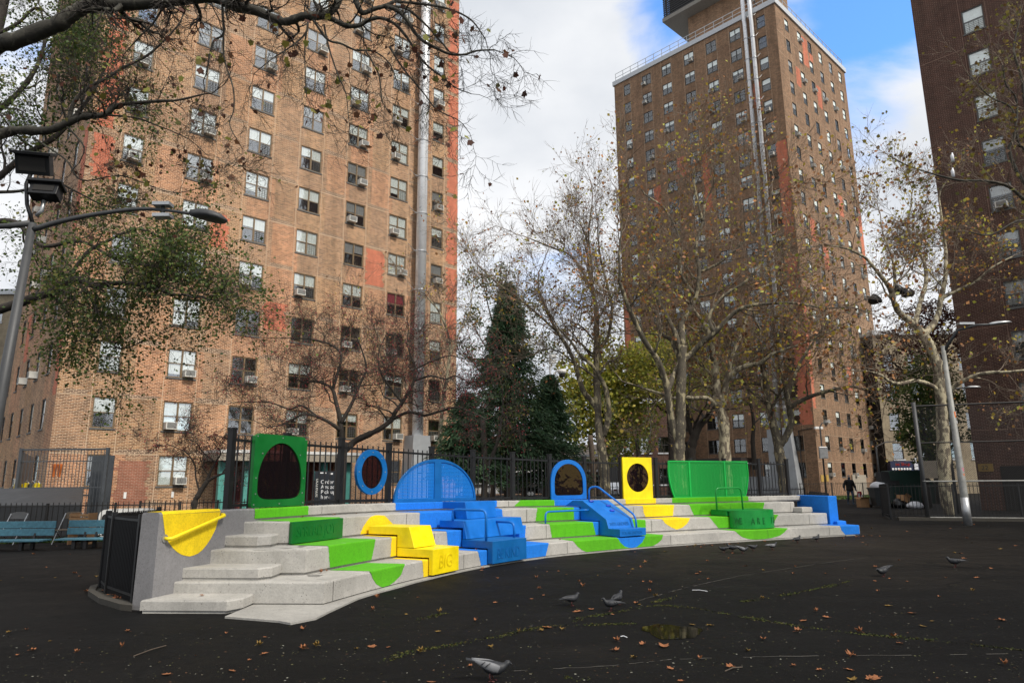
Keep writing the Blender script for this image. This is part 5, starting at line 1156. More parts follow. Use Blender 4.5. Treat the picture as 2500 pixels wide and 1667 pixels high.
L = [([Vector((-9.9, 8.4, 0)), Vector((-9.8, 8.4, 3)), at(-200, 400, 8.2)], .2, .12, None),
     ([at(-200, 400, 8.2)]+tr(c6((0, 1290), (170, 1248), (450, 1252), (620, 1190), (800, 1120), (1000, 1100), (1100, 1020), (1180, 1000), (1500, 970), (1700, 960), (1960, 900)), 8.2), .065, .010, .35),
     (tr(c6((655, 1180), (700, 1000), (830, 850), (1000, 760), (1180, 650), (1400, 540), (1520, 440), (1640, 320), (1740, 180), (1765, 0)), 8.2), .028, .007, .2),
     (tr(c6((1000, 1100), (1300, 1130), (1500, 1200), (1800, 1330), (2000, 1500)), 8.2), .014, .004, .1), (tr(c6((620, 1190), (800, 1400), (760, 1560)), 8.2), .014, .006, .1),
     (tr([(80, 336), (160, 390), (200, 440), (300, 430), (420, 470), (520, 450)], 8.2), .012, .004, .1), (tr([(-30, 470), (60, 465), (120, 440), (190, 470), (250, 500), (330, 520)], 8.2), .022, .005, .1)]
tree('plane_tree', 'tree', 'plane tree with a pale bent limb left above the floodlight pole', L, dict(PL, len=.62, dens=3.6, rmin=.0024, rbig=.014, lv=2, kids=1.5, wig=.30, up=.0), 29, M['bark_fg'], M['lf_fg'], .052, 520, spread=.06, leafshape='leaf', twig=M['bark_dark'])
# --- green oak at the left, drooping over the tower
Y = 15.0
bp = Vector((-17.0, 15.0, 0))
L = [([bp, bp+Vector((.2, 0, 3)), at(-120, 790, Y), at(-60, 300, Y), at(20, -60, Y)], .30, .14, None),
     ([at(-120, 790, Y)]+tr([(0, 755), (69, 732), (126, 713), (184, 683), (237, 698), (300, 690), (360, 700), (430, 720)], Y, [0, 0, -.2, -.3, -.4, -.5, -.6, -.6]), .12, .03, .3), (tr([(150, 705), (210, 620), (260, 590), (340, 560), (430, 600), (500, 640)], Y), .05, .015, .2), (tr([(184, 683), (230, 740), (250, 800), (290, 850), (360, 830)], Y), .04, .012, .2),
     ([at(-70, 480, Y)]+tr([(0, 430), (60, 380), (140, 330), (210, 250), (250, 180), (270, 130)], Y), .09, .02, .15), ([at(-60, 300, Y)]+tr([(20, 250), (80, 180), (110, 100), (100, 20)], Y), .08, .02, .1), ([at(-90, 560, Y)]+tr([(30, 540), (100, 600), (200, 590), (300, 640), (420, 650)], Y), .07, .015, .2), (tr([(-40, 100), (40, 60), (90, 20), (140, 60)], Y), .05, .02, .1)]
tree('oak_tree', 'tree', 'green leafed oak drooping in from the left edge over the tan tower', L, dict(PL, len=1.45, dens=2.0, rmin=.004, rbig=.02, lv=3, kids=.95, wig=.26, up=-.03, lift=0.0), 30, M['bark_dark'], M['lf_green'], .066, 27000, spread=.16, leafshape='quad', twig=M['bark_dark'])
# --- crab apples
CB = dict(PL, len=1.15, dens=2.4, rmin=.0045, rbig=.02, lv=3, kids=1.0, wig=.30, up=.04, ang=(30, 75))
Y = 20.0
b0 = at(828, 1180, Y); bp = Vector((b0.x, b0.y, 0))
L = [([bp]+tr(c1c((868, 1420), (872, 1350), (885, 1290), (900, 1250)), Y), .16, .12, None),
     (tr(c1c((890, 1310), (960, 1245), (1040, 1205), (1120, 1165), (1190, 1110), (1215, 1060), (1260, 1000), (1300, 930), (1335, 860), (1340, 770), (1310, 690), (1290, 620)), Y, [0, 0, -.1, -.2, -.2, -.3, -.3, -.3, -.4, -.4, -.4, -.4]), .10, .02, .3), (tr(c1c((1190, 1110), (1300, 1060), (1400, 1080), (1500, 1055), (1600, 1030), (1700, 1060), (1800, 1110)), Y, [-.2, -.4, -.6, -.8, -1, -1.2, -1.3]), .05, .015, .2),
     (tr(c1c((880, 1280), (872, 1180), (860, 1090), (838, 1000), (815, 915), (770, 885), (710, 865), (640, 870), (560, 840)), Y, [0, 0, .1, .2, .3, .3, .3, .3, .3]), .085, .015, .35), (tr(c1c((815, 915), (850, 800), (870, 700), (820, 640), (700, 600), (560, 590), (430, 590)), Y, [.3, .3, .4, .5, .5, .5, .5]), .05, .012, .1),
     (tr(c1c((870, 1180), (800, 1130), (720, 1090), (630, 1075), (560, 1110), (480, 1145), (400, 1155)), Y, [0, -.2, -.3, -.4, -.5, -.6, -.7]), .06, .015, .2), (tr(c1c((720, 1090), (620, 1020), (540, 1040), (420, 1000), (300, 995), (180, 1000)), Y, [-.3, -.3, -.3, -.3, -.3, -.3]), .035, .010, .1),
     (tr(c1c((870, 1130), (940, 1000), (990, 880), (1030, 780), (1000, 660), (960, 560)), Y, [0, .3, .5, .7, .8, .9]), .06, .014, .15), (tr(c1c((1260, 1000), (1180, 900), (1120, 800), (1110, 680), (1160, 560)), Y, [-.3, 0, .2, .4, .5]), .04, .012, .1), (tr(c1c((1340, 860), (1440, 830), (1540, 850), (1600, 830), (1700, 880)), Y, [-.4, -.6, -.7, -.8, -.9]), .035, .010, .1), (tr(c1c((1335, 790), (1440, 740), (1560, 700), (1640, 720)), Y, [-.4, -.4, -.4, -.4]), .03, .01, .1)]
tree('crab_apple_tree', 'tree', 'wide bare crab apple full of dark red berries behind the tall fence', L, CB, 31, M['bark_dark'], M['lf_maroon'], .045, 600, 'crab apple trees', spread=.05, berries=(4200, .017), twig=M['bark_dark'])
b0 = at(475, 1226, 21); bp = Vector((b0.x, b0.y, 0)); Y = 21.0
def c5p(*p): return [(x/3.136, 1000+y/3.136) for x, y in p]
L = [([bp]+tr(c5p((1490, 720), (1515, 660), (1550, 600), (1590, 545)), Y), .09, .065, None), (tr(c5p((1590, 545), (1640, 515), (1700, 490), (1760, 470), (1830, 440)), Y), .05, .015, .1), (tr(c5p((1580, 555), (1610, 480), (1650, 400), (1690, 330), (1640, 260)), Y), .05, .012, .1), (tr(c5p((1530, 630), (1500, 520), (1490, 420), (1430, 330), (1350, 290), (1280, 260)), Y), .03, .008, .1), (tr(c5p((1650, 400), (1560, 330), (1500, 250), (1420, 220)), Y), .025, .008, .1), (tr(c5p((1700, 490), (1760, 400), (1800, 300), (1740, 220)), Y), .025, .008, .1)]
tree('crab_apple_tree', 'tree', 'small leaning crab apple left of the green window panel', L, dict(CB, len=.8), 32, M['bark_dark'], M['lf_maroon'], .045, 500, 'crab apple trees', spread=.05, berries=(700, .018), twig=M['bark_dark'])
# small slender tree at the tower's right edge
Y = 33.0; b0 = at(1075, 1180, Y); L = [([Vector((b0.x, b0.y, 0))]+tr(c1c((1500, 1300), (1520, 1000), (1555, 760), (1560, 600), (1500, 430), (1420, 330)), Y), .13, .03, .35), (tr(c1c((1555, 720), (1620, 560), (1690, 430), (1700, 300)), Y), .05, .02, .1), (tr(c1c((1290, 930), (1270, 830), (1180, 760), (1120, 600), (1040, 430)), Y), .05, .015, .1)]
tree('slender_tree', 'tree', 'slender pale tree standing at the right edge of the tan tower', L, dict(PL, len=1.7, kids=.9), 33, M['bark_planelight'], M['lf_plane'], .10, 700, spread=.15)

# --- crowns of finer foliage
def cloud_tree(name, cat, label, base, trunk_r, blobs, n, leaf, mat, bark, seed, group=None, flat=0.0, droop=0.0, top=None, gaps=.55):
    """trunk, boughs to each clump, leaves scattered in lumpy clumps with gaps between"""
    rng = np.random.default_rng(seed); root = thing(name, base, label, cat, group); mb = MB(); base = Vector(base); zt = max(b[0].z for b in blobs)
    cx = sum(b[0].x for b in blobs)/len(blobs); top = top or Vector(((base.x+cx)/2, base.y, zt*.8)); P = [base.lerp(top, k/6)+Vector((rng.normal()*.08, rng.normal()*.08, 0))*(k > 0) for k in range(7)]
    mb.tube(P, [trunk_r*(1-.75*k/6) for k in range(7)], 9); segs = []
    for (c, rx, rz) in blobs:
        t = min(.95, max(.25, (c.z-base.z)/(top.z-base.z+.01)*.8)); a = base.lerp(top, t); m = a.lerp(c, .5)+Vector((0, 0, -.2)); mb.tube([a, m, c], [trunk_r*.35, trunk_r*.22, trunk_r*.08], 6)
        for _ in range(9):
            e = np.array(c)+rng.normal(size=3)*np.array([rx, rx, rz])*.6; segs.append((*m.lerp(c, rng.random()), *e, trunk_r*.10, trunk_r*.03))
    mb.build('trunk', bark, root, smooth=True); V, Q = tubes_mesh(segs, 4); np_mesh('branches', V, Q, bark, root, kind='stuff')
    w = np.array([rx*rx*rz for (_, rx, rz) in blobs]); w /= w.sum(); P = []
    for (c, rx, rz), k in zip(blobs, (w*n).astype(int)):
        m = max(3, int(k/32)); d = rng.normal(size=(m, 3)); d /= np.linalg.norm(d, axis=1, keepdims=True); rr = rng.random((m, 1))**.4; cc = np.array(c)+d*rr*np.array([rx, rx, rz]); idx = rng.integers(0, m, k); P.append(cc[idx]+rng.normal(size=(k, 3))*np.array([.16, .16, .12])*rx*gaps)
    P = np.concatenate(P); V, Q = leaves(P, leaf, rng, flat, 'quad', droop=droop); np_mesh('crown', V, Q, mat, root, kind='stuff'); return root
def BL_(px, py, Y, rpx, k=1.0): c = at(px, py, Y); r = rpx*Y/FPX; return (c, r, r*k)
# evergreen: tiers of drooping boughs round a straight stem
def evergreen(label, base, h, prof, n, seed, group=None, z0f=.19):
    rng = np.random.default_rng(seed); root = thing('evergreen_tree', base, label, 'tree', group); mb = MB(); mb.tube([base, base+Vector((.05, 0, h*.5)), base+Vector((0, 0, h))], [.26, .15, .03], 8); segs = []; P = []; Dn = []
    nb = n
    for i in range(nb):
        z = h*(z0f+(.99-z0f)*(i/nb)**.9); r = np.interp(z/h, *zip(*prof))*rng.uniform(.72, 1.12); a = rng.random()*6.283; dr = np.array([math.cos(a), math.sin(a), .0]); p = np.array(base)+np.array([0, 0, z]); m = 6; q = p.copy(); st = r/m
        for k in range(m):
            d = dr+np.array([0, 0, .30-.16*k+rng.normal()*.06])+rng.normal(size=3)*.08; q2 = q+d*st; segs.append((*q, *q2, .022*(1-k/m)+.006, .022*(1-(k+1)/m)+.005))
            c = int(7+9*(k/m)); 
            for _ in range(c): P.append(q+(q2-q)*rng.random()+rng.normal(size=3)*np.array([.20, .20, .10])*(.5+.5*r/2.5)); Dn.append(dr+np.array([0, 0, -.55])+rng.normal(size=3)*.5)
            q = q2
    mb.build('trunk', M['bark_dark'], root, smooth=True); V, Q = tubes_mesh(segs, 3); np_mesh('boughs', V, Q, M['bark_dark'], root, kind='stuff')
    P = np.array(P); Dn = np.array(Dn); Dn /= np.linalg.norm(Dn, axis=1, keepdims=True); n_ = len(P); sd = np.cross(Dn, rng.normal(size=(n_, 3))); sd /= np.linalg.norm(sd, axis=1, keepdims=True); L_ = rng.uniform(.16, .34, (n_, 1)); w_ = .028
    V = np.stack([P-sd*w_, P+sd*w_, P+Dn*L_+sd*w_*.3, P+Dn*L_-sd*w_*.3], 1).reshape(-1, 3); np_mesh('foliage', V, np.arange(n_*4).reshape(n_, 4), M['lf_ever'], root, kind='stuff'); return root
Y = 33.0; c = at(1243, 1190, Y); top = at(1243, 690, Y).z
evergreen('tall dark evergreen with a pointed top between the two towers', Vector((c.x, Y, 0)), top, [(0, 2.4), (.22, 2.5), (.42, 2.1), (.6, 1.5), (.74, 1.05), (.88, .55), (1, .05)], 470, 41, 'evergreens between the towers')
c = at(1345, 1190, 35); evergreen('shorter dark evergreen beside the camera pole', Vector((c.x, 35, 0)), at(1345, 915, 35).z, [(0, 2.2), (.3, 1.9), (.6, 1.15), (.85, .5), (1, .05)], 250, 42, 'evergreens between the towers')
c = at(1140, 1190, 31); evergreen('low ragged evergreen in front of the flue duct', Vector((c.x, 31, 0)), at(1140, 960, 31).z, [(0, 1.9), (.4, 1.8), (.8, .8), (1, .05)], 200, 43, 'evergreens between the towers', z0f=.30)
# yellow green trees beyond
def gb(px, Y): c = at(px, 1190, Y); return Vector((c.x, Y, 0))
cloud_tree('yellow_tree', 'tree', 'yellow green tree glowing behind the arched panel', gb(1480, 50), .3, [BL_(1500, 870, 50, 60), BL_(1430, 920, 50, 70), BL_(1540, 920, 50, 60), BL_(1480, 990, 50, 80), BL_(1420, 1040, 50, 55), BL_(1545, 1040, 50, 60), BL_(1500, 1090, 50, 50), BL_(1390, 970, 50, 45)], 10500, .25, M['lf_yellow'], M['bark_dark'], 51, 'autumn trees in the far background', gaps=1.35)
cloud_tree('yellow_tree', 'tree', 'olive tree in front of the middle tower, behind the pale plane trunk', gb(1640, 48), .3, [BL_(1590, 880, 48, 70), BL_(1660, 860, 48, 60), BL_(1720, 930, 48, 55), BL_(1580, 960, 48, 60), BL_(1660, 960, 48, 50)], 5200, .20, M['lf_yellow'], M['bark_dark'], 52, 'autumn trees in the far background', gaps=1.3)
cloud_tree('yellow_tree', 'tree', 'thin olive tree rising behind the evergreen against white sky', gb(1180, 52), .25, [BL_(1180, 690, 52, 50), BL_(1230, 660, 52, 35), BL_(1150, 780, 52, 40), BL_(1280, 760, 52, 55), BL_(1330, 850, 52, 50), BL_(1300, 700, 52, 30), BL_(1140, 860, 52, 40)], 3400, .17, M['lf_green'], M['bark_brown'], 53, 'autumn trees in the far background', gaps=1.4)
cloud_tree('maroon_tree', 'tree', 'thin maroon leafed tree behind the right plane tree', gb(2290, 44), .22, [BL_(2270, 800, 44, 70), BL_(2210, 840, 44, 55), BL_(2320, 850, 44, 45), BL_(2180, 920, 44, 50), BL_(2300, 760, 44, 40), BL_(2150, 860, 44, 35)], 5200, .15, M['lf_maroon'], M['bark_dark'], 54, 'autumn trees in the far background', gaps=1.3)
cloud_tree('green_tree', 'tree', 'dark green bushy tree behind the wire fence on the right', gb(2260, 38), .25, [BL_(2270, 920, 38, 60), BL_(2230, 980, 38, 55), BL_(2310, 980, 38, 50), BL_(2260, 1050, 38, 60), BL_(2215, 1060, 38, 35), BL_(2330, 1060, 38, 35), BL_(2280, 1110, 38, 45)], 10500, .13, M['lf_green'], M['bark_dark'], 55, gaps=1.0)
cloud_tree('ornamental_bush', 'shrub', 'small green bush seen through the fence between dome and arch', gb(1222, 40), .06, [(gb(1222, 40)+Vector((0, 0, 1.9)), .55, .8)], 1500, .09, M['lf_green'], M['bark_dark'], 56, gaps=.9)
for i, (px, Yd, r) in enumerate(((1178, 30, .16), (1200, 38, .17), (1238, 31.5, .19), (1276, 37, .16), (1328, 39, .14), (1445, 41, .2), (1560, 44, .18))):
    b_ = gb(px, Yd); tree('slim_tree', 'tree', ['slim dark trunk directly right of the blue dome', 'greyish slim trunk behind the fence, second right of the dome', 'dark slim trunk under the tall evergreen', 'forked slim trunk right of the small green bush', 'slim trunk just left of the arched panel', 'slim trunk right of the arched panel', 'slim trunk behind the yellow panel'][i],
        [([b_, b_+Vector((.1, 0, 2)), b_+Vector((.0, 0, 4.2))], r, r*.7, None), ([b_+Vector((.05, 0, 1.9)), b_+Vector((.6, 0, 3.1)), b_+Vector((.9, .1, 4.6))], r*.6, r*.35, .3)], dict(PL, len=1.2, lv=2, kids=.8), 60+i, M['bark_brown'] if i % 2 else M['bark_dark'], M['lf_green'], .12, 350, 'slim trunks behind the fence', spread=.2)

# ================================================================== LOW FENCES, KERBS, GRASS
def picket_run(name, label, pts, h, sp=.13, posts=2.2, mat=None, z0=0.0, r=.011, group=None, top_over=.06):
    """low steel fence along a polyline (base points)"""
    mat = mat or M['blackold']; root = thing(name, Vector(pts[0]), label, 'fence', group); pk = MB(); pk.tube([(0, 0, .06), (0, 0, h+top_over)], r, 5); pkm = mesh_of(pk, 'picket', mat); pm = MB(); pm.box(-.03, -.03, 0, .03, .03, h+.04); pmm = mesh_of(pm, 'fence_post', mat); cnt = 0
    for a, b in zip(pts[:-1], pts[1:]):
        a, b = Vector(a), Vector(b); L_ = (b-a).length; rz = math.atan2((b-a).y, (b-a).x); n = max(1, int(L_/sp))
        for i in range(1, n):
            p = a.lerp(b, i/n); cnt += 1
            if cnt < 290: place('picket', pkm, root, p-Vector(pts[0]))
        m = max(1, round(L_/posts))
        for i in range(m+1): place('post', pmm, root, a.lerp(b, i/m)-Vector(pts[0]), rz)
        for z in (.14, h-.04): mb = MB(); mb.bar(a+Vector((0, 0, z)), b+Vector((0, 0, z)), .03); mb.build('rail', mat, root)
    return root
def G(px, py): return gz(px, py)
def V2(x, y): return Vector((x, y, 0))
picket_run('picket_fence', 'low black picket fence running behind the two blue benches', [V2(-17.5, 18.9), V2(-12.9, 19.6), V2(-9.7, 20.6)], 1.0)
picket_run('picket_fence', 'low picket fence in front of the tan tower, left of the green window panel', [V2(-11.6, 22.0), V2(-7.2, 23.0)], 1.0, .12)
picket_run('picket_fence', 'low picket fence seen through the tall fence under the blue oval panel', [V2(-6.9, 23.2), V2(-3.6, 24.0)], .95, .12)
# bleacher's left flank: dense black fence with kerb stones and leaves
fk = picket_run('picket_fence', 'dense black picket fence standing directly left of the grey end wall', [V2(-4.80, 9.16), V2(-5.62, 10.0), V2(-6.02, 10.55), V2(-6.1, 12.2)], 1.10, .062, 1.4, M['black'], r=.012, top_over=.0)
mb = MB(); mb.prism([(-4.66, 8.88), (-4.86, 8.98), (-5.42, 9.48), (-5.95, 10.12), (-6.22, 10.62), (-6.27, 12.4), (-6.15, 12.4), (-6.15, 10.7), (-5.9, 10.2), (-5.4, 9.6), (-4.8, 9.12)], lambda x, y: (x, y, -.02), lambda x, y: (x, y, .07)); struct(mb.build('kerb', M['kerb']))
mb = MB(); mb.prism([(-4.66, 9.1), (-4.8, 9.12), (-5.4, 9.6), (-5.9, 10.2), (-6.15, 10.7), (-6.15, 12.4), (-4.3, 12.4), (-4.3, 11)], lambda x, y: (x, y, -.02), lambda x, y: (x, y, .05)); struct(mb.build('planting_bed', M['soil']))
# behind the bleacher: planted ground with litter
mb = MB(); pl = [tuple(PP(s, 2.22)[:2]) for s in np.arange(1.0, 16.8, .4)] + [(9.5, 27), (3, 34), (-4, 33), (-6.9, 23.3), (-5.0, 14)]; mb.prism(pl, lambda x, y: (x, y, -.02), lambda x, y: (x, y, .03)); struct(mb.build('planting_bed', M['soil']))
# right side low fences and grass strip along the middle tower
picket_run('picket_fence', 'low black picket fence behind the right end of the bleacher', [PP(15.0, 3.4), PP(16.7, 3.6), V2(11.8, 26.5), V2(12.6, 30)], .98, .12, 2.0, M['black'])
picket_run('picket_fence', 'dark picket fence round the trees in front of the middle tower', [V2(6.5, 31.5), V2(11.5, 33.0), V2(14.6, 35.4)], 1.1, .13, 2.0, M['black'])
picket_run('picket_fence', 'long low picket fence on the grass strip before the middle tower', [V2(23.2, 57.0), V2(29.0, 58.5), V2(36.5, 64.5)], 1.25, .16, 2.4)
rg = np.random.default_rng(3)
def grass(P0, P1, wid, n, h, name='grass'):
    t = rg.random(n); w = rg.normal(size=n)*wid; a, b = np.array(P0), np.array(P1); d = unit(b-a); nn = np.array([-d[1], d[0]]); P = a+(b-a)*t[:, None]+nn*w[:, None]; P = np.c_[P, np.zeros(n)]; ang = rg.random(n)*6.28; hh = h*rg.uniform(.4, 1.2, n)
    dx = np.c_[np.cos(ang), np.sin(ang), np.zeros(n)]*.035; tip = P+np.c_[rg.normal(size=(n, 2))*h*.35, hh]; V = np.stack([P-dx, P+dx, tip], 1).reshape(-1, 3); o = np_mesh(name, V, np.arange(n*3).reshape(n, 3), M['grass'], None, kind='stuff'); o['label'] = 'grass and weeds growing along the foot of a fence'; o['category'] = 'grass'; return o
grass((23.0, 56.5), (36.0, 63.5), .9, 7000, .22); grass((-17.5, 18.6), (-9.9, 20.3), .12, 2500, .12)
mb = MB(); mb.prism([(22.6, 56.0), (36.3, 63.2), (36, 66), (28.6, 65.5), (22.4, 59.5)], lambda x, y: (x, y, -.02), lambda x, y: (x, y, .06)); struct(mb.build('planting_bed', M['soil']))

# ================================================================== WIRE FENCE AND LAMPS ON THE RIGHT
wf = thing('chain_link_fence', V2(15.4, 26.5), 'tall black wire mesh fence on leaning steel posts at the right', 'fence')
A = Vector((15.45, 26.5, 0)); B = Vector((21.5, 24.3, 0)); Cc = Vector((30, 21.2, 0))
for (p, q) in ((A, B), (B, Cc)):
    for z, r in ((4.25, .035), (2.85, .025), (1.42, .03), (.10, .03)):
        mb = MB(); mb.tube([p+Vector((0, 0, z)), q+Vector((0, 0, z))], r, 8); mb.build('rail', M['polelight'] if z in (1.42, .10) else M['blackold'], wf)
    L_ = (q-p).length; mb = MB(); mb.add([p+Vector((0, 0, .1)), q+Vector((0, 0, .1)), q+Vector((0, 0, 4.25)), p+Vector((0, 0, 4.25))], [(0, 1, 2, 3)]); mb.build('wire_mesh', M['chain'], wf, uv=[(0, 0), (L_, 0), (L_, 4.15), (0, 4.15)])
for p in (A, B, Cc): mb = MB(); mb.tube([p, p+Vector((-.02, 0, 4.4))], .075, 12); mb.tube([p+Vector((0, 0, 1.38)), p+Vector((0, 0, 1.46))], .08, 12); mb.build('post', M['pole'], wf, smooth=True)
mb = MB(); d = (B-A).normalized(); n = Vector((d.y, -d.x, 0)); pts = [A-d*.8-n*.0, Cc+d*2]; mb.prism([(p.x, p.y) for p in (A-d*1.0+n*.22, Cc+n*.22, Cc-n*.12, A-d*1.0-n*.12)], lambda x, y: (x, y, -.02), lambda x, y: (x, y, .11)); struct(mb.build('kerb', M['kerb']))
picket_run('picket_fence', 'dark picket fence behind the wire mesh on the right', [A+Vector((-.9, .9, .0)), A+Vector((6.2, .2, 0)), A+Vector((14.5, -2.0, 0))], 1.28, .14, 2.4, M['black'])
picket_run('picket_fence', 'dark picket fence receding from the wire fence corner towards the bins', [A+Vector((-.9, .9, 0)), V2(15.6, 30), V2(20.5, 38.5)], 1.25, .13, 2.4, M['black'])
def lamp_head(root, p, d, L_=.85, name='lamp_head', mat=None):
    d = Vector(d).normalized(); s = d.cross(Vector((0, 0, 1))).normalized(); u = s.cross(d); V = []; F = []
    prof = [(0, .05, .05), (.15, .07, .075), (.35, .13, .085), (.6, .155, .08), (.85, .12, .06), (1.0, .03, .02)]; n = 10
    for (t, w, h) in prof:
        for k in range(n): a = 2*math.pi*k/n; V.append(p+d*(t*L_)+s*(w*math.cos(a))+u*(h*math.sin(a)*(1 if math.sin(a) > 0 else .45)))
    for i in range(len(prof)-1):
        for k in range(n): F.append((i*n+k, i*n+(k+1) % n, (i+1)*n+(k+1) % n, (i+1)*n+k))
    F.append(tuple(range(n))[::-1]); F.append(tuple(range((len(prof)-1)*n, len(prof)*n))); mb = MB(); mb.add(V, F); return mb.build(name, mat or M['steel'], root, smooth=True)
rl = thing('street_lamp', V2(15.05, 23.6), 'weathered pale lamp post with stickers standing before the wire fence', 'street lamp')
mb = MB(); b0 = Vector((15.05, 23.6, 0)); mb.tube([b0, b0+Vector((0, 0, .95)), b0+Vector((-.03, 0, 6.05))], [.130, .122, .068], 16); mb.build('pole', M['polelight'], rl, smooth=True)
mb = MB(); mb.tube([b0+Vector((0, 0, .02)), b0+Vector((0, 0, .9))], [.133, .125], 16); mb.build('base_band', M['steel'], rl, smooth=True)
e = at(2415, 792, 22.8); s0 = b0+Vector((-.03, 0, 5.85)); mb = MB(); mb.tube([s0, s0.lerp(e, .35)+Vector((0, 0, .42)), s0.lerp(e, .75)+Vector((0, 0, .22)), e], [.055, .05, .04, .035], 10); mb.build('arm', M['pole'], rl, smooth=True)
lamp_head(rl, e, (1, -.1, .08), .72)
mb = MB(); q = s0.lerp(e, .55)+Vector((0, 0, .42)); mb.box(q.x-.3, q.y-.1, q.z, q.x+.22, q.y+.1, q.z+.07); mb.build('sensor_box', M['steel'], rl)
for z, c, w in ((3.55, M['orange'], .20), (3.62, M['white'], .12), (3.35, M['white'], .1), (1.75, plain('pink_sticker', (.5, .15, .2), .6), .12), (1.6, M['orange'], .08)):
    mb = MB(); r = .129-.0098*z; a0 = -1.9 if c is not M['white'] else -1.2
    V = [b0+Vector((math.cos(a0+k*.16)*(r), math.sin(a0+k*.16)*(r), z+dz)) for k in range(6) for dz in (0, w)]; mb.add(V, [(2*k, 2*k+2, 2*k+3, 2*k+1) for k in range(5)]); mb.build('sticker', c, rl)
# left lamp post with floodlights
Y = 7.6; b0 = at(-10, 1020, Y); b0.z = 0; ll = thing('street_lamp', b0, 'grey lamp post on the left with two floodlights and a curved arm', 'street lamp')
t0 = at(80, 545, Y); mb = MB(); bb = Vector((t0.x-.22, Y, 0)); ORG[ll.name] = b0
bb = at(-4, 1000, Y); dd_ = (t0-bb); bb2 = bb-dd_*(bb.z/dd_.z); mb.tube([bb2, t0], [.080, .040], 14); mb.build('pole', M['pole'], ll, smooth=True)
a1 = [at(x, y, Y) for x, y in ((82, 560), (150, 540), (230, 524), (330, 511), (400, 513), (468, 522))]; mb = MB(); mb.tube([tuple(x) for x in _cr([tuple(p) for p in a1], 5)], [.034-.018*k/25 for k in range(26)], 10); mb.build('arm', M['pole'], ll, smooth=True)
lamp_head(ll, at(466, 522, Y), at(548, 538, Y)-at(466, 522, Y), (at(553, 539, Y)-at(466, 522, Y)).length, mat=M['pole'])
a2 = [at(x, y, Y) for x, y in ((75, 545), (20, 552), (-60, 556))]; mb = MB(); mb.tube(a2, [.04, .035, .03], 8); mb.build('arm', M['pole'], ll, smooth=True)
def flood(c, w, h, d, rz, tilt, name='floodlight'):
    mb = MB(); Mx = Matrix.Translation(c) @ Matrix.Rotation(rz, 4, 'Z') @ Matrix.Rotation(tilt, 4, 'X')
    m2 = MB(); m2.box(-w/2, -d/2, -h/2, w/2, d/2, h/2); mb.add([Mx @ Vector(v) for v in m2.v], m2.f); m3 = MB(); m3.box(-w/2-.03, -d/2-.05, h/2-.01, w/2+.03, d/2, h/2+.03)
    mb.add([Mx @ Vector(v) for v in m3.v], m3.f)
    for k in range(6): m4 = MB(); x = -w/2+w*(k+.5)/6; m4.box(x-.006, d/2, -h/2+.02, x+.006, d/2+.05, h/2-.02); mb.add([Mx @ Vector(v) for v in m4.v], m4.f)
    o = mb.build(name, M['black'], ll, bevel=.008)
    g_ = MB(); g2 = MB(); g2.box(-w/2+.04, -d/2-.008, -h/2+.04, w/2-.04, -d/2-.002, h/2-.04); g_.add([Mx @ Vector(v) for v in g2.v], g2.f); g_.build('lens', M['room'], o)
flood(at(84, 402, Y), .36, .24, .13, .25, R(24)); flood(at(112, 470, Y), .30, .16, .15, .2, R(-20))
mb = MB(); mb.tube([at(80, 545, Y), at(66, 500, Y), at(64, 450, Y), at(75, 425, Y)], .022, 8); mb.build('bracket', M['black'], ll, smooth=True); mb = MB(); mb.tube([at(88, 528, Y), at(102, 515, Y), at(108, 490, Y)], .022, 8); mb.build('bracket', M['steel'], ll, smooth=True)
for dz in (-12, 16): p = at(398, 512+dz, Y); mb = MB(); mb.box(p.x-.10, p.y-.06, p.z-.02, p.x+.10, p.y+.06, p.z+.02); mb.build('solar_sensor', M['steel'], ll)
mb = MB(); mb.tube([at(398, 500, Y), at(398, 528, Y)], .02, 8); mb.build('clamp', M['black'], ll)
# camera pole
Y = 38.5; p0 = at(1349, 1190, Y); p0.z = 0; cp = thing('camera_pole', p0, 'slim grey pole with a white dome security camera beside the evergreen', 'camera pole')
mb = MB(); mb.tube([p0, Vector((p0.x, Y, at(1346, 858, Y).z))], [.09, .05], 10); mb.build('pole', M['steel'], cp, smooth=True)
e = at(1372, 908, Y); mb = MB(); mb.tube([at(1349, 926, Y), at(1354, 912, Y), at(1362, 903, Y), e], .04, 8); mb.build('arm', M['white'], cp, smooth=True)
for nm, r, z0, z1, mt in (('camera_housing', .26, .13, -.12, 'white'), ('camera_dome', .18, -.12, -.29, 'room')):
    mb = MB(); mb.tube([e+Vector((0, 0, z0+.03)), e+Vector((0, 0, z0)), e+Vector((0, 0, (z0+z1)/2)), e+Vector((0, 0, z1))], [r*.4, r*.9, r, r*.75], 14); mb.build(nm, M[mt], cp, smooth=True)
for zz_ in (870, 882): q = at(1352, zz_, Y); mb = MB(); mb.box(q.x-.14, q.y-.1, q.z-.1, q.x+.14, q.y+.1, q.z+.1); mb.build('control_box', M['white'], cp)
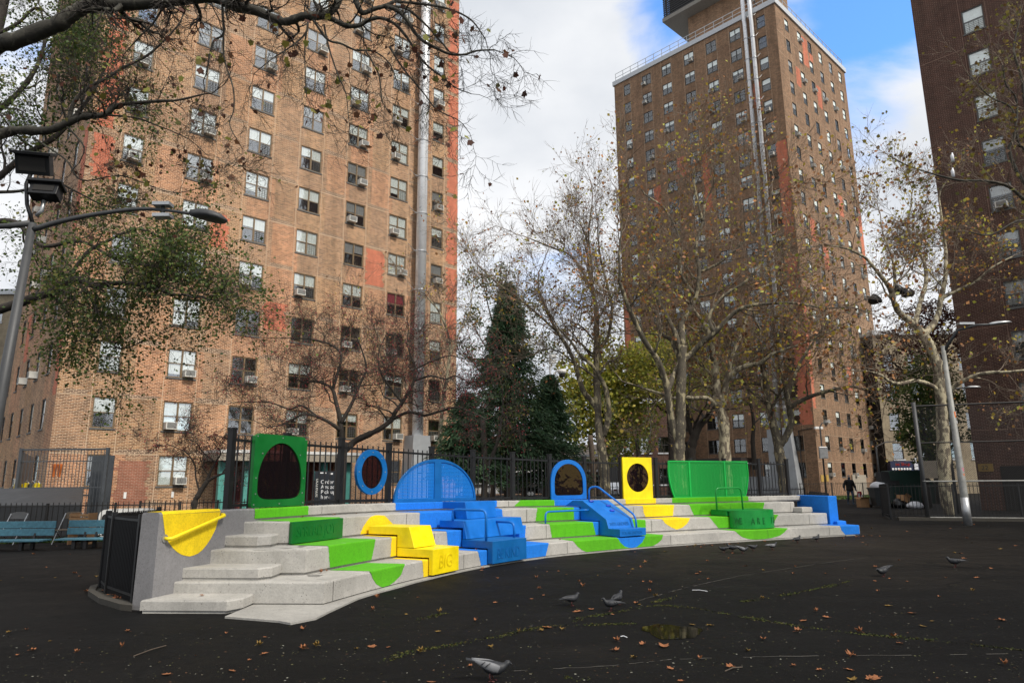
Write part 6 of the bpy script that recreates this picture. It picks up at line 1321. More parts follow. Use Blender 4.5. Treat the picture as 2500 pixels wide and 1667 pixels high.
# small far lamps
def far_lamp(px, Y, ztop, label, dx=1.0, box=None):
    b = at(px, 1190, Y); b = Vector((b.x, Y, 0)); r = thing('street_lamp', b, label, 'street lamp', 'distant lamps'); mb = MB(); mb.tube([b, b+Vector((0, 0, ztop)), b+Vector((dx*.5, 0, ztop+.35)), b+Vector((dx, 0, ztop+.4))], [.09, .06, .05, .04], 8); mb.build('pole', M['pole'], r, smooth=True); lamp_head(r, b+Vector((dx, 0, ztop+.4)), (dx, 0, 0), .6)
    if box: mb = MB(); mb.box(b.x-.35, b.y-.3, box, b.x+.35, b.y-.08, box+1.0); mb.build('meter_box', M['steel'], r, bevel=.03)
far_lamp(2016, 60.0, 6.0, 'small dark lamp post with a grey meter box at the middle tower corner', .45, 3.3); far_lamp(2150, 56, 4.1, 'distant pale lamp arm above the dumpster', 1.6); far_lamp(2330, 31, 5.15, 'curved dark lamp arm beside the maroon tower', 1.2); far_lamp(1530, 60, 5.2, 'distant pale lamp arm above the yellow panel', 1.3)

# ================================================================== RIGHT: DUMPSTER, BIN, TRASH, PERSON, SHOP
c = V2(22.75, 40.8); ds = thing('dumpster', c, 'dark green sloped dumpster behind the picket fence', 'dumpster')
Mx = Matrix.Translation(c) @ Matrix.Rotation(R(-12), 4, 'Z'); mb = MB(); mb.prism([(-1.0, .15), (1.2, .15), (1.35, 1.2), (.6, 2.0), (-1.0, 2.0)], lambda x, z: tuple(Mx @ Vector((x, -.7, z))), lambda x, z: tuple(Mx @ Vector((x, .9, z)))); mb.build('body', M['dumpster'], ds, bevel=.02)
for k in range(3): mb = MB(); x = -1.45+k*.30; V = [Mx @ Vector(v) for v in ((x, -.8, 1.2), (x+.3, -.8, 1.2), (x+.3, -.5, 1.95), (x, -.5, 1.95), (x, .4, 1.2), (x+.3, .4, 1.2), (x+.3, .4, 1.95), (x, .4, 1.95))]; mb.add(V, [(0, 1, 2, 3), (4, 7, 6, 5), (0, 3, 7, 4), (1, 5, 6, 2), (3, 2, 6, 7)]); mb.build('lid_flap', M['black'], ds)
for k in range(5): mb = MB(); x = -1.6+k*.55; a = Mx @ Vector((x, -.78, .2)); b = Mx @ Vector((x, -.72, 1.2)); mb.bar(a, b, .06); mb.build('rib', M['dumpster'], ds)
c = V2(20.2, 39.0); bn = thing('trash_bin', c, 'dark grey wheeled bin overflowing with a white bag', 'trash bin')
mb = MB(); r0 = [(-.40, -.35), (.40, -.35), (.40, .35), (-.40, .35)]; V = [c+Vector((x*.8, y*.8, .08)) for x, y in r0]+[c+Vector((x*1.08, y*1.08, 1.0)) for x, y in r0]+[c+Vector((x*1.18, y*1.18, 1.0)) for x, y in r0]+[c+Vector((x*1.18, y*1.18, 1.08)) for x, y in r0]
mb.add(V, [(3, 2, 1, 0)]+[(i+4*k, (i+1) % 4+4*k, (i+1) % 4+4*(k+1), i+4*(k+1)) for k in range(3) for i in range(4)]+[(12, 13, 14, 15)]); mb.build('body', M['binm'], bn, bevel=.01)
for s in (-1, 1): mb = MB(); mb.tube([c+Vector((s*.33, .3, .1)), c+Vector((s*.40, .3, .1))], .10, 12); mb.build('wheel', M['black'], bn)
def lump(name, c, rx, ry, rz, mat, seed, label=None, cat=None, parent=None, fold=.25, res=3):
    """crumpled closed bag"""
    bm_ = MB(); rgg = np.random.default_rng(seed); import bmesh
    b = bmesh.new(); bmesh.ops.create_icosphere(b, subdivisions=res, radius=1); me = bpy.data.meshes.new(name); K = rgg.normal(size=(7, 3))*2.2; ph = rgg.random(7)*6.28
    for v in b.verts:
        p = np.array(v.co); f = 1+fold*sum(abs(math.sin(K[i]@p+ph[i]))-.5 for i in range(7))/3.0; z = max(p[2]*f, -.62); v.co = Vector((p[0]*f*rx, p[1]*f*ry, (z+.62)*rz))
    b.to_mesh(me); b.free(); off = ORG.get(parent.name, Vector()) if parent else Vector()
    o = finish(name, me, mat, parent, True); o.location = Vector(c)-off
    if label: tag(o, label, cat)
    return o
lump('plastic_bag', c+Vector((0, 0, .98)), .42, .36, .24, M['bagwhite'], 1, 'white plastic bag bulging out of the dark grey bin', 'plastic bag')
def carton(c, w, d, h, rz, tilt, label):
    r = thing('cardboard_box', Vector(c), label, 'cardboard box', 'cardboard boxes by the bin'); Mx = Matrix.Translation(c) @ Matrix.Rotation(rz, 4, 'Z') @ Matrix.Rotation(tilt, 4, 'Y'); m2 = MB(); m2.box(-w/2, -d/2, 0, w/2, d/2, h); mb = MB(); mb.add([Mx @ Vector(v) for v in m2.v], m2.f); mb.build('box_body', M['card'], r)
    for s in (-1, 1): m3 = MB(); m3.add([(-w/2, s*d/2, h), (w/2, s*d/2, h), (w/2, s*(d/2+.12), h+.10), (-w/2, s*(d/2+.12), h+.10)], [(0, 1, 2, 3)]); mb = MB(); mb.add([Mx @ Vector(v) for v in m3.v], m3.f); mb.build('flap', M['card'], r)
carton((19.55, 39.6, 0), .52, .4, .45, .1, 0, 'plain cardboard box standing left of the dark bin'); carton((21.0, 38.2, .30), .55, .45, .32, .6, .35, 'tilted cardboard box on top of the trash heap')
lump('trash_bag', (20.75, 38.2, 0), .34, .3, .3, M['bagblack'], 2, 'black trash bag under the tilted cardboard box', 'trash bag'); lump('trash_bag', (21.2, 38.3, 0), .3, .3, .22, M['bagblack'], 5, 'black trash bag at the back right of the trash heap', 'trash bag'); lump('plastic_bag', (21.35, 37.7, 0), .42, .25, .20, M['bagwhite'], 3, 'crumpled white plastic bag on the ground right of the bin', 'plastic bag')
# person walking with a red and white bag
def skin(name, J, E, rad, mat, parent, loc, rz=0.0, sub=2, sc_=1.0):
    me = bpy.data.meshes.new(name); me.from_pydata([Vector(j)*sc_ for j in J], E, []); o = bpy.data.objects.new(name, me); COL.objects.link(o); me.materials.append(mat)
    s = o.modifiers.new('skin', 'SKIN'); o.modifiers.new('sub', 'SUBSURF').levels = sub; o.modifiers['sub'].render_levels = sub
    for v, r in zip(me.skin_vertices[0].data, rad): v.radius = ((r[0]*sc_, r[1]*sc_) if isinstance(r, tuple) else (r*sc_, r*sc_))
    me.skin_vertices[0].data[0].use_root = True; s.use_smooth_shade = True; dg = bpy.context.evaluated_depsgraph_get(); m2 = bpy.data.meshes.new_from_object(o.evaluated_get(dg)); bpy.data.objects.remove(o); m2.name = name
    o = finish(name, m2, [], parent, True) if m2.materials else finish(name, m2, mat, parent, True); o.location = Vector(loc)-ORG.get(parent.name, Vector()); o.rotation_euler = (0, 0, rz); return o
pc = V2(20.75, 43.5); ps = thing('person', pc, 'person in a black hooded coat, blue cap and jeans walking along the path', 'person')
J = [(0, 0, .95), (0, .01, 1.15), (0, .0, 1.38), (0, -.02, 1.5), (0, -.05, 1.60), (0, -.06, 1.70), (.19, 0, 1.42), (.29, .03, 1.16), (.33, -.06, .93), (.335, -.09, .84), (-.19, 0, 1.42), (-.30, .03, 1.18), (-.36, -.08, .96), (-.37, -.12, .87), (.10, 0, .88), (.11, -.14, .50), (.10, -.05, .09), (.11, -.20, .04), (-.10, 0, .88), (-.10, .06, .50), (-.09, .22, .12), (-.10, .10, .04)]
E_ = [(0, 1), (1, 2), (2, 3), (3, 4), (4, 5), (2, 6), (6, 7), (7, 8), (8, 9), (2, 10), (10, 11), (11, 12), (12, 13), (0, 14), (14, 15), (15, 16), (16, 17), (0, 18), (18, 19), (19, 20), (20, 21)]
rad = [(.16, .12), (.15, .12), (.17, .11), .055, .085, .085, .075, .055, .04, .045, .075, .055, .04, .045, .10, .065, .045, .045, .10, .065, .045, .045]
skin('body', J, E_, rad, plain('dark_denim', (.045, .07, .11), .8), ps, pc)
J = [(0, 0, .78), (0, .01, 1.0), (0, .01, 1.2), (0, 0, 1.42), (0, 0, 1.53), (.20, 0, 1.43), (.31, .03, 1.16), (.35, -.06, .97), (-.20, 0, 1.43), (-.32, .03, 1.18), (-.38, -.08, 1.0)]
skin('coat', J, [(0, 1), (1, 2), (2, 3), (3, 4), (3, 5), (5, 6), (6, 7), (3, 8), (8, 9), (9, 10)], [(.25, .18), (.22, .17), (.21, .15), (.20, .14), .10, .095, .08, .065, .095, .08, .065], plain('black_coat', (.010, .010, .012), .8), ps, pc)
skin('face', [(0, -.05, 1.58), (0, -.065, 1.70)], [(0, 1)], [.075, .088], plain('skin_tone', (.16, .085, .055), .6), ps, pc)
skin('cap', [(0, -.05, 1.71), (0, -.05, 1.80)], [(0, 1)], [.105, .085], plain('blue_cap', (.05, .10, .20), .8), ps, pc)
for s, x, y in ((1, .34, -.12), (-1, -.38, -.15)):
    skin('hand', [(x, y, .93), (x, y-.01, .86), (x-.015*s, y-.03, .80), (x+.012*s, y-.02, .79), (x-.03*s, y-.05, .85)], [(0, 1), (1, 2), (1, 3), (1, 4)], [.032, .036, .014, .014, .014], plain('skin_tone', (.16, .085, .055), .6), ps, pc, sub=1)
bg = thing('shopping_bag', pc+Vector((.48, -.1, .05)), 'red and white patterned shopping bag carried by the person', 'bag')
mb = MB(); bpp = pc+Vector((.52, -.12, 0)); 
for k, (m_, z0, z1) in enumerate(((plain('red_bag', (.34, .02, .03), .5), .20, .80),)):
    V = [bpp+Vector(v) for v in ((-.20, -.08, z0), (.20, -.08, z0), (.20, .08, z0), (-.20, .08, z0), (-.13, -.03, z1), (.13, -.03, z1), (.13, .03, z1), (-.13, .03, z1))]; mb.add(V, [(3, 2, 1, 0), (4, 5, 6, 7), (0, 1, 5, 4), (1, 2, 6, 5), (2, 3, 7, 6), (3, 0, 4, 7)]); mb.build('bag_body', m_, bg, bevel=.03)
mb = MB(); mb.box(bpp.x-.14, bpp.y-.088, .30, bpp.x-.02, bpp.y-.075, .70); mb.box(bpp.x+.05, bpp.y-.088, .35, bpp.x+.12, bpp.y-.075, .62); mb.build('white_print', M['bagwhite'], bg, kind='stuff')
mb = MB(); mb.tube([bpp+Vector((-.09, 0, .8)), bpp+Vector((-.12, 0, .9)), bpp+Vector((-.16, 0, .84))], .012, 6); mb.build('handle', M['bagwhite'], bg)
# far corner shop and pale walk-up building
Y = 78.0
def far_building(name, label, x0, x1, Y, h, mat, rows, cols, w=1.1, wh=1.7, z0=3.6, dz=3.2, cornice=True, depth=10, wmat=None):
    r = thing(name, V2(x0, Y), label, 'building'); us = [(x1-x0)*(i+.5)/cols-w/2 for i in range(cols)]; wins = [(u, u+w, z0+k*dz, z0+k*dz+wh) for k in range(rows) for u in us]
    F = (0, 0, 0); ORG[r.name] = Vector((0, 0, 0)); wall(F, x1-x0, h, wins, 'front_wall', mat, r)
    W = None
    fr = MB(); fr.box(0, .10, 0, .07, .15, wh); fr.box(w-.07, .10, 0, w, .15, wh); fr.box(.07, .10, wh-.07, w-.07, .15, wh); fr.box(.07, .10, 0, w-.07, .15, .07); fr.box(.07, .10, wh/2-.03, w-.07, .15, wh/2+.03); fm = mesh_of(fr, 'far_frame', wmat or M['frame2']); pn = MB(); pn.box(.07, .12, .07, w-.07, .13, wh-.07); pm_ = mesh_of(pn, 'far_pane', M['glass']); sl = MB(); sl.box(-.08, -.08, -.14, w+.08, .05, -.005); sm_ = mesh_of(sl, 'far_sill', M['coping'])
    for (u0, u1, a, b) in wins: o = place('window', fm, r, (u0, 0, a)); place('pane', pm_, o, (0, 0, 0)); place('sill', sm_, o, (0, 0, 0))
    ORG[r.name] = V2(x0, Y); mb = MB(); mb.box(x0+.02, Y+.4, 0, x1-.02, Y+depth, h-.02); mb.build('rooms', M['room'], r); mb = MB(); mb.box(x0-.1, Y-.25, h, x1+.1, Y+depth, h+.5); mb.build('cornice', M['coping'], r)
    return r
M['brickpale'] = brick_mat('cream_brick', (.46, .38, .26), (.38, .31, .21), (.30, .25, .18)); M['brickrow'] = brick_mat('row_house_brick', (.33, .20, .13), (.26, .15, .10), (.42, .33, .25))
pb = far_building('walk_up_building', 'pale cream brick building with a corner shop beyond the dumpster', 39.5, 56, 74, 17.0, M['brickpale'], 4, 6)
sh = MB(); x0 = at(2172, 1150, 73.6).x; x1 = at(2224, 1150, 73.6).x
mb = MB(); mb.box(x0, 73.3, 2.3, x1+1.5, 73.95, 3.4); sg = mb.build('shop_fascia', plain('navy_shop_sign', (.012, .018, .06), .5), pb)
text('lettering', 'ee Shop', .48, plain('red_sign_letters', (.34, .012, .012), .5), sg, (x0+.5, 73.28, 2.92), (1, 0, 0), (0, 0, 1), .02)
mb = MB()
for k in range(7): q = Vector((x0+.2+k*.30, 73.27, 2.58)); mb.tube([q, q+Vector((0, -.03, 0))], .115, 12)
mb.build('round_logos', M['text_white'], sg, kind='stuff'); mb = MB(); mb.box(x0+.2, 73.5, 0, x0+2.4, 73.9, 2.4); mb.build('shutter', M['beige'], pb); mb = MB(); mb.box(x0+2.6, 73.5, 0, x1+1.2, 73.9, 2.5); mb.build('shop_window', M['room'], pb)
mb = MB(); mb.box(x1+.2, 73.2, 2.5, x1+.6, 73.3, 3.7); mb.build('side_sign', M['bagwhite'], pb)
# mural board by the wire fence
a = at(2258, 1165, 37.0); b = at(2330, 1165, 35.5); mbd = thing('board', V2(a.x, 37), 'beige hoarding board in front of the maroon tower', 'board'); mb = MB()
for k in range(2): p = a.lerp(b, k*.5); q = a.lerp(b, k*.5+.49); mb = MB(); mb.bar(Vector((p.x, p.y, 2.0)), Vector((q.x, q.y, 2.0)), .05, .9); mb.build('panel', M['beige'], mbd)
for k in (0, .5, 1): p = a.lerp(b, k); mb = MB(); mb.bar(Vector((p.x, p.y+.05, 0)), Vector((p.x, p.y+.05, 2.4)), .08); mb.build('post', M['frame2'], mbd)

# ================================================================== MIDDLE DISTANCE: ROW HOUSES AND CARS
rb = far_building('row_house', 'low tan brick row building with a white band seen through the fence', -8, 22, 88, 4.4, M['brickrow'], 1, 12, 1.3, 1.5, .9, wmat=M['white'])
mb = MB(); mb.box(-8.1, 86.6, 2.75, 22.1, 87.9, 3.0); mb.build('white_band', M['white'], rb); mb = MB(); mb.add([(-8.5, 86.8, 4.3), (22.5, 86.8, 4.3), (22.5, 93, 6.4), (-8.5, 93, 6.4)], [(0, 1, 2, 3)]); mb.build('sloped_roof', M['frame1'], rb)
far_building('brick_building', 'dark brick building beyond the plane trunks left of the middle tower', 10.8, 16.6, 72, 9.5, M['brick3'], 2, 3, 1.2, 1.6, 1.2)
far_building('apartment_block', 'distant tan block at the far left edge beyond the tower', -62, -43, 62, 19, M['brickpale'], 5, 6)
def car(x, y, rz, col, label, van=False):
    r = thing('parked_car', V2(x, y), label, 'car', 'cars parked beyond the trees', rz); ORG[r.name] = Vector((0, 0, 0)); paintm = plain('car_paint', col, .25, .2, .05)
    prof = [(-2.15, .35), (-2.2, .75), (-2.05, .92), (-1.45, .98), (-.95, 1.42), (.75, 1.45), (1.35, 1.02), (2.1, .88), (2.2, .60), (2.15, .33)]
    mb = MB(); mb.prism(prof, lambda u, z: (u, -.85, z), lambda u, z: (u, .85, z)); mb.build('body', paintm, r, bevel=.05)
    for s in (-1, 1):
        mb = MB(); mb.prism([(-1.3, 1.0), (-.88, 1.37), (-.1, 1.39), (-.1, 1.0)], lambda u, z: (u, s*.856, z), lambda u, z: (u, s*.84, z)); mb.build('side_window', M['room'], r); mb = MB(); mb.prism([(0, 1.0), (0, 1.39), (.68, 1.38), (1.18, 1.02)], lambda u, z: (u, s*.856, z), lambda u, z: (u, s*.84, z)); mb.build('side_window', M['room'], r)
        for u in (-1.35, 1.35): mb = MB(); mb.tube([(u, s*.70, .33), (u, s*.88, .33)], .33, 16); w = mb.build('wheel', M['black'], r); mb = MB(); mb.tube([(u, s*.883, .33), (u, s*.89, .33)], .19, 10); mb.build('rim', M['steel'], w)
    for s in (-.6, .6): mb = MB(); mb.box(2.12, s-.15, .62, 2.21, s+.15, .76); mb.build('headlight', M['white'], r); mb = MB(); mb.box(-2.22, s-.15, .7, -2.16, s+.15, .82); mb.build('tail_light', M['maroon'], r)
for (px, Yd, rz, col, lb) in ((1158, 76, .1, (.5, .5, .5), 'silver parked car just right of the blue dome'), (1216, 76, .05, (.62, .62, .62), 'white parked car left of the slim forked trunk'), (1268, 76, 0, (.02, .02, .025), 'black parked car behind the forked trunk'), (1322, 76, 0, (.03, .03, .035), 'dark parked car left of the arched panel'), (1500, 68, 1.2, (.55, .58, .62), 'white parked car between the arched and the yellow panel')):
    p = at(px, 1190, Yd); car(p.x, Yd, rz, col, lb)
picket_run('picket_fence', 'distant black picket fence in front of the parked cars', [V2(-5.5, 60), V2(13.5, 60)], 1.1, .2, 3.0, M['black'])

# ================================================================== LEFT: BENCHES, CAGE, CHAIRS
def bench(cx, cy, w, rz, label):
    r = thing('park_bench', Vector((cx, cy, 0)), label, 'bench', 'blue plank benches', rz); 
    for k, (y, z, tl) in enumerate(((.30, .31, 0), (.335, .49, 0))): mb = MB(); mb.box(-w/2, y, z, w/2, y+.04, z+.165); mb.build('backrest_plank', M['wood_blue'], r, bevel=.008)
    for k in range(3): mb = MB(); mb.box(-w/2, -.22+k*.165, .20, w/2, -.22+k*.165+.15, .24); mb.build('seat_plank', M['wood_blue'], r, bevel=.008)
    for s in (-w/2+.45, w/2-.45): mb = MB(); mb.box(s-.04, -.2, -.02, s+.04, -.12, .2); mb.box(s-.04, .22, -.02, s+.04, .30, .2); mb.box(s-.04, -.2, .15, s+.04, .30, .198); mb.bar((s, .27, .17), (s, .40, .64), .05, .05); mb.build('leg', M['black'], r)
p0, p1 = at(144, 1290, 17.6), at(272, 1286, 17.9); bench((p0.x+p1.x)/2+.02, 17.7, (p1.x-p0.x)+.05, .06, 'blue plank bench closest to the black fence corner'); q1 = at(91, 1292, 17.0); bench(q1.x-1.2, 17.3, 2.4, .03, 'blue plank bench cut off by the left edge')
def fchair(px, label, col):
    p = at(px, 1260, 19.2); r = thing('folding_chair', V2(p.x, 19.0), label, 'chair', 'folding chairs behind the benches'); r.scale = (1, 1, .80); mb = MB(); c = Vector((p.x, 19.1, 0)); n = 12
    P = [(-.24, .80), (-.245, .92), (-.20, 1.0), (-.10, 1.03), (.10, 1.03), (.20, 1.0), (.245, .92), (.24, .80)]; mb.prism(P, lambda x, z: c+Vector((x, .16, z)), lambda x, z: c+Vector((x, .18, z))); mb.build('backrest', col, r, bevel=.005)
    mb = MB(); mb.box(c.x-.22, c.y-.3, .44, c.x+.22, c.y+.1, .47); mb.build('seat', col, r, bevel=.01)
    for s in (-.23, .23):
        mb = MB(); mb.tube([c+Vector((s, -.28, 0)), c+Vector((s, .17, .98))], .013, 6); mb.build('leg', M['steel'], r); mb = MB(); mb.tube([c+Vector((s*.92, .22, 0)), c+Vector((s*.92, -.22, .45))], .013, 6); mb.build('leg', M['steel'], r)
_fc = 1; fchair(43, 'grey folding chair behind the leftmost bench', plain('grey_chair', (.13, .13, .13), .6)); fchair(177, 'beige folding chair behind the bench beside the fence corner', plain('beige_chair', (.13, .10, .07), .6))
wc = thing('wooden_crate', at(204, 1262, 18.9)*1, 'small wooden crate behind the bench beside the beige chair', 'crate'); p = at(204, 1262, 18.9); ORG[wc.name] = Vector(wc.location)
for k in range(3): mb = MB(); mb.box(p.x-.26, p.y-.2, .54+k*.09, p.x+.26, p.y-.18, .60+k*.09); mb.build('slat', M['card'], wc)
for s in (-.25, .22): mb = MB(); mb.box(p.x+s, p.y-.18, 0, p.x+s+.03, p.y+.2, .80); mb.build('side', M['card'], wc)
# tipped white table with rounded corners
p0, p1 = at(236, 1260, 21.2), at(386, 1240, 22.0); tb = thing('folding_table', V2(p0.x, 21.5), 'white rounded table leaning behind the low fence', 'table')
fpq = (V2(p0.x, 21.3), (V2(p1.x, 22.0)-V2(p0.x, 21.3)).normalized(), Vector((0, 1, 0)), (V2(p1.x, 22.0)-V2(p0.x, 21.3)).length, 1.0)
oo = ell((.5, .40), .5, .42, 40, 6); ii = ell((.5, .36), .455, .34, 40, 6); ring_panel(tb, 'table_rim', M['white'], fpq, oo, ii, .05); pane_fill(tb, fpq, ii, .02, M['tarp'])
for s in (.2, .8): mb = MB(); q = panel_pt(fpq, s, .4, .06); mb.tube([q, q+Vector((0, .5, -.38))], .016, 6); mb.build('leg', M['steel'], tb)
# black tarp covered box
a, b = at(-40, 1215, 21.5), at(203, 1215, 21.5); tp = thing('covered_bin_store', V2(a.x, 21.5), 'long low store covered with a black tarp behind the leftmost bench', 'store'); mb = MB(); mb.add([(a.x, 21.5, 0), (b.x, 21.5, 0), (b.x, 21.5, .95), (a.x, 21.5, .95), (a.x-1, 23, 1.45), (b.x-.95, 23, 1.45), (b.x-.95, 23, 0), (a.x-1, 23, 0)], [(0, 1, 2, 3), (3, 2, 5, 4), (1, 6, 5, 2), (0, 3, 4, 7), (6, 7, 4, 5)]); mb.build('tarp_cover', M['tarp'], tp, bevel=.02)
# steel cage against the tower corner
cg = thing('steel_cage', V2(-17, 25), 'grey steel barred cage in front of the tan tower corner', 'cage'); Yc = 25.0; x0, x1 = at(42, 1180, Yc).x, at(255, 1180, Yc).x; zt = at(250, 1096, Yc).z
for x in (x0, x1): mb = MB(); mb.box(x-.05, Yc-.05, 0, x+.05, Yc+.05, zt+.05); mb.build('post', M['cage'], cg); 0
for z in (zt, zt-.42, zt*.52, .1): mb = MB(); mb.bar((x0, Yc, z), (x1, Yc, z), .06 if z == zt else .035); mb.build('rail', M['cage'], cg)
bmn = MB(); bmn.tube([(0, 0, .1), (0, 0, zt)], .012, 5); bmm = mesh_of(bmn, 'cage_bar', M['cage'])
for k in range(1, 26): place('bar', bmm, cg, Vector((x0+(x1-x0)*k/26, Yc, 0))-ORG[cg.name])
mb = MB(); mb.box(x1-.9, Yc+.6, 0, x1-.1, Yc+.65, zt-.2); mb.build('solid_panel', M['cage'], cg); mb = MB(); mb.add([(x0, Yc+.05, zt*.98), (x0-1.0, Yc+2.2, zt*.92), (x0-1.0, Yc+2.2, 0), (x0, Yc+.05, 0)], [(0, 1, 2, 3)]); mb.build('solid_panel', M['cage'], cg)
for i, (px, w) in enumerate(((133, 11), (146, 10))):
    c = at(px, 1143, Yc+.5); k = Yc/FPX; mb = MB(); mb.tube([c+Vector((0, 0, .16)), c+Vector((0, 0, -.30))], [w*k*.55, w*k*.33], 12); tag(mb.build('traffic_cone' if 0 else 'orange_bucket', M['orange']), ['pale orange bucket hanging in the cage, the left one', 'deep orange bucket hanging in the cage, the right one'][i], 'bucket', 'orange buckets in the cage')
for i, (px, m_) in enumerate(((44, 'yellow_word'), (64, 'yellow_word'), (78, 'cage'), (90, 'yellow_word'))):
    c = at(px, 1188, Yc+.6); r = thing('paint_can', c, ['leftmost yellow', 'second yellow', 'dark grey', 'rightmost yellow'][i]+' container on the shelf inside the steel cage', 'container'); mb = MB(); mb.tube([c+Vector((0, 0, -.12)), c+Vector((0, 0, .10)), c+Vector((0, 0, .14))], [.14, .13, .05], 10); mb.build('can_body', M[m_], r); mb = MB(); mb.tube([c+Vector((-.12, 0, .1)), c+Vector((0, 0, .22)), c+Vector((.12, 0, .1))], .008, 5); mb.build('handle', M['steel'], r)
cs = MB(); cs.box(x0+.1, Yc+.3, 1.15, x1-.9, Yc+.9, 1.2); cs.build('shelf', M['cage'], cg)
# parcel locker by the entrance
Y = 31.0; a, b = at(769, 1150, Y), at(817, 1150, Y); lk = thing('parcel_locker', V2(a.x, Y), 'dark parcel locker with white lettering beside the entrance', 'locker'); zt = a.z
mb = MB(); mb.box(a.x, Y, 0, b.x+.35, Y+.7, zt); mb.build('cabinet', M['lockblack'], lk, bevel=.01)
for i, t_ in enumerate(('Order at', 'Amazon,', 'Pick up', 'here')): q = at(783, 1177+i*12.2, Y); text('lettering', t_, .235, M['text_white'], lk, (q.x, Y-.006, q.z-.06), (1, 0, 0), (0, 0, 1), .003, sx=.95)
q = at(774, 1212, Y); text('lettering', 'amazon', .26, M['ac'], lk, (q.x+.05, Y-.006, q.z-.02), (0, 0, 1), (-1, 0, 0), .003)
for (x_, y_, w, h) in ((782, 1154, .14, .05), (793, 1154, .07, .05), (804, 1156, .16, .07)): q = at(x_, y_, Y); mb = MB(); mb.box(q.x, Y-.01, q.z-h/2, q.x+w, Y-.004, q.z+h/2); mb.build('label_plate', M['text_white'], lk)
mb = MB(); mb.box(a.x-.06, Y+.05, at(765, 1172, Y).z, a.x-.005, Y+.5, zt); mb.build('side_trim', M['teal'], lk)

# ================================================================== PIGEONS
def pigeon_meshes():
    """body loft along x (head at +x), wings, tail, legs"""
    mats = [plain('pigeon_body_feathers', (.018, .02, .024), .6, 0, .3, 25), plain('pigeon_pale_wing', (.15, .155, .165), .6, 0, .2, 25), plain('pigeon_leg_skin', (.08, .02, .018), .6), plain('pigeon_dark_wing', (.028, .03, .035), .6, 0, .3, 25)]
    st = [(-.115, .108, .012, .010), (-.085, .104, .030, .026), (-.04, .10, .046, .046), (.01, .104, .052, .055), (.055, .118, .044, .048), (.078, .138, .030, .034), (.090, .158, .022, .025), (.097, .176, .0215, .0225), (.104, .190, .020, .019), (.112, .199, .011, .011)]; n = 12; V = []; F = []
    dirs = []
    for i, (x, z, w, h) in enumerate(st):
        a_ = 0 if i < 4 else min(1.15, (i-3)*.30)
        for k in range(n):
            t = 2*math.pi*k/n; V.append((x-math.sin(a_)*h*math.sin(t), w*math.cos(t), z+math.cos(a_)*h*math.sin(t)))
    for i in range(len(st)-1):
        for k in range(n): F.append((i*n+k, i*n+(k+1) % n, (i+1)*n+(k+1) % n, (i+1)*n+k))
    F.append(tuple(range(n))[::-1]); F.append(tuple(range((len(st)-1)*n, len(st)*n))); mb = MB(); mb.add(V, F); body = mesh_of(mb, 'pigeon_body', mats[0], True)
    mb = MB(); mb.tube([(.115, 0, .190), (.132, 0, .185), (.143, 0, .179)], [.0075, .005, .0015], 6); beak = mesh_of(mb, 'pigeon_beak', mats[3], True)
    def wing(m, nm):
        mb = MB(); V = []; F = []; n = 10; st2 = [(.062, .118, .010, .004), (.045, .116, .030, .011), (.01, .113, .036, .015), (-.04, .110, .033, .014), (-.09, .107, .024, .010), (-.135, .104, .014, .006), (-.175, .102, .004, .002)]
        for (x, z, h, w) in st2:
            yc = .041-max(0, -x-.02)*.16-max(0, x-.03)*.35
            for k in range(n): t = 2*math.pi*k/n; V.append((x, yc+w*math.cos(t), z+h*math.sin(t)))
        for i in range(len(st2)-1):
            for k in range(n): F.append((i*n+k, i*n+(k+1) % n, (i+1)*n+(k+1) % n, (i+1)*n+k))
        F.append(tuple(range(n))[::-1]); F.append(tuple(range((len(st2)-1)*n, len(st2)*n))); mb.add(V, F); return mesh_of(mb, nm, m, True)
    wp, wd = wing(mats[1], 'pigeon_wing_pale'), wing(mats[3], 'pigeon_wing_dark')
    mb = MB(); 
    for s in (-.006,): mb.tube([(-.035, .050, .138), (-.050, .0555, .118), (-.062, .053, .095)], [.003, .0045, .003], 5); mb.tube([(-.075, .043, .130), (-.088, .0465, .112), (-.098, .044, .094)], [.003, .0045, .003], 5)
    bar = mesh_of(mb, 'wing_bar', mats[0])
    mb = MB(); mb.add([(-.10, -.022, .112), (-.10, .022, .112), (-.215, .030, .088), (-.215, -.030, .088), (-.10, -.022, .104), (-.10, .022, .104), (-.215, .030, .083), (-.215, -.030, .083)], [(0, 1, 2, 3), (7, 6, 5, 4), (0, 3, 7, 4), (1, 5, 6, 2), (2, 6, 7, 3), (0, 4, 5, 1)]); tail = mesh_of(mb, 'pigeon_tail', mats[0])
    mb = MB(); mb.tube([(0.0, .0, .075), (-.006, 0, .035), (.004, 0, .006)], [.012, .006, .004], 6)
    for a in (-.5, 0, .5): mb.tube([(.004, 0, .006), (.004+.03*math.cos(a), .03*math.sin(a), .003)], .003, 5)
    mb.tube([(.004, 0, .006), (-.016, 0, .003)], .003, 5); leg = mesh_of(mb, 'pigeon_leg', mats[2], True); return body, beak, wp, wd, bar, tail, leg
PB, PBK, PWP, PWD, PBAR, PT, PLG = pigeon_meshes()
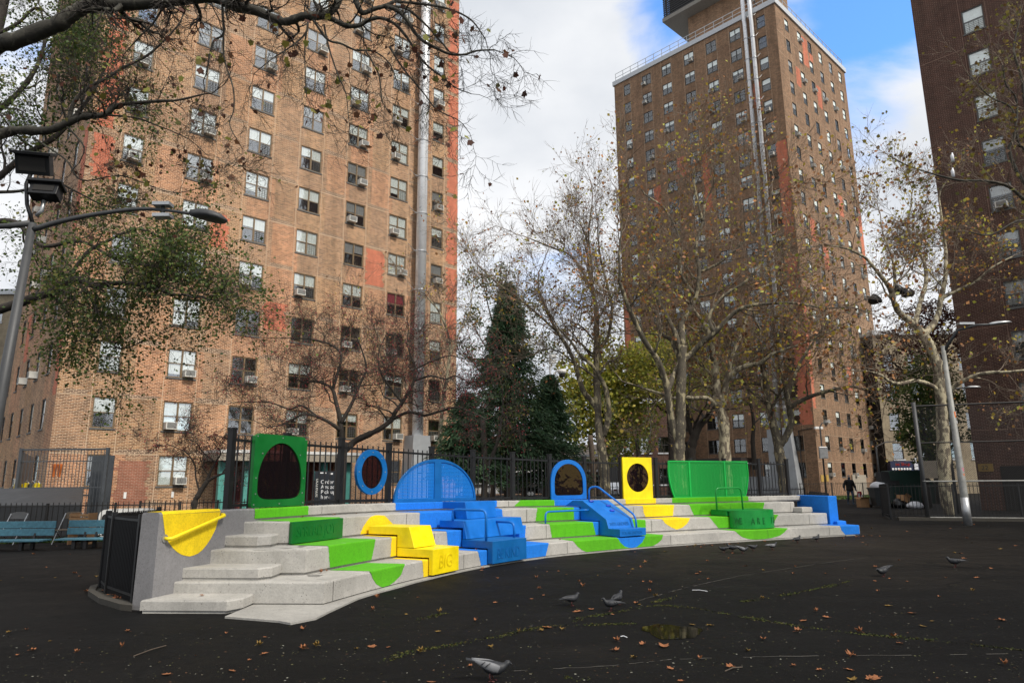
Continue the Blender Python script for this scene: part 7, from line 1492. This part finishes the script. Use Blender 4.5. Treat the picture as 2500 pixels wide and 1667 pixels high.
def pigeon(px, py, rz, pale, label, peck=0.0, s=1.0):
    g_ = gz(px, py); r = thing('pigeon', Vector((g_.x, g_.y, 0)), label, 'pigeon', 'pigeons feeding on the asphalt', rz); s *= .90; r.scale = (s, s*1.15, s)
    def up(o):
        if peck: o.rotation_euler = (o.rotation_euler[0], peck, 0); o.location = (-.0, 0, .0); o.location.z = .012*peck; o.location.x = -.09*peck
        return o
    b = up(place('body', PB, r, (0, 0, 0))); place('beak', PBK, b, (0, 0, 0))
    for sgn in (1, -1): w = place('wing', PWP if pale else PWD, b, (0, 0, 0)); w.scale = (1, sgn, 1); q = place('wing_bar', PBAR, w, (0, 0, 0))
    place('tail', PT, b, (0, 0, 0)); 
    for sgn in (.022, -.022): place('leg', PLG, r, (.012*np.sign(sgn), sgn, 0))
PG = [(1200, 1662, .12, True, 'nearest pigeon, pale winged and pecking, at the bottom of the picture', .42, 1.1), (1788, 1347, 2.9, False, 'dark pigeon touching tails with its neighbour near the lowest tier', 0, 1), (1812, 1350, .1, True, 'grey barred pigeon pecking right beside the dark pigeon', .45, 1), (1886, 1342, .2, True, 'white winged pigeon walking below the round green seat', .1, 1),
      (1947, 1325, .4, False, 'dark upright pigeon close to the lowest tier', 0, 1), (1994, 1322, .5, False, 'slate pigeon with raised head beside a yellow leaf', 0, 1), (2158, 1407, 3.5, False, 'dark pigeon pecking alone in the right foreground', .45, 1.05), (2333, 1384, 2.8, False, 'slate pigeon standing farthest right on the asphalt', .15, 1.05),
      (1396, 1478, .4, False, 'black pigeon walking in the shade in front of the steps', .1, .9), (1492, 1491, 3.3, False, 'black pigeon facing left near a rust leaf', .1, .9), (1509, 1475, .9, False, 'black pigeon with raised head behind its companion', 0, .9), (1768, 1348, 3.0, False, 'small dark pigeon left of the pair near the tier', .3, .85), (1838, 1344, .2, False, 'black pigeon crouching right of the pair near the tier', .35, .9)]
for g_ in PG: pigeon(*g_[:5], peck=g_[5], s=g_[6])
# birds and bags caught in the plane trees
for px, py, Y, lb in ((2193, 712, 27.5, 'black plastic bag snagged in the right plane tree, the left one'), (2215, 718, 27.5, 'black plastic bag snagged in the right plane tree, the right one'), (2135, 735, 27, 'small black bag snagged low in the right plane tree')):
    p = at(px, py, Y); lump('plastic_bag', (p.x, p.y, p.z-.1), .22, .18, .22, M['bagblack'], int(px), lb, 'plastic bag', fold=.6, res=2)
for px, py, Y, lb in ((2325, 385, 15, 'white bottle hanging in the branches before the maroon tower, upper one'), (2326, 422, 15, 'blue white bottle hanging in the branches before the maroon tower, lower one')):
    p = at(px, py, Y); mb = MB(); mb.tube([p+Vector((0, 0, -.11)), p+Vector((0, 0, .05)), p+Vector((.01, 0, .09)), p+Vector((.015, 0, .12))], [.035, .038, .018, .015], 10); tag(mb.build('plastic_bottle', M['bagwhite'], smooth=True), lb, 'bottle')

# ================================================================== GROUND COVER: MOSS, PUDDLE, LEAVES, FLECKS
def g7(*p): return [(1200+x/1.809, 1300+y/1.809) for x, y in p]
lines = [g7((0, 470), (100, 440), (200, 420), (300, 410), (500, 405), (640, 400)), g7((360, 395), (400, 375), (560, 350), (650, 330), (760, 320), (900, 335), (1050, 360), (1250, 395), (1450, 425), (1700, 455), (1900, 470), (2350, 520)), g7((710, 310), (820, 280)), g7((1100, 305), (1230, 290)), g7((1270, 280), (1450, 245), (1580, 215)), g7((320, 635), (430, 655)),
         [(930, 1620), (1000, 1590), (1100, 1575), (1200, 1555)], [(1010, 1515), (1090, 1495)], [(620, 1345), (760, 1330)]]
P = []
for ln in lines:
    q = [gz(x, y) for x, y in ln]
    for a, b in zip(q[:-1], q[1:]):
        L_ = (b-a).length; n = int(L_*420); t = rg.random(n); w = rg.normal(size=n)*.020*(1+.8*np.sin(t*L_*5)); d = (b-a).normalized(); keep = rg.random(n) < (.55+.45*np.sin(t*L_*9+a.x*7)); P.append((np.array(a)+np.outer(t, np.array(b-a))+np.outer(w, [-d.y, d.x, 0]))[keep])
P = np.concatenate(P); P[:, 2] = .0; V, Q = leaves(P, .020, rg, .0, 'quad'); V[:, 2] = np.abs(V[:, 2]-0)*.55+.001; o = np_mesh('moss', V, Q, M['moss'], None, kind='stuff'); o['label'] = 'green moss growing along the cracks of the asphalt'; o['category'] = 'moss'
# thin cracks
mb = MB()
for ln in (g7((100, 610), (500, 590), (800, 560), (1200, 548), (2350, 535)), g7((650, 300), (850, 245), (1100, 190), (1500, 130), (1700, 105)), [(540, 1420), (900, 1400)]):
    q = [gz(x, y) for x, y in ln]; pts = []
    for a, b in zip(q[:-1], q[1:]):
        for k in range(14): pts.append(a.lerp(b, k/14)+Vector((random.uniform(-.01, .01), random.uniform(-.012, .012), .004)))
    for i, (a, b) in enumerate(zip(pts[:-1], pts[1:])):
        if random.random() < .75: d = (b-a).normalized()*.0; w = random.uniform(.003, .008); nn = Vector((-(b-a).y, (b-a).x, 0)).normalized()*w; mb.add([a-nn, b-nn, b+nn, a+nn], [(0, 1, 2, 3)])
o = mb.build('pavement_cracks', plain('crack_dust', (.075, .07, .06), .9)); o['kind'] = 'structure'
# puddle
c = gz(1640, 1541); e1 = gz(1572, 1543); hw = abs(c.x-e1.x); hd = abs(gz(1640, 1524).y-gz(1640, 1560).y)/2; pr = []
for k in range(48): t = 2*math.pi*k/48; f = 1+.10*math.sin(3*t+1)+.07*math.sin(5*t)+.04*math.sin(11*t); pr.append((c.x+hw*f*math.cos(t), c.y+hd*f*math.sin(t)))
mb = MB(); mb.add([(x, y, .004) for x, y in pr], [tuple(range(48))]); struct(mb.build('puddle', M['water']))
# fallen leaves: individuals
def leaf_mesh(seed, curl):
    r = np.random.default_rng(seed); k = len(LEAF5); V = [(0, .42, 0)]+[(x, y, 0) for x, y in LEAF5]; out = []
    for (x, y, _) in V: z = curl*(x*x*2.2+(y-.42)**2*1.3)+r.uniform(0, .04); out.append((x*(1-curl*.25), y*(1-curl*.2), z))
    F = [(0, i+1, (i+1) % k+1) for i in range(k)]; mb = MB(); mb.add(out, F); mb.tube([(0, .42, .01), (0.01, -.1, .03+curl*.1), (.03, -.35, .05)], .012, 4); return mb
LM = {}
for mk in ('lf_ground', 'lf_ground_y'):
    for i, cu in enumerate((.15, .5, .9)): LM[(mk, i)] = mesh_of(leaf_mesh(i+3, cu), 'fallen_leaf', M[mk])
def dropleaf(p, size, mk, i, rz, label, grp='fallen plane leaves'):
    o = bpy.data.objects.new('fallen_leaf', LM[(mk, i)]); COL.objects.link(o); o.location = p; o.rotation_euler = (random.uniform(-.15, .15), random.uniform(-.15, .15), rz); size *= .88; o.scale = (size*random.uniform(.6, 1.05), size*random.uniform(.7, 1.1), size*random.uniform(.6, 1.1)); tag(o, label, 'leaf', grp)
LAND = [(tuple(gz(1640, 1541))[:2], 'by the puddle'), (tuple(gz(1200, 1650))[:2], 'around the nearest pigeon'), (tuple(gz(2352, 1282))[:2], 'near the foot of the pale lamp post'), (tuple(gz(600, 1500))[:2], 'in front of the grey base slab'), (tuple(gz(2160, 1400))[:2], 'near the lone pigeon on the right'), (tuple(gz(2333, 1384))[:2], 'near the rightmost pigeon'), (tuple(gz(1830, 1345))[:2], 'near the pigeons by the lowest tier'), (tuple(gz(1500, 1480))[:2], 'near the black pigeons'),
        (tuple(gz(200, 1500))[:2], 'left of the black fence kerb'), (tuple(gz(100, 1640))[:2], 'in the bottom left corner'), (tuple(gz(700, 1640))[:2], 'left of the nearest pigeon'), (tuple(gz(2400, 1640))[:2], 'in the bottom right corner'), (tuple(gz(1050, 1450))[:2], 'in front of the yellow block'), (tuple(gz(1250, 1390))[:2], 'in front of the engraved blue block'), (tuple(gz(2100, 1300))[:2], 'by the blue tip of the lowest tier'), (tuple(gz(2000, 1540))[:2], 'along the long mossy crack'), (tuple(gz(900, 1590))[:2], 'by the mossy crack left of the puddle'), (tuple(gz(60, 1370))[:2], 'on the ground before the blue benches'), (tuple(gz(2150, 1260))[:2], 'on the path towards the bins')]
def leaf_label(p, mk, cu, size):
    d, w = min((math.hypot(p.x-a[0], p.y-a[1]), t) for a, t in LAND); c = 'yellow' if mk == 'lf_ground_y' else 'rust brown'
    return ('large ' if size > .088 else 'small ')+('flat ' if cu == 0 else 'curled ' if cu == 1 else 'tightly curled ')+c+' fallen leaf '+w
exact = [(492, 1454, 0.155), (735, 1479, 0), (1175, 1387, .0), (741, 1537, 0), (905, 1577, 0), (777, 1578, 0), (907, 1420+70, 0), (640, 1598, 0), (570, 1640, 0), (213, 1445, 0), (250, 1430, 0), (235, 1410, 0), (1212, 1471, 0), (1320, 1437, 0), (1422, 1433, 0), (1705, 1397, 0), (1729, 1370, 0), (1578, 1372, 0), (1577, 1373, 0), (1551, 1474, 0), (1443, 1487, 0), (1417, 1493, 0), (1341, 1533, 0), (1266, 1544, 0), (1510, 1567, 0), (1498, 1588, 0), (1573, 1573, 0), (1620, 1577, 0),
         (1708, 1610, 0), (1858, 1461, 0), (1942, 1385, 0), (1990, 1493, 0), (2023, 1508, 0), (1943, 1543, 0), (2231, 1497, 0), (2255, 1529, 0), (2103, 1544, 0), (2185, 1556, 0), (2200, 1571, 0), (2350, 1365, 0), (2348, 1351, 0), (2372, 1442, 0), (2437, 1514, 0), (2130, 1660, 0), (2145, 1655, 0), (2450, 1622, 0), (1790, 1630, 0), (1866, 1393, 0), (1818, 1382, 0), (1734, 1330, 0), (2320, 1290, 0), (2060, 1315, 0), (2115, 1330, 0), (2130, 1290, 0), (2215, 1298, 0)]
ll_ = {'lf_ground': 'curled rust brown plane leaf lying on the dark asphalt', 'lf_ground_y': 'dull yellow plane leaf lying on the dark asphalt'}
for i, (x, y, z) in enumerate(exact):
    mk = 'lf_ground_y' if i % 6 == 5 else 'lf_ground'; p = gz(x, y, z); sz = random.uniform(.075, .12); cu = random.choice([0, 1, 1, 2]); dropleaf(Vector((p.x, p.y, z+.006)), sz, mk, cu, random.random()*6.28, leaf_label(p, mk, cu, sz) if z == 0 else 'rust brown leaf lying on the lowest small step', 'fallen plane leaves')
cnt = 0
while cnt < 120:
    x, y = random.uniform(-20, 2500), random.choice([random.uniform(1320, 1667), random.uniform(1240, 1420)]); p = gz(x, y)
    if p.y > 40 or p.y < 3.4: continue
    s_ = min(np.hypot(_pts[:, 0]-p.x, _pts[:, 1]-p.y)); i_ = int(np.argmin(np.hypot(_pts[:, 0]-p.x, _pts[:, 1]-p.y))); 
    if -7 < p.x < 10.5 and (p.y > np.interp(p.x, _pts[:, 0], _pts[:, 1])-.25 if p.x > -2.4 else p.y > 7.9): continue
    mk = random.choice(['lf_ground', 'lf_ground', 'lf_ground', 'lf_ground_y']); sz = random.uniform(.045, .10); cu = random.choice([0, 1, 1, 2]); dropleaf(Vector((p.x, p.y, .006)), sz, mk, cu, random.random()*6.28, leaf_label(p, mk, cu, sz)); cnt += 1
def s_place(s): return next(t for m_, t in ((.85, 'at the left corner'), (2.0, 'below the engraved green block'), (2.9, 'left of the yellow block'), (4.5, 'between the yellow and blue blocks'), (7.2, 'right of the blue block'), (8.6, 'left of the climbing ramp'), (10.4, 'right of the climbing ramp'), (11.5, 'below the yellow panel'), (12.3, 'left of the round seat'), (13.4, 'in front of the round seat'), (14.5, 'right of the round seat'), (15.6, 'beyond the lime half disc'), (99, 'near the blue tip')) if s < m_)
for i in range(26):   # drift along the foot of the right tiers
    s = random.uniform(10, 16.8); p = PP(s, -random.uniform(.22, .7)); dropleaf(Vector((p.x, p.y, .01)), random.uniform(.06, .10), random.choice(['lf_ground', 'lf_ground', 'lf_ground_y']), random.choice([1, 2]), random.random()*6.28, ['tiny', 'small', 'broad'][i % 3]+' dry leaf at the foot of the lowest tier '+s_place(s), 'leaves along the lowest tier')
for (s, d, k) in ((.75, .58, 0), (.9, .56, 0), (1.9, 1.85, 2), (2.6, 1.88, 2), (3.1, 1.86, 2), (12.0, 1.2, 1), (12.6, 1.2, 1), (7.1, .35, 0), (4.45, .18, 0), (14.3, .55, 0), (11.3, 1.85, 2)):
    p = PP(s, d, ZT[k]*zs(s)+.008); dropleaf(p, random.uniform(.07, .10), 'lf_ground', random.choice([1, 2]), random.random()*6.28, 'single dry leaf resting on the '+['lowest tier ', 'second tier ', 'third tier '][k]+s_place(s), 'leaves on the tiers')
for _ in range(24):
    dropleaf(Vector((random.uniform(-6.0, -4.9), random.uniform(9.7, 11), .06)), .09, 'lf_ground', random.choice([1, 2]), random.random()*6.28, 'dry leaf caught behind the dense black fence', 'leaves behind the dense fence') if 0 else None
n = 4200; x = rg.uniform(-60, 2560, n); y = 1260+rg.random(n)**.8*440; P = np.array([gz(a, b) for a, b in zip(x, y)]); ok = (P[:, 1] < 38) & ~((P[:, 0] > -7) & (P[:, 0] < 10.5) & (P[:, 1] > np.where(P[:, 0] > -2.4, np.interp(P[:, 0], _pts[:, 0], _pts[:, 1])-.2, 7.9))); P = P[ok]
V, Q = leaves(P, .015, rg, .75, 'quad', .9); V[:, 2] = np.abs(V[:, 2])*.4+.002; o = np_mesh('leaf_litter', V, Q, M['fleck'], None, kind='stuff'); o['label'] = 'tiny leaf scraps and specks scattered over the asphalt'; o['category'] = 'litter'
n = 1500; t = rg.random(n); yy_ = rg.uniform(9.5, 12, n); xl_ = np.interp(yy_, [9.5, 10.2, 10.7, 12], [-5.2, -5.8, -6.05, -6.05]); P = np.c_[xl_+(wall_x(yy_)-.35-xl_)*rg.random(n), yy_, np.full(n, .055)]; V, Q = leaves(P, .055, rg, .6, 'quad'); V[:, 2] = np.abs(V[:, 2]-.055)*.7+.055; o = np_mesh('leaf_litter', V, Q, M['lf_ground'], None, kind='stuff'); o['label'] = 'brown leaf litter behind the dense black fence'; o['category'] = 'litter'
ss = rg.uniform(1, 16.5, 2600); P = np.array([PP(s, rg.uniform(2.25, 3.4), .035) for s in ss]); V, Q = leaves(P, .08, rg, .6, 'quad'); V[:, 2] = np.abs(V[:, 2]-.035)+.035; o = np_mesh('leaf_litter', V, Q, M['lf_ground'], None, kind='stuff'); o['label'] = 'brown leaf litter behind the tall fence'; o['category'] = 'litter'
# sticks
for i, (a, b, lb) in enumerate((((1690, 1441), (1727, 1444), 'short white stick lying on the asphalt'), ((326, 1603), (405, 1577), 'dark thin twig lying in the left foreground'), ((1770, 1640), (1812, 1630), 'pale curved twig lying in the right foreground'), ((1515, 1555), (1531, 1557), 'tiny white paper strip beside the puddle'))):
    p, q = gz(*a), gz(*b); mb = MB(); mb.tube([p+Vector((0, 0, .008)), p.lerp(q, .5)+Vector((0, .02, .014)), q+Vector((0, 0, .008))], .0045, 6); tag(mb.build('stick', M['bagwhite'] if i in (0, 3) else M['bark_brown']), lb, 'stick')
